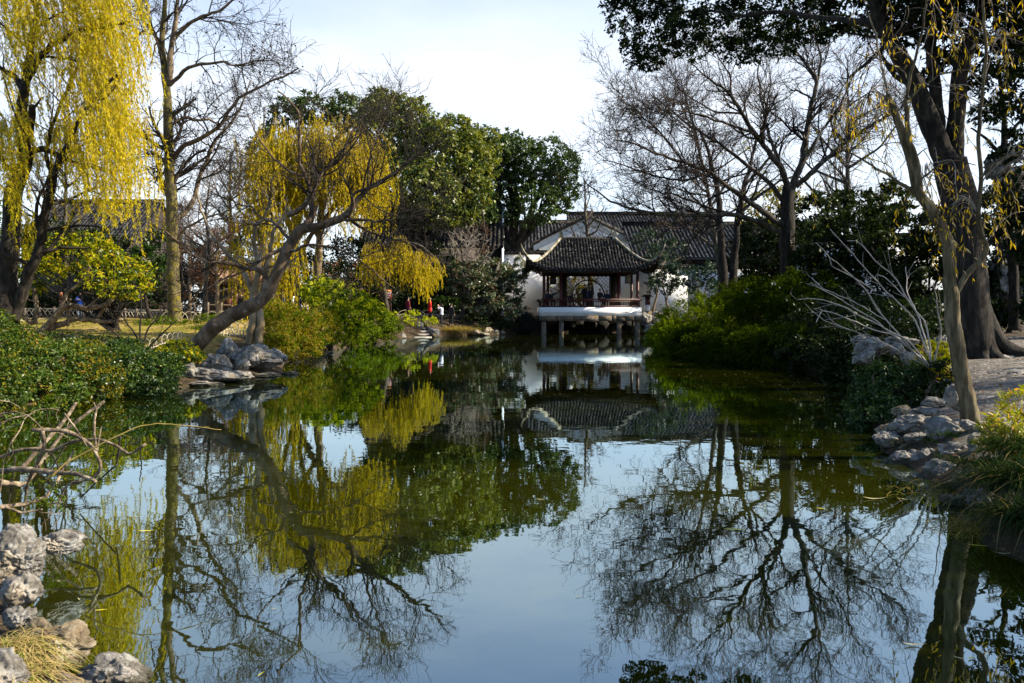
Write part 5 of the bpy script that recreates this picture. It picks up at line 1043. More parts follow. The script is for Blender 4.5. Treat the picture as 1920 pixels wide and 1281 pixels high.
# ------------------------------------------------------------------ shrubs, right bank
def skirt(pts, n, r0, r1, zc, seed, inset=.15):
    # mounds set along the water edge so that the planting hangs over the bank
    pts = np.array(pts, float); acc = np.concatenate([[0], np.cumsum(np.hypot(*np.diff(pts, axis=0).T))]); rr = RNG(seed); out = []
    for s_ in (np.arange(n) + .5) / n * acc[-1]:
        r_ = rr.uniform(r0, r1); out.append(((np.interp(s_, acc, pts[:, 0]) + inset, np.interp(s_, acc, pts[:, 1]), zc * rr.uniform(.8, 1.2)), (r_, r_ * 1.1, r_ * .8)))
    return out
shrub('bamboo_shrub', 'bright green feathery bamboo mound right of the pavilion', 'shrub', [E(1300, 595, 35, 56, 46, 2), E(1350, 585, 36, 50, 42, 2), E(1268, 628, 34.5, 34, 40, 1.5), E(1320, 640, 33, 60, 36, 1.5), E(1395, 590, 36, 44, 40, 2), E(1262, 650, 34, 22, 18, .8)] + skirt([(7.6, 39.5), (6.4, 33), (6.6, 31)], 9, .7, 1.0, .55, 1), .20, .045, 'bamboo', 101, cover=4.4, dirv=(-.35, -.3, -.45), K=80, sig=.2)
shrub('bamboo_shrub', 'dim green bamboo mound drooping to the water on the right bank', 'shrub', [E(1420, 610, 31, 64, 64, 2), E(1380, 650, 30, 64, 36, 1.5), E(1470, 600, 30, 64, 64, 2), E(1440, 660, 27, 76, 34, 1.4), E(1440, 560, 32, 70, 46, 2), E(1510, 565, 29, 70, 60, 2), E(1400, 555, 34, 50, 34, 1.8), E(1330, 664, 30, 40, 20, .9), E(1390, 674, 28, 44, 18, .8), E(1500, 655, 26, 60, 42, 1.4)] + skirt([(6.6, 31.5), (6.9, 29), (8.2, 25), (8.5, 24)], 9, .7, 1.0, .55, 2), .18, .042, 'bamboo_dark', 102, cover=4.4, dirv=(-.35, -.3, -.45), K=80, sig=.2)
shrub('evergreen_shrub', 'dark rounded shrub overhanging the water below the bare shrub', 'shrub', [E(1530, 610, 26, 64, 60, 1.6), E(1580, 600, 25, 64, 60, 1.6), E(1540, 665, 24.5, 70, 34, 1.2), E(1480, 672, 25.6, 50, 24, 1.0), E(1600, 665, 22.5, 50, 42, 1.2), E(1630, 690, 20, 40, 34, .8)] + skirt([(8.3, 24.6), (9.0, 21.5), (8.7, 19.3)], 7, .6, .9, .5, 3), .11, .06, 'dark_green', 103, cover=4.4, K=70, sig=.18)
shrub('evergreen_shrub', 'dark low shrub behind the grey rocks on the right bank', 'shrub', [E(1650, 610, 22, 70, 50, 1.5), E(1710, 620, 20, 60, 50, 1.5), E(1760, 600, 22, 50, 56, 1.5), E(1640, 680, 17.5, 36, 40, .7), E(1600, 640, 20.5, 40, 44, 1)] + skirt([(8.7, 19.5), (8.3, 18), (7.4, 16), (6.6, 14.2)], 8, .45, .7, .3, 4), .10, .055, 'camphor_dark', 104, cover=4.4, K=60, sig=.18)
shrub('evergreen_shrub', 'low green shrub on the water edge left of the slim willow', 'shrub', [E(1650, 720, 12.6, 46, 44, .4), E(1690, 740, 12, 46, 44, .4), E(1720, 710, 12.2, 44, 36, .4), E(1655, 760, 12, 36, 26, .3)] + skirt([(6.4, 13.9), (5.5, 12.3), (5.1, 11.4)], 6, .3, .45, .25, 5, .05), .055, .032, 'ivy_deep', 105, cover=4.2, K=60, sig=.19, zmin=.02)
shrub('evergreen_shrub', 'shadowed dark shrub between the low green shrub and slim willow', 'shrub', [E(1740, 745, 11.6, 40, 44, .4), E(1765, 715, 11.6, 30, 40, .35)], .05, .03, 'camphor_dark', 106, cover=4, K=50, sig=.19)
shrub('box_shrub', 'yellow-green sunlit shrub just left of the slim willow trunk', 'shrub', [E(1755, 665, 12.2, 30, 26, .3), E(1772, 690, 12, 26, 24, .3), E(1740, 690, 12.2, 24, 18, .3)], .05, .03, 'yellow_green', 107, cover=3.6, K=46, sig=.2)
r = RNG(108); e = [E(1895, 795, 7.6, 36, 26, .25), E(1930, 765, 7.8, 36, 36, .3), E(1858, 810, 7.7, 20, 14, .15), E(1910, 830, 7.4, 34, 24, .2), E(1850, 835, 7.6, 18, 12, .12)]
shrub('dwarf_bamboo', 'dwarf bamboo clump with yellow-green lance leaves at the right edge', 'shrub', e, .085, .018, 'bamboo_yellow', 108, cover=3.0, K=60, sig=.22, dirv=(-.6, -.2, .15), stem=.006)
def tuft(label, u, D, n, L, W, droop, mat, seed, rad=.15, name='grass_tuft', up=1.2, cat='grass tuft', xy=None, z=None, group=None, tilt=(0, 0, 0)):
    r = RNG(seed); b = G(u, D) if xy is None else np.array([*xy, gz(*xy)])
    if z is not None: b[2] = z
    d = nrm(r.normal(0, 1, (n, 3)) * [1, 1, .25] + [0, 0, up] + np.array(tilt)); c = b + r.normal(0, rad, (n, 3)) * [1, 1, .0]; c[:, 2] = b[2] - .02
    mb = MB(); mb.blades(c, d, L * r.uniform(.5, 1.15, n), W, droop * r.uniform(.7, 1.3, n)); o = mb.build(name, M[mat], None, origin=tuple(b)); tag(o, label, cat, group); return o
for i, (u, D, n, L, z, lab) in enumerate(((1915, 7.1, 700, .42, .52, 'arching dark grass tuft under the dwarf bamboo'), (1895, 6.5, 900, .44, .36, 'large drooping grass tuft at the right edge above the dark water'), (1950, 6.3, 700, .46, .42, 'grass tuft cut by the right edge of view'), (1858, 7.2, 420, .30, .34, 'small grass tuft beside the right-hand rocks'), (1930, 5.8, 700, .42, .24, 'lowest dark grass tuft at the right water edge'))):
    tuft(lab, u, D, n, L, .008, .75, 'liriope', 120 + i, .10, z=z, up=.9, group='drooping grass tufts on the right bank', tilt=(-.25, -.25, 0))
tuft('round grass tuft at the foot of the great camphor', 1858, 19, 500, .75, .014, .8, 'liriope', 130, .1)
tuft('short grass tuft among the rocks by the slim willow foot', 1790, 9.1, 300, .16, .006, .5, 'ivy', 131, .08)

# ------------------------------------------------------------------ shrubs, left bank
shrub('ivy_shrub', 'sunlit ivy-leaved mound filling the left edge of the bank', 'shrub', [E(20, 690, 14.5, 90, 60, 1.2), E(100, 680, 15.5, 80, 50, 1.2), E(60, 740, 13.8, 90, 46, .9), E(-40, 720, 13, 80, 70, 1), E(150, 720, 15.2, 60, 40, .8), E(-20, 800, 12.3, 60, 40, .7), E(10, 640, 15.5, 50, 26, .8), E(70, 655, 16.5, 40, 22, .7), E(-20, 610, 16, 40, 30, .7)], .06, .034, 'ivy', 141, cover=3.6, K=110, sig=.15, mat2=('olive', .07))
shrub('trailing_shrub', 'brownish trailing shrub between the ivy mound and dark green shrub', 'shrub', [E(175, 690, 16.2, 40, 40, .7), E(180, 735, 15.4, 40, 26, .6), E(150, 655, 17.5, 44, 20, .8), E(200, 712, 15.4, 30, 34, .5), E(165, 700, 15.2, 24, 30, .4)], .06, .03, 'olive', 142, cover=2.2, K=60, sig=.22, mat2=('ivy_deep', 1.0))
shrub('evergreen_shrub', 'dark green leafy shrub touching the water left of the rock islet', 'shrub', [E(250, 690, 17, 60, 42, .9), E(295, 700, 17, 40, 40, .8), E(220, 670, 17.8, 50, 34, .9), E(270, 725, 16.4, 60, 20, .6), E(315, 685, 18, 28, 22, .6), E(240, 650, 18.4, 26, 16, .5)], .062, .036, 'ivy_deep', 143, cover=3.8, K=90, sig=.16, mat2=('ivy', .5))
shrub('low_shrub', 'yellow-leaved low shrub at the foot of the leaning trunk', 'shrub', [E(335, 655, 19.6, 30, 16, .5), E(355, 668, 19.2, 26, 14, .4), E(310, 665, 19.2, 26, 14, .4)], .08, .05, 'yellow_green', 144, cover=2.6, K=36, sig=.22, mat2=('ivy', .8))
shrub('wintersweet_tree', 'spreading wintersweet with yellow-green leaves on low crooked stems', 'tree', [E(130, 485, 28, 40, 28, .9), E(190, 478, 27.5, 36, 26, .9), E(250, 535, 27, 34, 24, .8), E(80, 515, 28, 36, 26, .8), E(188, 526, 27, 36, 18, .9), E(225, 495, 28, 34, 26, .8), E(110, 455, 28.4, 26, 16, .6), E(165, 450, 28, 24, 16, .6), E(262, 505, 27.4, 24, 16, .6), E(60, 480, 28.6, 24, 18, .6), E(215, 545, 26.6, 30, 14, .6), E(60, 540, 28, 24, 14, .6)], .125, .075, 'yellow_green', 145, cover=1.25, K=26, sig=.30, base=G(215, 27), stem=.045, stem_mat='bark_dark', mat2=('ivy', .35))
D = 26.5; r = RNG(146); root = tree_root('crooked_tree', 'low crooked dark trunk sprawling along the lawn under the wintersweet', 'tree', G(150, D))
L_ = [limb([(75, 628), (100, 600), (115, 578), (135, 572), (165, 580), (200, 570), (230, 545)], D, 16, 6, 18, seed=1), limb([(78, 624), (110, 610), (140, 598), (190, 603), (230, 600)], D, 13, 6, 18, seed=2, dd=.5), limb([(115, 578), (125, 550), (150, 530), (170, 500)], D, 9, 3, 18, seed=3), limb([(175, 605), (195, 580), (205, 560)], D + .4, 8, 4, 18, seed=4), limb([(128, 612), (127, 585), (132, 560)], D, 6, 4, 18, seed=5), limb([(160, 580), (190, 555), (215, 530)], D, 5, 3, 18, seed=6), limb([(25, 560), (40, 590), (62, 608)], D, 10, 8, 18, seed=7), limb([(66, 608), (68, 570), (64, 540)], D + 1, 9, 7, 18, seed=8)]
trunk_mesh(root, L_, M['bark_brown'], 9); b1 = grow(*stack(L_), 1.6, .3, 1, 55, 15, 1.0, 8, .15, .12, .4, .008, r); b2 = grow(*b1, 3, .2, 1, 45, 15, .5, 5, .15, .1, .5, .006, r); mb = MB(); mb.tubes(*b1, 5, cap=False); mb.tubes(*b2, 3, cap=False); mb.build('branches', M['twig'], root)
D = 18.5; r = RNG(147); root = tree_root('bare_shrub', 'dark leafless shrub in front of the bamboo edging on the left bank', 'shrub', G(265, D))
raw = [[(265, 665), (255, 630), (235, 600), (215, 575)], [(265, 665), (275, 620), (300, 590), (320, 570)], [(265, 665), (262, 610), (265, 570), (262, 540)], [(266, 665), (290, 640), (315, 615), (332, 600)], [(264, 665), (235, 645), (210, 620), (190, 610)]]
L_ = [limb(q, D, 4, 1.8, 18, seed=40 + i, dd=r.uniform(-.5, .5)) for i, q in enumerate(raw)]
trunk_mesh(root, L_, M['twig_dark'], 6, 'stems'); b1 = grow(*stack(L_), 4.5, .2, 1, 45, 15, .5, 6, .15, .06, .5, .005, r); b2 = grow(*b1, 4, .2, 1, 45, 15, .25, 4, .15, .05, .6, .004, r); mb = MB(); mb.tubes(*b1, 4, cap=False); mb.tubes(*b2, 3, cap=False); mb.build('twigs', M['twig_dark'], root)

shrub('weedy_shrub', 'tall yellow-brown weedy shrub right of the twin tan trunks', 'shrub', [E(530, 610, 27, 44, 44, 1.2), E(570, 620, 28, 44, 36, 1.2), E(520, 650, 25.6, 34, 26, .8), E(560, 650, 27, 46, 26, 1), E(600, 610, 30, 36, 36, 1.2), E(505, 590, 27.5, 24, 30, .8)], .10, .04, 'olive', 151, cover=3.4, K=70, sig=.2, mat2=('fresh', .4), dirv=(0, -.1, .3))
shrub('lime_shrub', 'lime-green big-leaved shrub over the bank below the golden willow', 'shrub', [E(620, 560, 33, 46, 34, 1.4), E(660, 580, 33, 44, 34, 1.4), E(640, 620, 32, 36, 28, 1), E(600, 545, 34, 30, 26, 1.2), E(680, 575, 35, 36, 20, 1.2)], .19, .15, 'lime', 152, cover=1.7, K=50, sig=.22, mat2=('fresh', .7))
shrub('green_shrub', 'rounded mid-green shrub left of the stone steps', 'shrub', [E(700, 605, 43, 40, 30, 1.5), E(725, 615, 44, 30, 24, 1.2), E(680, 625, 41, 34, 24, 1.2), E(660, 635, 39, 30, 20, 1)], .15, .08, 'fresh', 153, cover=4, K=60, sig=.18)
shrub('lime_shrub', 'small lime-leaved shrub trailing over the rocks beside the steps', 'shrub', [E(750, 590, 48, 36, 9, .8), E(790, 603, 50, 30, 8, .6), E(705, 585, 47, 26, 12, .8)], .20, .15, 'lime', 154, cover=1.2, K=40, sig=.2, base=G(735, 50))
for i, (u, D, n, L, lab) in enumerate(((850, 57.3, 1500, 1.0, 'broad straw-coloured grass tuft right of the stone steps'), (545, 25.3, 900, .6, 'dry straw grass tuft at the water below the weedy shrub'), (565, 26.5, 700, .6, 'second dry grass tuft under the weedy shrub, further right'), (625, 33, 600, .6, 'dry grass tuft beneath the lime-green shrub'))):
    tuft(lab, u, D, n, L, .02 if D > 40 else .011, .8, 'straw', 160 + i, .8 if D > 40 else .4, name='dry_grass_tuft')
for i, (u, D, lab) in enumerate(((375, 29, 'fresh green grass tuft behind the leaning trunk'), (400, 29.5, 'second fresh green tuft behind the leaning trunk, nearer the pale tree'), (487, 23.2, 'small green tuft at the right foot of the twin tan trunks'))):
    tuft(lab, u, D, 500, .5 if i < 2 else .28, .014, .7, 'fresh', 170 + i, .3 if i < 2 else .1, z=None)
# shaded planting below the round evergreen and beside the pavilion
shrub('bank_shrub', 'dark planting on the bank left of the pavilion piers', 'shrub', [E(930, 605, 60.5, 44, 16, 1.2), E(975, 600, 64, 30, 18, 1.2), E(890, 605, 58.8, 34, 14, 1)], .16, .09, 'dark_green', 180, cover=3, K=40, sig=.2)
shrub('bank_shrub', 'low dark hedge-like shrub behind the lattice fence at the left', 'shrub', [E(120, 570, 58, 70, 22, 1), E(240, 572, 57, 60, 22, 1), E(30, 575, 58, 60, 24, 1), E(340, 570, 55, 50, 24, 1)], .2, .11, 'dark_green', 181, cover=3, K=50, sig=.2)
shrub('bank_shrub', 'dark low shrub under the fringe willow behind the walkers', 'shrub', [E(760, 575, 62, 50, 20, 1), E(830, 575, 63, 40, 20, 1), E(700, 580, 60, 40, 20, 1)], .2, .11, 'ivy_deep', 182, cover=3, K=50, sig=.2)
shrub('bank_shrub', 'dark thicket behind the rail fence near the brown-roofed hall', 'shrub', [E(320, 540, 60, 50, 44, 1.4), E(385, 530, 61, 50, 46, 1.4), E(470, 540, 60, 46, 44, 1.4), E(530, 540, 58, 46, 44, 1.4), E(350, 490, 62, 46, 34, 1.4)], .22, .12, 'dark_green', 183, cover=2.6, K=60, sig=.2)
shrub('bank_shrub', 'brownish thicket behind the golden willow trunks', 'shrub', [E(575, 540, 52, 50, 46, 1.2), E(640, 530, 54, 50, 46, 1.2), E(700, 545, 56, 40, 36, 1.2)], .2, .1, 'dark_green', 184, cover=2.2, K=60, sig=.22, mat2=('brown_leaf', .15))
shrub('fern_clump', 'fresh green fern clump at the foot of the plane tree', 'fern', [E(300, 606, 31, 26, 10, .5), E(335, 608, 31, 24, 9, .5), E(275, 610, 30.5, 20, 8, .4)], .16, .04, 'fresh', 185, cover=2.4, K=36, sig=.25)
shrub('fern_clump', 'low green plants on the lawn right of the plane tree, before the rail fence', 'fern', [E(390, 600, 33, 30, 10, .5), E(430, 602, 34, 26, 9, .5)], .16, .04, 'fresh', 186, cover=2.2, K=36, sig=.25)
shrub('bank_shrub', 'low green undergrowth along the lawn edge below the crooked trunk', 'shrub', [E(70, 630, 22, 40, 12, .6), E(130, 634, 22, 44, 11, .6), E(195, 640, 21.5, 36, 10, .6), E(20, 622, 22, 40, 16, .6)], .07, .04, 'ivy', 187, cover=2.6, K=60, sig=.22)
evergreen('unseen evergreen tree added beyond the right edge to shade the near water', 0, 6, [((12.0, 4.4, 7.2), (2.2, 2.0, 1.7)), ((13.0, 4.6, 8.6), (2.0, 1.8, 1.4)), ((12.5, 2.6, 6.0), (2.0, 2.0, 1.5))], 'camphor_dark', 95, L=.2, W=.12, cover=3.6, tw=110, name='evergreen_tree', K=50, sig=.2, base=(12.6, 5.8, .45))  # out of view, placed to throw shade on the water at lower right
# lawn blades
r = RNG(190); n = 30000; x = r.uniform(-24, -8, n); y = r.uniform(20.5, 50, n); k = (sdist(x, y) > 1.7) & (x < x_at(420, 1) * y + 0 * x) & (x > -.70 * y); x, y = x[k], y[k]; c = np.stack([x, y, ground_z(x, y) - .01], 1)
mb = MB(); mb.blades(c, nrm(r.normal(0, .5, (len(c), 3)) + [0, 0, 1]), .09 * r.uniform(.6, 1.5, len(c)), .012, .3, 2); stuff(mb.build('lawn_grass', M['lawn']), 'yellowing short lawn grass behind the left bank shrubs', 'grass')
r = RNG(192); n = 3500; x = r.uniform(-26, -7, n); y = r.uniform(17, 52, n); k = (sdist(x, y) > .4) & (x > -.70 * y); x, y = x[k], y[k]; c = np.stack([x, y, ground_z(x, y) + .02], 1)
mb = MB(); mb.leaves(c, r.normal(0, 1, (len(c), 3)) * [1, 1, .1], r.normal(0, .25, (len(c), 3)) + [0, 0, 1], .11, .055); stuff(mb.build('fallen_leaves', M['brown_leaf']), 'dry brown leaves lying on the lawn of the left bank', 'fallen leaves')
# fallen leaves on the right bank
r = RNG(191); n = 5000; x = r.uniform(4, 15, n); y = r.uniform(6, 26, n); k = sdist(x, y) > .25; x, y = x[k], y[k]; c = np.stack([x, y, ground_z(x, y) + .045], 1)
mb = MB(); mb.leaves(c, r.normal(0, 1, (len(c), 3)) * [1, 1, .1], r.normal(0, .25, (len(c), 3)) + [0, 0, 1], .07, .035); stuff(mb.build('leaf_litter', M['brown_leaf']), 'brown fallen leaves strewn over the path and soil', 'fallen leaves')
# ------------------------------------------------------------------ rocks
import bmesh
_ico = {}
def ico(sub):
    if sub not in _ico:
        bm = bmesh.new(); bmesh.ops.create_icosphere(bm, subdivisions=sub, radius=1.0); bm.verts.ensure_lookup_table()
        _ico[sub] = (np.array([v.co[:] for v in bm.verts]), np.array([[v.index for v in f.verts] for f in bm.faces])); bm.free()
    return _ico[sub]
def rock(label, c, r, seed, mat='rock', sub=5, rough=.30, flat=.0, group=None, rot=None, pits=.16, name='rock'):
    V, F = ico(sub); rn = random.Random(seed); off = Vector((rn.uniform(-50, 50), rn.uniform(-50, 50), rn.uniform(-50, 50)))
    out = np.empty_like(V)
    planes = []
    for k in range(11):
        n = Vector((rn.gauss(0, 1), rn.gauss(0, 1), rn.gauss(0, 1) * .8)).normalized(); planes.append((n, rn.uniform(.52, .86)))
    for i, p in enumerate(V):
        q = Vector(p); wq = q + Vector((mnoise.noise(q * 1.7 + off), mnoise.noise(q * 1.7 - off), mnoise.noise(q * 1.9 + off * .5))) * .22
        d = 1 + rough * (mnoise.noise(wq * 1.2 + off) * .9 + mnoise.noise(wq * 2.4 + off) * .45)
        for n, h in planes:
            m = q.dot(n) * d
            if m > h: d *= (h / m) ** .95
        vd, vp = mnoise.voronoi(wq * 1.75 + off); vd2, vp2 = mnoise.voronoi(wq * 3.9 - off)
        d += .17 * (mnoise.noise(vp[0] * 5.37) ) + .07 * mnoise.noise(vp2[0] * 3.71) - .05 * max(0.0, .10 - (vd[1] - vd[0])) / .10 - .02 * max(0.0, .08 - (vd2[1] - vd2[0])) / .08
        strata = abs((wq.z * 3.1 + wq.x * .9 + mnoise.noise(wq * 1.5 - off) * .9) % 1.0 - .5)
        rid = 1 - abs(mnoise.noise(wq * 3.1 + off * 1.3)) * 3.2
        d += .05 * mnoise.noise(wq * 4.3 + off) + .034 * mnoise.noise(wq * 9 + off) + .020 * mnoise.noise(wq * 19 + off) + .010 * mnoise.noise(q * 37 + off)
        d -= .20 * max(0.0, rid - .74) * (1 if mnoise.noise(q * 1.6 - off) > -.1 else .25)
        d -= .07 * max(0.0, .08 - strata) * 6 * max(0.0, .5 + mnoise.noise(q * 2 + off))
        d -= pits * max(0.0, mnoise.noise(wq * 3.0 + off * .7) - .15) * 1.7
        out[i] = np.array(q) * max(.35, d)
    out = out * np.array(r)
    a = rn.uniform(0, 2 * PI) if rot is None else rot[2]; ca, sa = math.cos(a), math.sin(a)
    if rot is not None:
        tx_, ty_ = rot[0], rot[1]; out = out @ np.array([[1, 0, 0], [0, math.cos(tx_), math.sin(tx_)], [0, -math.sin(tx_), math.cos(tx_)]]); out = out @ np.array([[math.cos(ty_), 0, -math.sin(ty_)], [0, 1, 0], [math.sin(ty_), 0, math.cos(ty_)]])
        out = out @ np.array([[ca, sa, 0], [-sa, ca, 0], [0, 0, 1]])
    mb = MB(); mb.add(out + np.array(c), F); o = mb.build(name, M[mat], None, True, origin=tuple(float(x) for x in c)); return tag(o, label, 'rock', group)
def rpx(label, u, v, D, ru, rv, seed, mat='rock', ry=None, **kw):
    c = P(u, v, D); a = ru * D / FPX; kw.setdefault('rot', (0, 0, 0)); return rock(label, c, (a, ry or a * .8, rv * D / FPX), seed, mat, **kw)
g = 'rocks of the islet under the leaning tree'
for i, (u, v, D, ru, rv, lab) in enumerate(((430, 664, 20.3, 26, 25, 'upright grey rock, highest of the islet under the leaning trunk'), (462, 672, 20.0, 24, 22, 'standing rock with a dark cleft right of the tallest islet rock'), (408, 682, 19.9, 36, 20, 'bulky pale rock at the left of the islet, below the tallest one'),
      (395, 702, 19.2, 48, 13, 'low flat pale rock at the water at the front of the islet'), (345, 697, 18.9, 28, 18, 'rounded pale rock at the left end of the islet, beside the green shrub'), (445, 703, 19.7, 38, 11, 'flat rock at the water below the cleft rock of the islet'),
      (490, 672, 21.4, 40, 15, 'long low rock at the right end of the islet'), (475, 655, 22.2, 26, 10, 'small pale rock at the foot of the twin tan trunks'), (515, 668, 22, 18, 14, 'squat rock at the far right edge of the islet'), (500, 705, 21.2, 40, 5.5, 'thin flat stone spit running into the pond off the islet'),
      (546, 702, 21.8, 15, 6, 'small round stone at the tip of the stone spit'), (452, 685, 19.8, 16, 12, 'small pale stone wedged between the islet rocks'), (380, 722, 18.6, 40, 8, 'low stone at the foot of the islet, nearest the viewer'))):
    rpx(lab, u, v, D, ru * 1.18, rv * 1.15, 200 + i, 'rock', group=g, pits=.22)
g = 'near rocks at the bottom left corner'
for i, (u, v, D, ru, rv, mt, lab) in enumerate(((28, 1050, 4.77, 62, 58, 'rock_near', 'large pale weathered boulder at the left edge, upper of the near rocks'), (102, 1022, 5.15, 50, 30, 'rock_near', 'flat-topped rock jutting over the water behind the large pale boulder'), (45, 1108, 4.53, 46, 38, 'rock_near', 'pale wedge-shaped rock under the large pale boulder'),
      (35, 1160, 4.17, 34, 26, 'rock_near', 'small grey rock above the dry grass tuft'), (120, 1218, 3.84, 74, 48, 'rock_brown', 'brown rounded boulder with pale lichen beside the dry grass'), (218, 1268, 3.62, 72, 46, 'rock_near', 'white-streaked rock with dark hollows at the bottom edge'), (75, 1185, 4.05, 34, 22, 'rock_brown', 'small brown stone behind the brown boulder'),
      (10, 1265, 3.4, 50, 46, 'rock_near', 'grey rock cut by the bottom left corner behind dry grass'), (110, 1290, 3.49, 60, 30, 'rock_brown', 'low brown stone under the grass at the bottom edge'))):
    rpx(lab, u, v, D, ru, rv, 230 + i, mt, group=g, sub=6 if i in (0, 1, 4, 5) else 5, rough=.34, pits=.2)
g = 'rocks at the foot of the slim willow'
for i, (u, v, D, ru, rv, mt, lab) in enumerate(((1665, 825, 9.8, 26, 16, 'rock', 'striated grey rock at the water, leftmost at the foot of the slim willow'), (1662, 807, 10.1, 18, 9, 'rock_brown', 'tan flat stone on top of the leftmost striated rock'), (1715, 795, 9.9, 38, 20, 'rock', 'largest whitish slanting rock below the slim willow'), (1768, 788, 9.6, 12, 9, 'rock', 'small round pale stone right of the whitish slanting rock'),
      (1750, 755, 10.3, 24, 8, 'rock', 'thin pale slab topmost of the pile left of the slim willow'), (1740, 775, 10.1, 28, 9, 'rock', 'second thin slab under the topmost pale slab'), (1785, 745, 10.0, 15, 24, 'rock', 'upright grey rock touching the slim willow trunk'), (1775, 815, 9.3, 40, 22, 'rock', 'broken grey rock right of the whitish slanting rock'),
      (1745, 860, 8.9, 28, 20, 'rock', 'rounded grey rock at the water below the broken grey rock'), (1712, 855, 9.1, 14, 11, 'rock', 'small pale stone at the water left of the rounded grey rock'), (1800, 850, 8.6, 36, 16, 'rock', 'flat pale rock beside the dark grass tufts'), (1820, 800, 9.0, 18, 10, 'rock', 'pale stone half hidden by the dwarf bamboo'), (1880, 965, 6.6, 12, 20, 'rock', 'grey stone peeping out beneath the drooping grass tuft'), (1690, 770, 10.6, 18, 9, 'rock_brown', 'tan stone behind the whitish slanting rock by the dark shrub'), (1835, 835, 8.3, 20, 16, 'rock', 'dark grey stone in the shade of the grass tufts'),
      (1690, 862, 9.0, 22, 13, 'rock', 'low stone at the water, below the leftmost striated rock'), (1775, 885, 8.2, 34, 17, 'rock', 'wide low grey rock at the water under the flat pale rock'), (1725, 828, 9.5, 24, 15, 'rock', 'grey rock between the whitish slanting rock and the rounded one'), (1815, 905, 7.7, 28, 18, 'rock_brown', 'brown stone at the dark water left of the large drooping grass tuft'),
      (1790, 940, 7.1, 22, 12, 'rock_brown', 'lowest small brown stone by the reddish dry weeds'), (1840, 940, 6.9, 26, 18, 'rock', 'shadowed stone just under the drooping grass tufts'), (1742, 812, 9.6, 20, 11, 'rock_brown', 'small tan stone before the broken grey rock'), (1805, 800, 9.25, 22, 12, 'rock', 'flat grey stone at the very foot of the slim willow'), (1705, 842, 9.5, 15, 10, 'rock_brown', 'tan pebble-like stone among the rocks at the water'))):
    rpx(lab, u, v, D, ru * 1.32, rv * 1.3, 260 + i, mt, group=g, pits=.2, rough=.34)
g = 'grey rocks above the right bank shrub'
for i, (u, v, D, ru, rv, lab) in enumerate(((1640, 652, 14.3, 38, 20, 'broad pale grey rock on the right bank under the white twigs'), (1622, 672, 14, 20, 18, 'rock at the left below the broad pale grey rock'), (1690, 640, 15, 28, 12, 'rock right of the broad pale grey rock, behind white stems'), (1700, 670, 13.6, 16, 12, 'small whitish stone left of the yellow-green sunlit shrub'), (1615, 640, 15.2, 16, 10, 'small dark rock behind the broad pale grey rock'), (1765, 640, 15, 14, 14, 'pale stone showing just left of the slim willow trunk'), (1680, 655, 14.4, 16, 10, 'small grey stone touching the broad pale grey rock'))):
    rpx(lab, u, v, D, ru * 1.15, rv * 1.15, 290 + i, 'rock', group=g, pits=.2, rough=.32)
g = 'stones at the dark water edge of the right bank'
for i, (u, v, D, ru, rv, lab) in enumerate(((1530, 693, 23.5, 18, 8, 'brown stone at the dark water edge, left of two'), (1560, 692, 23, 20, 7, 'flat brown stone at the dark water edge, right of two'), (1490, 690, 25.2, 20, 9, 'shadowed stone under the dark rounded shrub'))):
    rpx(lab, u, v, D, ru, rv, 300 + i, 'rock_brown', group=g, sub=4)
g = 'rocks along the far left waterline'
for i, (u, v, D, ru, rv, lab) in enumerate(((640, 643, 39.5, 26, 11, 'pale flat rock at the waterline under the lime-green shrub'), (612, 652, 35, 20, 8, 'low pale rock at the waterline left of the green shrub'), (662, 632, 41.5, 18, 10, 'pale rock between the lime shrub and the green shrub'), (756, 632, 51.5, 8, 9, 'pale stone at the left foot of the stone steps'), (813, 625, 54, 14, 11, 'pitted dark rock right of the stone steps'), (786, 612, 54.8, 14, 8, 'rock at the upper right side of the stone steps'),
      (892, 625, 57.8, 15, 8, 'tan flat rock right of the straw grass tuft'), (912, 620, 58.6, 13, 8, 'tan rock leaning among the stones before the round evergreen'), (928, 622, 59.2, 10, 7, 'small tan rock near the right end of the stones'), (940, 624, 59.8, 9, 6, 'last tan rock at the right end of the stones'), (908, 628, 57.6, 16, 5, 'low flat stone in the water before the tan rocks'))):
    rpx(lab, u, v, D, ru, rv, 310 + i, 'rock_brown' if u > 870 else 'rock', group=g, sub=4)
g = 'rockery beside the pavilion'
for i, (u, v, D, ru, rv, lab) in enumerate(((1212, 603, 61.5, 13, 13, 'light pitted rock touching the right side of the pavilion'), (1228, 597, 62, 14, 12, 'light jagged rock, highest of the rockery right of the pavilion'), (1242, 608, 61, 14, 14, 'jagged tan rock between the rockery and the bamboo mound'), (1222, 618, 60.6, 16, 9, 'dark low rock at the waterline right of the pavilion'), (1250, 592, 62.5, 10, 10, 'small light rock behind the bright bamboo mound'), (1214, 606, 64.6, 15, 19, 'rock added as sun block at the rear right corner of the pavilion'), (1211, 610, 62.8, 12, 15, 'rock added as sun block between the corner rock and pavilion piers'))):
    rpx(lab, u, v, D, ru * 1.25, rv * 1.3, 330 + i, 'rock', group=g, sub=4, rough=.4, pits=.35)  # last two rocks added to stop low sun reaching under the deck
g = 'dark revetment rocks under the pavilion'
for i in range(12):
    u = 962 + i * 24; rpx('revetment rock coloured shade-dark behind the pavilion piers' if 1010 < u < 1205 else 'dark bank rock at the waterline left of the pavilion piers', u, 611 + (i * 37 % 7), 66.3 if u > 1010 else 62.5, 25, 24 + i % 4, 345 + i, 'rock_painted_shade', group=g if 1010 < u < 1205 else 'dark bank rocks left of the pavilion', sub=3)
g = 'rockery at the right edge'
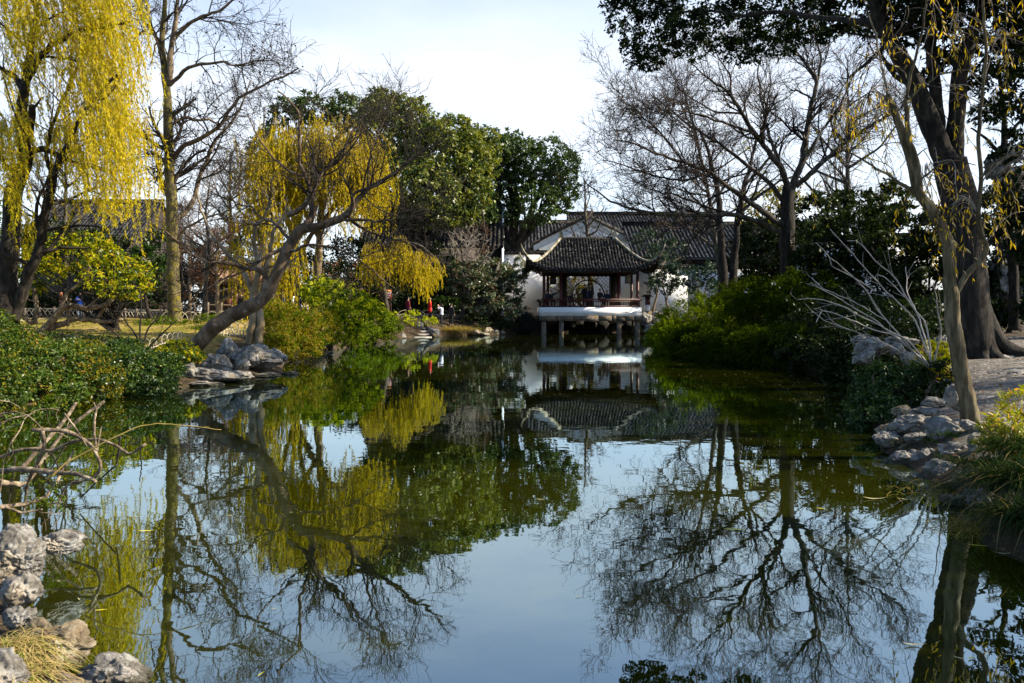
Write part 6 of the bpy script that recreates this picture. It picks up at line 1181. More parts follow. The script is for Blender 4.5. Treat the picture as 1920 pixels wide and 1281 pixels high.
for i, (u, v, D, ru, rv, lab) in enumerate(((1890, 290, 32, 30, 24, 'topmost dark rock of the tall rockery behind the great camphor'), (1860, 310, 32, 22, 26, 'left shoulder rock of the tall rockery behind the great camphor'), (1900, 360, 31.5, 44, 50, 'large dark rock in the middle of the tall rockery'), (1910, 450, 31, 50, 60, 'massive dark rock low in the tall rockery'), (1890, 540, 30.5, 50, 50, 'dark base rock of the tall rockery beside the camphor trunk'))):
    rpx(lab, u, v, D, ru, rv, 360 + i, 'rock', group=g, rough=.4, pits=.3)
for i, (u, D, lab) in enumerate(((1905, 13.6, 'dark kerb stone beside the path at the right edge'), (1880, 17.2, 'kerb stone behind the camphor roots'))):
    b = G(u, D); rock(lab, b + [0, 0, .03], (.3, .2, .12), 370 + i, 'rock', 4, group='kerb stones along the path')

# stone steps down to the water
b = P(795, 632, 53.4); root = thing('stone_steps', 'flight of worn stone steps going down to the pond on the far bank', 'steps', (b[0], b[1], 0))
for i in range(6):
    mb = MB(); w = 1.15 + .02 * i; x = x_at(787, 53.6) - i * .19; y = 53.3 + i * .36; mb.box(x - w, x + w * .72, y, y + .9, -.2 if i == 0 else .02 + .19 * i - .10, .05 + .19 * i); mb.build('step', M['step_stone'], root)
mb = MB(); x = x_at(787, 53.6); mb.beam((x - 1.45, 53.2, .05), (x - 2.3, 55.4, 1.10), .25, .22); mb.build('side_stone', M['stone'], root); mb = MB(); mb.beam((x + 1.0, 53.4, .05), (x - .05, 55.6, 1.12), .22, .22); mb.build('side_stone', M['stone'], root)

# ------------------------------------------------------------------ fences
def hoop_fence(label, pts, h, n, seed=0, pickets=True):
    """low edging of overlapping split bamboo hoops with pickets"""
    pts = np.array(pts, float); acc = np.concatenate([[0], np.cumsum(np.hypot(*np.diff(pts, axis=0).T))])
    def at(s): x = np.interp(s, acc, pts[:, 0]); y = np.interp(s, acc, pts[:, 1]); return np.stack([x, y, ground_z(x, y)], -1)
    b = at(np.array([0.0]))[0]; root = thing('bamboo_fence', label, 'fence', b, 'low bamboo edging fences'); L = acc[-1]; st = L / n
    t = np.linspace(0, PI, 12); hoops = []
    for k in range(n):
        s = k * st + st * .8 * (1 - np.cos(t)); c = at(np.clip(s, 0, L)); c[:, 2] = c[:, 2].mean() + np.sin(t) * h; hoops.append(c)
    mb = MB(); mb.tubes(np.array(hoops), np.full((n, 12), .010 if h < .5 else .014), 5, cap=False); mb.build('hoops', M['bamboo_fence'], root)
    if pickets:
        m = int(L / .11); s = np.linspace(0, L, m); c = at(s); q = np.stack([c - [0, 0, .05], c + np.array([0, 0, h * .55])], 1); mb = MB(); mb.tubes(q, np.full((m, 2), .011), 4); 
        r0 = at(np.linspace(0, L, 30)); mb.tubes(r0 + [0, 0, h * .42], np.full(30, .012), 4); mb.tubes(r0 + [0, 0, h * .15], np.full(30, .012), 4); mb.build('pickets', M['bamboo_fence'], root)
hoop_fence('split bamboo hoop edging between the lawn and the islet', [(x_at(190, 19.8), 19.8), (x_at(230, 20.3), 20.3), (x_at(290, 21.2), 21.2), (x_at(340, 22.3), 22.3)], .42, 12)
hoop_fence('split bamboo hoop edging behind the leaning trunk', [(x_at(395, 25.5), 25.5), (x_at(440, 26.5), 26.5), (x_at(468, 27), 27)], .5, 6)
hoop_fence('far hooped bamboo edging behind the plane tree', [(x_at(300, 44), 44), (x_at(360, 45), 45), (x_at(440, 46), 46)], .55, 7, pickets=False)
hoop_fence('hooped bamboo edging right of the weedy shrub', [(x_at(560, 43), 43), (x_at(610, 45), 45), (x_at(640, 48), 48)], .6, 4, pickets=False)
hoop_fence('hooped bamboo edging behind the walkers on the far bank', [(x_at(740, 56.6), 57.2), (x_at(800, 58.5), 59.3), (x_at(880, 60), 60.8), (x_at(965, 63), 63.5)], .62, 10)
def rail_fence(label, a, b, h, posts, lattice=False):
    a = np.array(a); b = np.array(b); root = thing('rail_fence', label, 'fence', (*a, gz(*a)), 'wooden fences on the far left'); za, zb = gz(*a), gz(*b)
    for k in range(posts):
        p = a + (b - a) * k / (posts - 1); z = gz(*p); mb = MB(); mb.box(p[0] - .06, p[0] + .06, p[1] - .06, p[1] + .06, z - .1, z + h + .1); mb.build('post', M['grey_wood'], root)
    mb = MB()
    for q in ((.95, .55) if not lattice else (.95,)): mb.beam((*a, za + h * q), (*b, zb + h * q), .05, .08)
    if lattice:
        L = np.linalg.norm(b - a); n = int(L / .3)
        for k in range(n):
            for s in (0, 1): p = a + (b - a) * (k + s) / n; q = a + (b - a) * (k + 1 - s) / n; mb.beam((*p, za + .05), (*q, za + h * .9), .03, .03)
    mb.build('lattice' if lattice else 'rails', M['bamboo_fence'] if lattice else M['grey_wood'], root)
rail_fence('pale lattice fence behind the lawn under the wintersweet', (x_at(20, 54), 54), (x_at(210, 54), 54), .62, 8, True)
rail_fence('low pale lattice fence between the wintersweet and plane tree', (x_at(212, 54), 54), (x_at(325, 52), 52), .55, 6, True)
rail_fence('two-rail wooden fence far behind the blue-jacketed person', (x_at(40, 60), 60), (x_at(215, 60), 60), 1.3, 7)
rail_fence('wooden rail fence before the brown-roofed hall', (x_at(340, 49), 49), (x_at(440, 49), 49), 1.0, 5)

# ------------------------------------------------------------------ signs and post lantern
def signboard(label, u, v0, v1, D, w, cols, name='signboard'):
    c = P(u, v0, D); zb = P(u, v1, D)[2]; g0 = G(u, D); root = thing(name, label, 'sign', g0); W = w * D / FPX
    mb = MB(); mb.box(c[0] - W / 2, c[0] + W / 2, D - .03, D + .03, zb, c[2]); mb.build('board', plain('maroon_board', (.16, .018, .016), .6, .1), root)
    mb = MB(); mb.box(c[0] - W / 2 + .03, c[0] + W / 2 - .03, D - .046, D - .032, c[2] - (c[2] - zb) * .22, c[2] - .03); mb.build('header_band', plain('orange_band', (.65, .26, .04), .6, .1), root)
    r = RNG(int(u)); mb = MB(); hh = c[2] - zb
    for row, fr in enumerate((.34, .47, .66, .86)):
        z = c[2] - hh * fr; x = c[0] - W * .42; end = c[0] + W * (.42, .3, .36, .2)[row]
        while x < end: s = r.uniform(.05, .1); [mb.box(x, x + s, D - .040, D - .0335, z + q, z + q + hh * .022) for q in (0, hh * .03, hh * .06)]; mb.box(x + s * .3, x + s * .45, D - .043, D - .0405, z, z + hh * .08); x += s + .03
    mb.build('lettering', M['white'], root)
    for s in (-1, 1): mb = MB(); mb.box(c[0] + s * W * .42 - .035, c[0] + s * W * .42 + .035, D + .032, D + .10, g0[2] - .2, c[2] + .05); mb.build('post', M['red_wood'], root)
signboard('maroon signboard with an orange header and white lettering rows on the far bank', 726, 543, 562, 52, 16, None)
b = G(435, 50); root = thing('red_stand', 'dark red post with a small box stand beside the two dark-clad people', 'sign', b)
mb = MB(); mb.box(b[0] - .07, b[0] + .07, 49.93, 50.07, b[2] - .1, P(0, 537, 50)[2]); mb.build('post', M['red_wood'], root)
mb = MB(); x = x_at(430, 50); mb.box(x - .18, x + .2, 49.6, 49.92, P(0, 575, 50)[2], P(0, 560, 50)[2]); mb.build('box', plain('red_box', (.07, .012, .012), .7), root)
b = G(118 / 1, 55); root = thing('wooden_post', 'orange-brown wooden post behind the person in the blue jacket', 'post', G(114, 57))
b = G(114, 57); mb = MB(); mb.tubes([(b[0], 57, b[2] - .1), (b[0], 57, P(0, 548, 57)[2] - .05), (b[0], 57, P(0, 548, 57)[2])], [.12, .11, .07], 10, ref=(0, 1, 0)); mb.build('post_shaft', plain('orange_wood', (.32, .11, .04), .7), root, True)
mb = MB(); mb.tubes([(b[0], 57, b[2] - .02), (b[0], 57, b[2] + .12)], [.19, .17], 10, ref=(0, 1, 0)); mb.build('footing', M['stone'], root)
c = P(1213, 588, 62); root = thing('stone_lantern', 'pale four-sided stone lantern with dark window beside the pavilion', 'lantern', c)
s = 62 / FPX
mb = MB(); z0_, zt_ = c[2] - .5, c[2]; mb.box(c[0] - .30, c[0] + .30, 61.7, 62.3, z0_, zt_ + .18); mb.build('base', M['stone'], root)
mb = MB(); mb.box(c[0] - .2, c[0] + .2, 61.8, 62.2, zt_ + .183, zt_ + .6); mb.build('shaft', M['white'], root)
mb = MB()
for sx in (-1, 1):
    for sy in (-1, 1): mb.box(c[0] + sx * .25 - .05, c[0] + sx * .25 + .05, 62 + sy * .25 - .05, 62 + sy * .25 + .05, zt_ + .66, zt_ + 1.3)
mb.box(c[0] - .32, c[0] + .32, 61.68, 62.32, zt_ + .603, zt_ + .657); mb.build('frame', M['white'], root)
mb = MB(); mb.box(c[0] - .21, c[0] + .21, 61.79, 62.21, zt_ + .662, zt_ + 1.298); mb.build('window', plain('dark_red_window', (.07, .02, .015), .5), root)
mb = MB(); v = [(c[0] + a * .46, 62 + q * .46, zt_ + 1.303) for a, q in ((-1, -1), (1, -1), (1, 1), (-1, 1))] + [(c[0] + a * .2, 62 + q * .2, zt_ + 1.47) for a, q in ((-1, -1), (1, -1), (1, 1), (-1, 1))]
mb.add(v, [(3, 2, 1, 0), (4, 5, 6, 7), (0, 1, 5, 4), (1, 2, 6, 5), (2, 3, 7, 6), (3, 0, 4, 7)]); mb.build('cap', M['tile'], root)

# ------------------------------------------------------------------ people
def skin_mesh(name, verts, edges, radii, sub=2):
    me = bpy.data.meshes.new(name + '_cage'); me.from_pydata([tuple(v) for v in verts], edges, []); o = bpy.data.objects.new(name + '_cage', me); COL.objects.link(o)
    md = o.modifiers.new('skin', 'SKIN'); md.use_smooth_shade = True; md.branch_smoothing = .4
    for i, rd in enumerate(radii): d = me.skin_vertices[0].data[i]; d.radius = (rd, rd) if not hasattr(rd, '__len__') else rd; d.use_root = (i == 0); d.use_loose = False
    if sub: s = o.modifiers.new('sub', 'SUBSURF'); s.levels = sub; s.render_levels = sub
    dg = bpy.context.evaluated_depsgraph_get(); dg.update(); nm = bpy.data.meshes.new_from_object(o.evaluated_get(dg)); nm.name = name
    bpy.data.objects.remove(o); bpy.data.meshes.remove(me); return nm
def person(label, x, y, z, h, face, coat, legs, pose='down', sit=False, hair_c=None, long_coat=False, group=None, hat=None, hood=False):
    """standing or seated figure, metres for a 1.7 m body facing -y, scaled and turned"""
    S = h / 1.7; dz = -.40 if sit else 0.0
    root_z = z
    arms = {'down': ((.235, .02, 1.14), (.25, -.07, .90), (0, -.25, -1)), 'fold': ((.25, -.06, 1.15), (-.02, -.22, 1.17), (-1, 0, .1)), 'camera': ((.26, -.16, 1.30), (.09, -.24, 1.50), (-.5, -.2, 1)),
            'point': ((.42, -.02, 1.44), (.66, -.05, 1.60), (1, 0, .5)), 'lap': ((.22, -.06, 1.14), (.12, -.27, 1.02), (-.4, -1, -.1))}
    V, Eg, R = [], [], []
    def add(p, r, par=None):
        V.append(np.array(p, float) + [0, 0, dz]); R.append(r); i = len(V) - 1
        if par is not None: Eg.append((par, i))
        return i
    pel = add((0, 0, .95), (.135, .10)); bel = add((0, 0, 1.10), (.125, .09), pel); che = add((0, -.005, 1.28), (.15, .10), bel); nb = add((0, .005, 1.42), (.075, .065), che)
    nk = add((0, -.005, 1.48), .052, nb); ch = add((0, -.022, 1.545), (.064, .074), nk); hd = add((0, -.01, 1.61), (.072, .088), ch); tp = add((0, .0, 1.665), (.055, .065), hd)
    nose = add((0, -.108, 1.585), .012, hd)
    for s in (-1, 1): add((s * .082, .005, 1.60), .014, hd)
    AR = {}
    for s in (-1, 1):
        a = pose if isinstance(pose, str) else pose[0 if s < 0 else 1]; el, wr, hdv = arms[a]
        el = np.array(el) * [s, 1, 1]; wr = np.array(wr) * [s, 1, 1]
        if a == 'fold' and s > 0: wr = wr + [0, -.03, .05]
        hv = nrm(np.array(hdv, float) * [s, 1, 1]); sh = add((s * .175, 0, 1.39), .062, che); e = add(el, .044, sh); w = add(wr, .030, e)
        pm = add(wr + hv * .065, (.036, .022), w); side = nrm(np.cross(hv, [0, 1, .3])); AR[s] = (np.array((s * .175, 0, 1.39)), el, wr)
        bend = np.array([0, -.3, 0])
        for k, (o_, ln) in enumerate(((-.027, .062), (-.009, .072), (.009, .068), (.027, .052))):
            f1 = add(wr + hv * .105 + side * o_, .0085, pm); f2 = add(wr + hv * (.105 + ln * .55) + side * o_ * 1.1 + bend * .02, .008, f1); add(wr + hv * (.105 + ln * .9) + side * o_ * 1.1 + bend * .06, .007, f2)
        t1 = add(wr + hv * .05 + side * -.045 + [0, -.01, 0], .010, pm); add(wr + hv * .085 + side * -.062 + [0, -.02, 0], .008, t1)
    LG = {}
    for s in (-1, 1):
        hp = (s * .09, 0, .88); kn = (s * .10, -.015, .50); an = (s * .10, .02, .09); toe = (s * .115, -.12, .035)
        if sit: hp = (s * .09, -.02, .90); kn = (s * .12, -.42, .90); an = (s * .12, -.40, .49); toe = (s * .13, -.54, .435)
        i = add(hp, .082, pel); k = add(kn, .056, i); a = add(an, .038, k); add(toe, .034, a); LG[s] = (hp, kn, an, toe)
    me = skin_mesh('person', V, Eg, R, 2)
    o = bpy.data.objects.new('person', me); COL.objects.link(o); me.materials.append(M['skin']); tag(o, label, 'person', group)
    o.location = (x, y, root_z); o.rotation_euler = (0, 0, face); o.scale = (S, S, S)
    def child(name, me2, mat): c = bpy.data.objects.new(name, me2); COL.objects.link(c); c.parent = o; me2.materials.append(mat); return c
    Z = np.array([0, 0, dz])
    # jacket
    v = [(0, 0, .80 if not long_coat else .52), (0, 0, .98), (0, 0, 1.12), (0, -.005, 1.28), (0, .005, 1.40), (0, .008, 1.455)]; rr = [(.19, .15), (.175, .135), (.165, .13), (.185, .14), (.13, .11), (.085, .085)]; ed = [(0, 1), (1, 2), (2, 3), (3, 4), (4, 5)]
    if sit: v[0] = (0, 0, .90); 
    for s in (-1, 1):
        a, b_, c_ = AR[s]; n = len(v); v += [tuple(a), tuple((a + b_) / 2), tuple(b_), tuple((b_ * .1 + c_ * .9))]; rr += [.085, .072, .064, .05]; ed += [(3, n), (n, n + 1), (n + 1, n + 2), (n + 2, n + 3)]
    child('jacket', skin_mesh('jacket', [np.array(p) + Z for p in v], ed, rr, 2), coat)
    v = [(0, 0, .99), (0, .01, .89)]; rr = [(.165, .125), (.175, .145) if sit else (.16, .125)]; ed = [(0, 1)]
    for s in (-1, 1):
        hp, kn, an, toe = LG[s]; n = len(v); an2 = tuple(np.array(an) * .97 + np.array(kn) * .03); v += [tuple(np.array(hp) * .85 + np.array(kn) * .15), kn, an2]; rr += [.10, .072, .056]; ed += [(1, n), (n, n + 1), (n + 1, n + 2)]
    child('trousers', skin_mesh('trousers', [np.array(p) + Z for p in v], ed, rr, 2), legs)
    for s in (-1, 1):
        hp, kn, an, toe = LG[s]; an = np.array(an); toe = np.array(toe); child('shoe', skin_mesh('shoe', [an + Z + [0, .03, -.045], (an + toe) / 2 + Z + [0, 0, -.015], toe + Z + [0, -.03, 0]], [(0, 1), (1, 2)], [(.045, .045), (.044, .04), (.04, .03)], 2), M['dark_wood'])
    mb = MB(); Vh, Fh = ico(3); q = Vh * [.092, .107, .10]; keep = (Vh[:, 1] > -.25) | (Vh[:, 2] > .45); q = q + np.array([0, .006, 1.622]) + Z; fk = np.array([f for f in Fh if keep[f].all()]); mb.add(q, fk)
    if hood: q2 = Vh * [.115, .12, .12] + np.array([0, .05, 1.50]) + Z; mb.add(q2, Fh)
    mh = mb.mesh('hair' if not hat else 'cap', (0, 0, 0), True); child('hair' if not hat else 'cap', mh, hair_c or M['hair'])
    if not sit or True:
        mb = MB()
        for s in (-1, 1): q = ico(1)[0] * [.012, .006, .008] + np.array([s * .032, -.089, 1.615]) + Z; mb.add(q, ico(1)[1])
        child('eyes', mb.mesh('eyes', (0, 0, 0), True), M['hair'])
        mb = MB(); mb.add(ico(1)[0] * [.024, .006, .006] + np.array([0, -.090, 1.548]) + Z, ico(1)[1]); child('mouth', mb.mesh('mouth', (0, 0, 0), True), plain('lips', (.35, .12, .10), .5, .05))
    return o
def cloth(n, c): return surf(n, [tuple(a * .75 for a in c), c, tuple(min(1, a * 1.2) for a in c)], 6, .75, .4, .02, (1, 1, 3.0))
CL = dict(blue=cloth('blue_padded_nylon', (.03, .12, .60)), pale_blue=cloth('washed_denim', (.30, .42, .62)), red=cloth('bright_red_nylon', (.75, .015, .02)), maroon=cloth('maroon_wool', (.17, .012, .025)), white=cloth('pale_grey_nylon', (.66, .68, .76)), black=cloth('black_cloth', (.012, .012, .014)), navy=cloth('navy_cloth', (.02, .03, .07)), wine=cloth('wine_cloth', (.05, .012, .018)), sky=cloth('light_blue_cloth', (.10, .25, .62)))
def at_ground(u, D): b = G(u, D); return b[0], b[1], b[2]
person('person in a bright blue padded jacket and jeans standing with folded arms', *at_ground(150, 55), 1.72, .25, CL['blue'], CL['pale_blue'], 'fold')
person('person in blue half cut off by the left edge', *at_ground(-3, 55), 1.68, .4, CL['sky'], CL['navy'], 'down')
person('person in dark wine jacket by the red stand, left of two', *at_ground(443, 48), 1.66, .5, CL['wine'], CL['black'], 'down', group='two people beside the red stand')
person('person in black jacket by the red stand, right of two', *at_ground(452.5, 47.5), 1.72, -.5, CL['black'], CL['navy'], 'down', group='two people beside the red stand')
person('person in a dark coat half hidden behind the weedy shrub', *at_ground(531, 46), 1.70, -1.2, CL['navy'], CL['black'], 'down')
person('person in a white coat behind the weedy shrub', *at_ground(553, 46), 1.62, 1.2, CL['white'], CL['navy'], 'down', long_coat=True)
person('person in a maroon coat walking among lime leaves near the steps', *at_ground(765, 55.2), 1.55, 2.2, CL['maroon'], CL['wine'], 'down')
person('person in a bright red down coat and black trousers on the far bank', *at_ground(806, 57), 1.66, 1.9, CL['red'], CL['black'], 'down', long_coat=True)
person('person in a pale grey hooded jacket raising a camera on the far bank', *at_ground(828, 57), 1.60, -1.9, CL['white'], CL['black'], 'camera', hood=True)
person('person in black standing in the shade right of the pale grey jacket', *at_ground(846, 57.5), 1.60, 2.6, CL['black'], CL['black'], 'down')
fl = z2 + .003
person('seated person pointing to the right in the pavilion', x_at(1033.5, 61), 61.0, fl, 1.72, .3, CL['black'], CL['black'], ('lap', 'point'), True)
person('seated person left of the pointing person in the pavilion', x_at(1025.5, 61.4), 61.4, fl, 1.66, -.4, CL['navy'], CL['black'], 'lap', True)
g = 'people crowding behind the railing in the middle of the pavilion'
person('tallest person in black in the middle of the pavilion', x_at(1107, 62), 62, fl, 1.80, .4, CL['black'], CL['black'], 'down', group=g)
person('person in dark clothes standing left of the tallest one in the pavilion', x_at(1096.5, 62.3), 62.3, fl, 1.76, -.5, CL['black'], CL['black'], 'down', group=g)
person('shorter person between the two standing ones in the pavilion', x_at(1102, 61.6), 61.6, fl, 1.5, 1.2, CL['navy'], CL['black'], 'camera', group=g)
person('person in black seated on the bench right of the standing group', x_at(1125, 61.2), 61.2, fl, 1.85, .6, CL['black'], CL['black'], 'lap', True, group=g)
person('seated person low behind the railing beside the left dark panel', x_at(1070, 61.2), 61.2, fl, 1.45, .2, CL['black'], CL['black'], 'lap', True)
person('small seated person by the right lattice of the pavilion', x_at(1138, 62), 62, fl, 1.7, -.3, CL['navy'], CL['black'], 'lap', True)

# ------------------------------------------------------------------ fallen branches in the left foreground
r = RNG(401)
def snag(label, D, polys, mat, name='fallen_branch', twigs=True, seed=0, group='bare branches over the water in the left foreground'):
    b = P(*polys[0][0][0], D); root = thing(name, label, 'branch', (b[0], b[1], max(.02, b[2])), group); rr = RNG(seed); mb = MB(); L_ = []
    for px, w0, w1, dd in polys: q = limb(px, D + dd[0], w0 * .8, w1 * .8, 26, dd=dd[1] - dd[0], seed=seed + len(px), wob=.006); q[:, 3] *= 1 + .12 * np.sin(np.arange(26) * 1.9 + seed); L_.append(q); mb.tubes(q[None, :, :3], q[None, :, 3], 9, ref=(0, 1, .03))
    mb.build('limb', M[mat], root, True)
    if twigs:
        t = grow(*stack(L_), 1.6, .2, 1, 50, 15, .22, 6, .15, .02, .4, .0022, rr); mb = MB(); mb.tubes(*t, 4, cap=False); mb.build('twigs', M[mat], root)
    return root
snag('pale bent bough crossing the foreground left, lowest over the water', 6.4, [([(-40, 890), (0, 884), (34, 879), (69, 883), (103, 886), (146, 889), (163, 896), (180, 904)], 15, 8, (0, -.3))], 'snag', seed=1)
snag('thick forked bough rising from the left edge to the upper right', 6.6, [([(-40, 900), (0, 905), (26, 907), (46, 910), (58, 895), (74, 871), (96, 842), (120, 809), (160, 778), (196, 752)], 15, 7, (0, .6)), ([(46, 910), (50, 925), (46, 945), (44, 960)], 8, 5, (0, .1))], 'snag', seed=2)
snag('straight tan pole leaning up to the right behind the boughs', 7.2, [([(36, 885), (77, 836), (107, 805), (129, 778), (142, 756)], 11, 8, (0, .5))], 'snag', seed=3, twigs=False)
snag('dark crooked bough arching over the water with a hooked end', 6.3, [([(60, 806), (77, 807), (120, 807), (143, 816), (165, 829), (180, 850), (191, 874), (182, 893), (160, 901), (129, 907), (117, 922), (105, 962)], 11, 5, (0, .2)), ([(80, 808), (84, 836), (70, 870), (52, 905), (48, 930), (46, 950)], 10, 5, (0, .2)), ([(165, 829), (182, 845), (186, 820), (190, 800)], 7, 3, (0, .1))], 'snag', seed=4)
snag('tan bough with a broken elbow reaching right over the pond', 6.7, [([(-30, 868), (0, 858), (34, 845), (65, 841), (95, 848), (124, 833), (155, 824), (182, 824), (215, 833), (240, 853), (256, 846), (273, 833)], 9, 6, (0, -.2)), ([(89, 852), (125, 833), (100, 872), (85, 905)], 5, 3, (0, .2))], 'snag', seed=5)
snag('upright tan stick rising from the dark hooked bough', 6.5, [([(182, 850), (177, 814), (177, 788), (181, 767), (196, 752)], 6, 5, (0, .1)), ([(181, 768), (176, 755)], 4, 3, (0, 0))], 'snag', seed=6, twigs=False)
snag('thin green arching twig with small leaves at its tip', 6.0, [([(90, 900), (120, 870), (148, 855), (197, 829), (232, 812), (258, 800), (292, 794), (320, 796), (370, 800), (415, 806)], 4.5, 1.5, (0, .4))], 'twig_yellow', seed=7)
snag('lowest dark bough half sunk along the near left waterline', 5.9, [([(-20, 955), (10, 950), (50, 945), (86, 933), (106, 905), (118, 880), (140, 845)], 12, 5, (0, .5)), ([(10, 950), (40, 962), (80, 955)], 8, 3, (0, .1))], 'snag', seed=8)
snag('thin brown rods crossing behind the boughs', 6.9, [([(83, 862), (91, 903), (96, 960)], 4, 3, (0, .1)), ([(98, 852), (108, 873), (110, 900), (118, 930), (126, 958)], 5, 3, (0, .1)), ([(225, 818), (222, 850), (218, 872)], 5, 4, (0, .1)), ([(218, 872), (180, 905), (150, 935)], 4, 3, (0, .1)), ([(28, 855), (26, 885), (15, 950)], 4, 3, (0, 0))], 'twig', seed=9)
snag('spray of thin pale arching canes at the left edge', 6.2, [([(-10, 800), (26, 783), (52, 779), (69, 769), (95, 766), (113, 770)], 4, 2, (0, .2)), ([(-10, 778), (28, 772), (52, 779), (69, 793), (79, 804)], 4, 2.5, (0, 0)), ([(19, 833), (37, 807), (46, 785), (60, 775)], 3.5, 2, (0, .2)), ([(121, 776), (146, 809), (163, 837)], 5, 3, (0, 0)), ([(-10, 812), (20, 800), (40, 795)], 3, 2, (0, 0)), ([(-10, 750), (20, 754), (50, 772)], 3, 1.5, (0, .1)), ([(0, 925), (8, 860), (25, 820)], 3, 1.2, (0, 0)), ([(10, 870), (25, 850), (22, 825)], 2.5, 1, (0, 0))], 'snag', seed=10, twigs=False)
shrub('water_plant', 'small bright green leafy sprig among the boughs in the left foreground', 'plant', [E(80, 925, 6.1, 26, 22, .15), E(110, 945, 5.9, 24, 12, .1)], .026, .012, 'fresh', 420, cover=.5, K=26, sig=.3, base=np.array([x_at(90, 6.1), 6.1, .02]), stem=.004)
shrub('water_plant', 'small green sprig at the top of the boughs below the ivy mound', 'plant', [E(103, 752, 7.6, 18, 10, .12)], .035, .014, 'fresh', 421, cover=1.0, K=20, sig=.3, base=np.array([x_at(100, 7.6), 7.6, .6]), stem=.004)
tuft('tuft of dry golden grass over the bottom left rocks', 22, 3.66, 420, .20, .0032, .8, 'dry_grass', 430, .06, z=.19, name='dry_grass_tuft', up=.5, tilt=(.3, -.2, .1), group='dry grass on the near left rocks')
tuft('sprawling green and tan grass tuft at the bottom left corner', 25, 3.5, 340, .28, .0032, .9, 'dry_grass', 431, .06, z=.15, name='dry_grass_tuft', up=.35, tilt=(.9, -.1, .1), group='dry grass on the near left rocks')
for i_, (u_, D_, lab_) in enumerate(((1735, 9.9, 'little green weed tuft between pale slab and whitish rock'), (1760, 9.2, 'weed tuft beside the broken grey rock'), (1700, 9.7, 'weed tuft behind the leftmost striated rock'), (1810, 8.2, 'weed tuft between the flat pale rock and drooping grass'), (1790, 7.6, 'dark weed tuft at the waterline under the right-hand rocks'))):
    tuft(lab_, u_, D_, 260, .17, .006, .7, 'liriope', 450 + i_, .12, up=.6)
tuft('reddish dry weeds at the water below the right-hand rocks', 1770, 7.4, 200, .30, .006, .9, 'straw', 433, .2, z=.05, name='dry_grass_tuft', up=.25, tilt=(-.6, -.1, 0))
tuft('brown weeds standing in the dark water at the right edge', 1815, 6.3, 300, .34, .005, .9, 'straw', 434, .16, z=.03, name='dry_grass_tuft', up=.6, tilt=(-.3, 0, 0))
# submerged-looking twigs lying on the dark water at right
snag('pale thin twigs lying on the dark water at the right', 6.6, [([(1690, 900), (1640, 935), (1600, 970), (1575, 1000)], 2.5, 1, (0, 0)), ([(1640, 915), (1590, 935), (1540, 955), (1515, 985)], 2.5, 1, (0, 0)), ([(1700, 905), (1660, 950), (1610, 985), (1590, 1010)], 2.5, 1, (0, 0)), ([(1640, 915), (1590, 925), (1525, 950)], 2, 1, (0, 0))], 'twig_pale', twigs=False, seed=44, group=None) if False else None

# ------------------------------------------------------------------ leaves afloat
r = RNG(440)
def float_leaf(u, v, lpx, ang, kind, label, group='leaves floating on the near water'):
    Dw = CAMZ * FPX / (v - HOR); L = lpx * Dw / FPX * (1.0 if abs(math.cos(ang)) > .6 else 1.8); x, y = x_at(u, Dw), Dw; t = np.linspace(0, 1, 9); w = np.sin(PI * t ** .8) * L * (.085 if kind != 'curl' else .07)
    d = np.array([math.cos(ang), math.sin(ang) * 1.0, 0]); s = np.array([-d[1], d[0], 0]); cz = .006 + .10 * L * (t - .5) ** 2 * 4 * (1.0 if kind == 'curl' else .35) + 0 * t
    c = np.array([x, y, 0]) + d * ((t - .5) * L)[:, None] + s * (np.sin(t * PI) * L * .06)[:, None]; V = np.stack([c + s * w[:, None], c, c - s * w[:, None]], 1); V[:, 0, 2] = cz + .10 * w; V[:, 2, 2] = cz + .10 * w; V[:, 1, 2] = cz - .0 * w
    mb = MB(); mb.grid(V); o = mb.build('floating_leaf', M['leaf_pale'] if kind != 'yellow' else M['leaf_yellow'], None, True, origin=(x, y, .004)); tag(o, label, 'leaf', group)
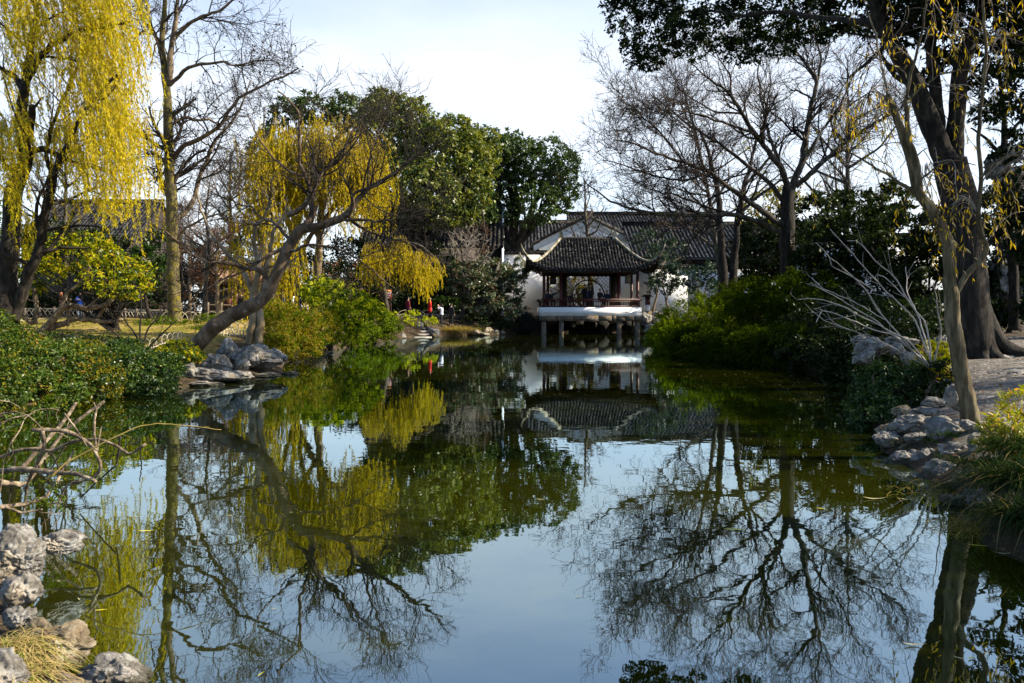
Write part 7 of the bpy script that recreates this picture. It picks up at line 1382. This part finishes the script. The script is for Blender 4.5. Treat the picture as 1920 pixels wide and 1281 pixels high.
for u, v, l, a, k, lab in ((1445, 1150, 26, .35, 'curl', 'pale V-shaped willow leaf on the reflected bare tree'), (1715, 1212, 44, -.1, 'curl', 'long white curled leaf at the lower right dark water'), (1800, 1237, 24, -.6, 'curl', 'pale leaf pair partner, left, low in the dark water at right'), (1822, 1236, 22, .5, 'yellow', 'pale yellow leaf touching the curled one low at right'),
      (190, 1146, 24, .3, 'yellow', 'bright yellow-green leaf near the brown boulder'), (148, 1126, 14, -.8, 'curl', 'small pale leaf left of the yellow-green leaf by the boulder'), (490, 1266, 12, 1.2, 'yellow', 'yellow leaf at the bottom edge on blue reflected sky'), (515, 1143, 12, .5, 'yellow', 'small yellow leaf on the reflected branches of the leaning tree'),
      (275, 997, 30, .15, 'yellow', 'orange-pink leaf on the reflected plane tree trunk'), (433, 968, 18, .3, 'curl', 'pale leaf between the reflected plane tree and leaning tree'), (1640, 937, 44, -.12, 'curl', 'long straw-pale leaf among twigs on the dark right water'), (1380, 995, 44, -.2, 'yellow', 'tan leaf sliver on the reflected bare tree, upper part'), (1085, 1120, 14, .3, 'yellow', 'lone small leaf on the open reflected sky'), (1015, 938, 20, .0, 'curl', 'pale sliver on the reflected camphor trees'),
      (1700, 938, 34, -.15, 'curl', 'white leaf sliver right of the long straw-pale leaf'), (1540, 955, 20, -.4, 'yellow', 'thin yellow leaf left of the twigs on the right water'), (1400, 875, 20, .9, 'curl', 'pale leaf on dark reflection below the right bank shrubs'), (552, 1075, 9, 0, 'curl', 'tiny white leaf on the reflected golden willow'), (1835, 1025, 34, -.3, 'yellow', 'tan leaf on the black water at the right edge, upper'), (1880, 1040, 30, -.2, 'curl', 'pale leaf on the black water nearest the right edge')):
    float_leaf(u, v, l, a, k, lab)
n = 1500; v = HOR + CAMZ * FPX / np.concatenate([r.uniform(6, 22, 420), r.uniform(14, 58, n - 420)]); u = r.uniform(200, 1750, n); Dw = CAMZ * FPX / (v - HOR); x = (u - 960) * Dw / FPX
k = sdist(x, Dw) < -.25; x, Dw = x[k], Dw[k]; m = len(x); c = np.stack([x, Dw, np.full(m, .006)], 1); mb = MB(); mb.leaves(c, r.normal(0, 1, (m, 3)) * [1, 1, 0], np.tile([0, 0, 1.0], (m, 1)), .045 * r.uniform(.5, 1.4, m) * np.clip(Dw / 18, .5, 2), .02 * np.clip(Dw / 18, .5, 2), 0)
stuff(mb.build('floating_leaf_flecks', M['leaf_pale']), 'countless small pale leaf flecks scattered on the pond', 'floating leaves')
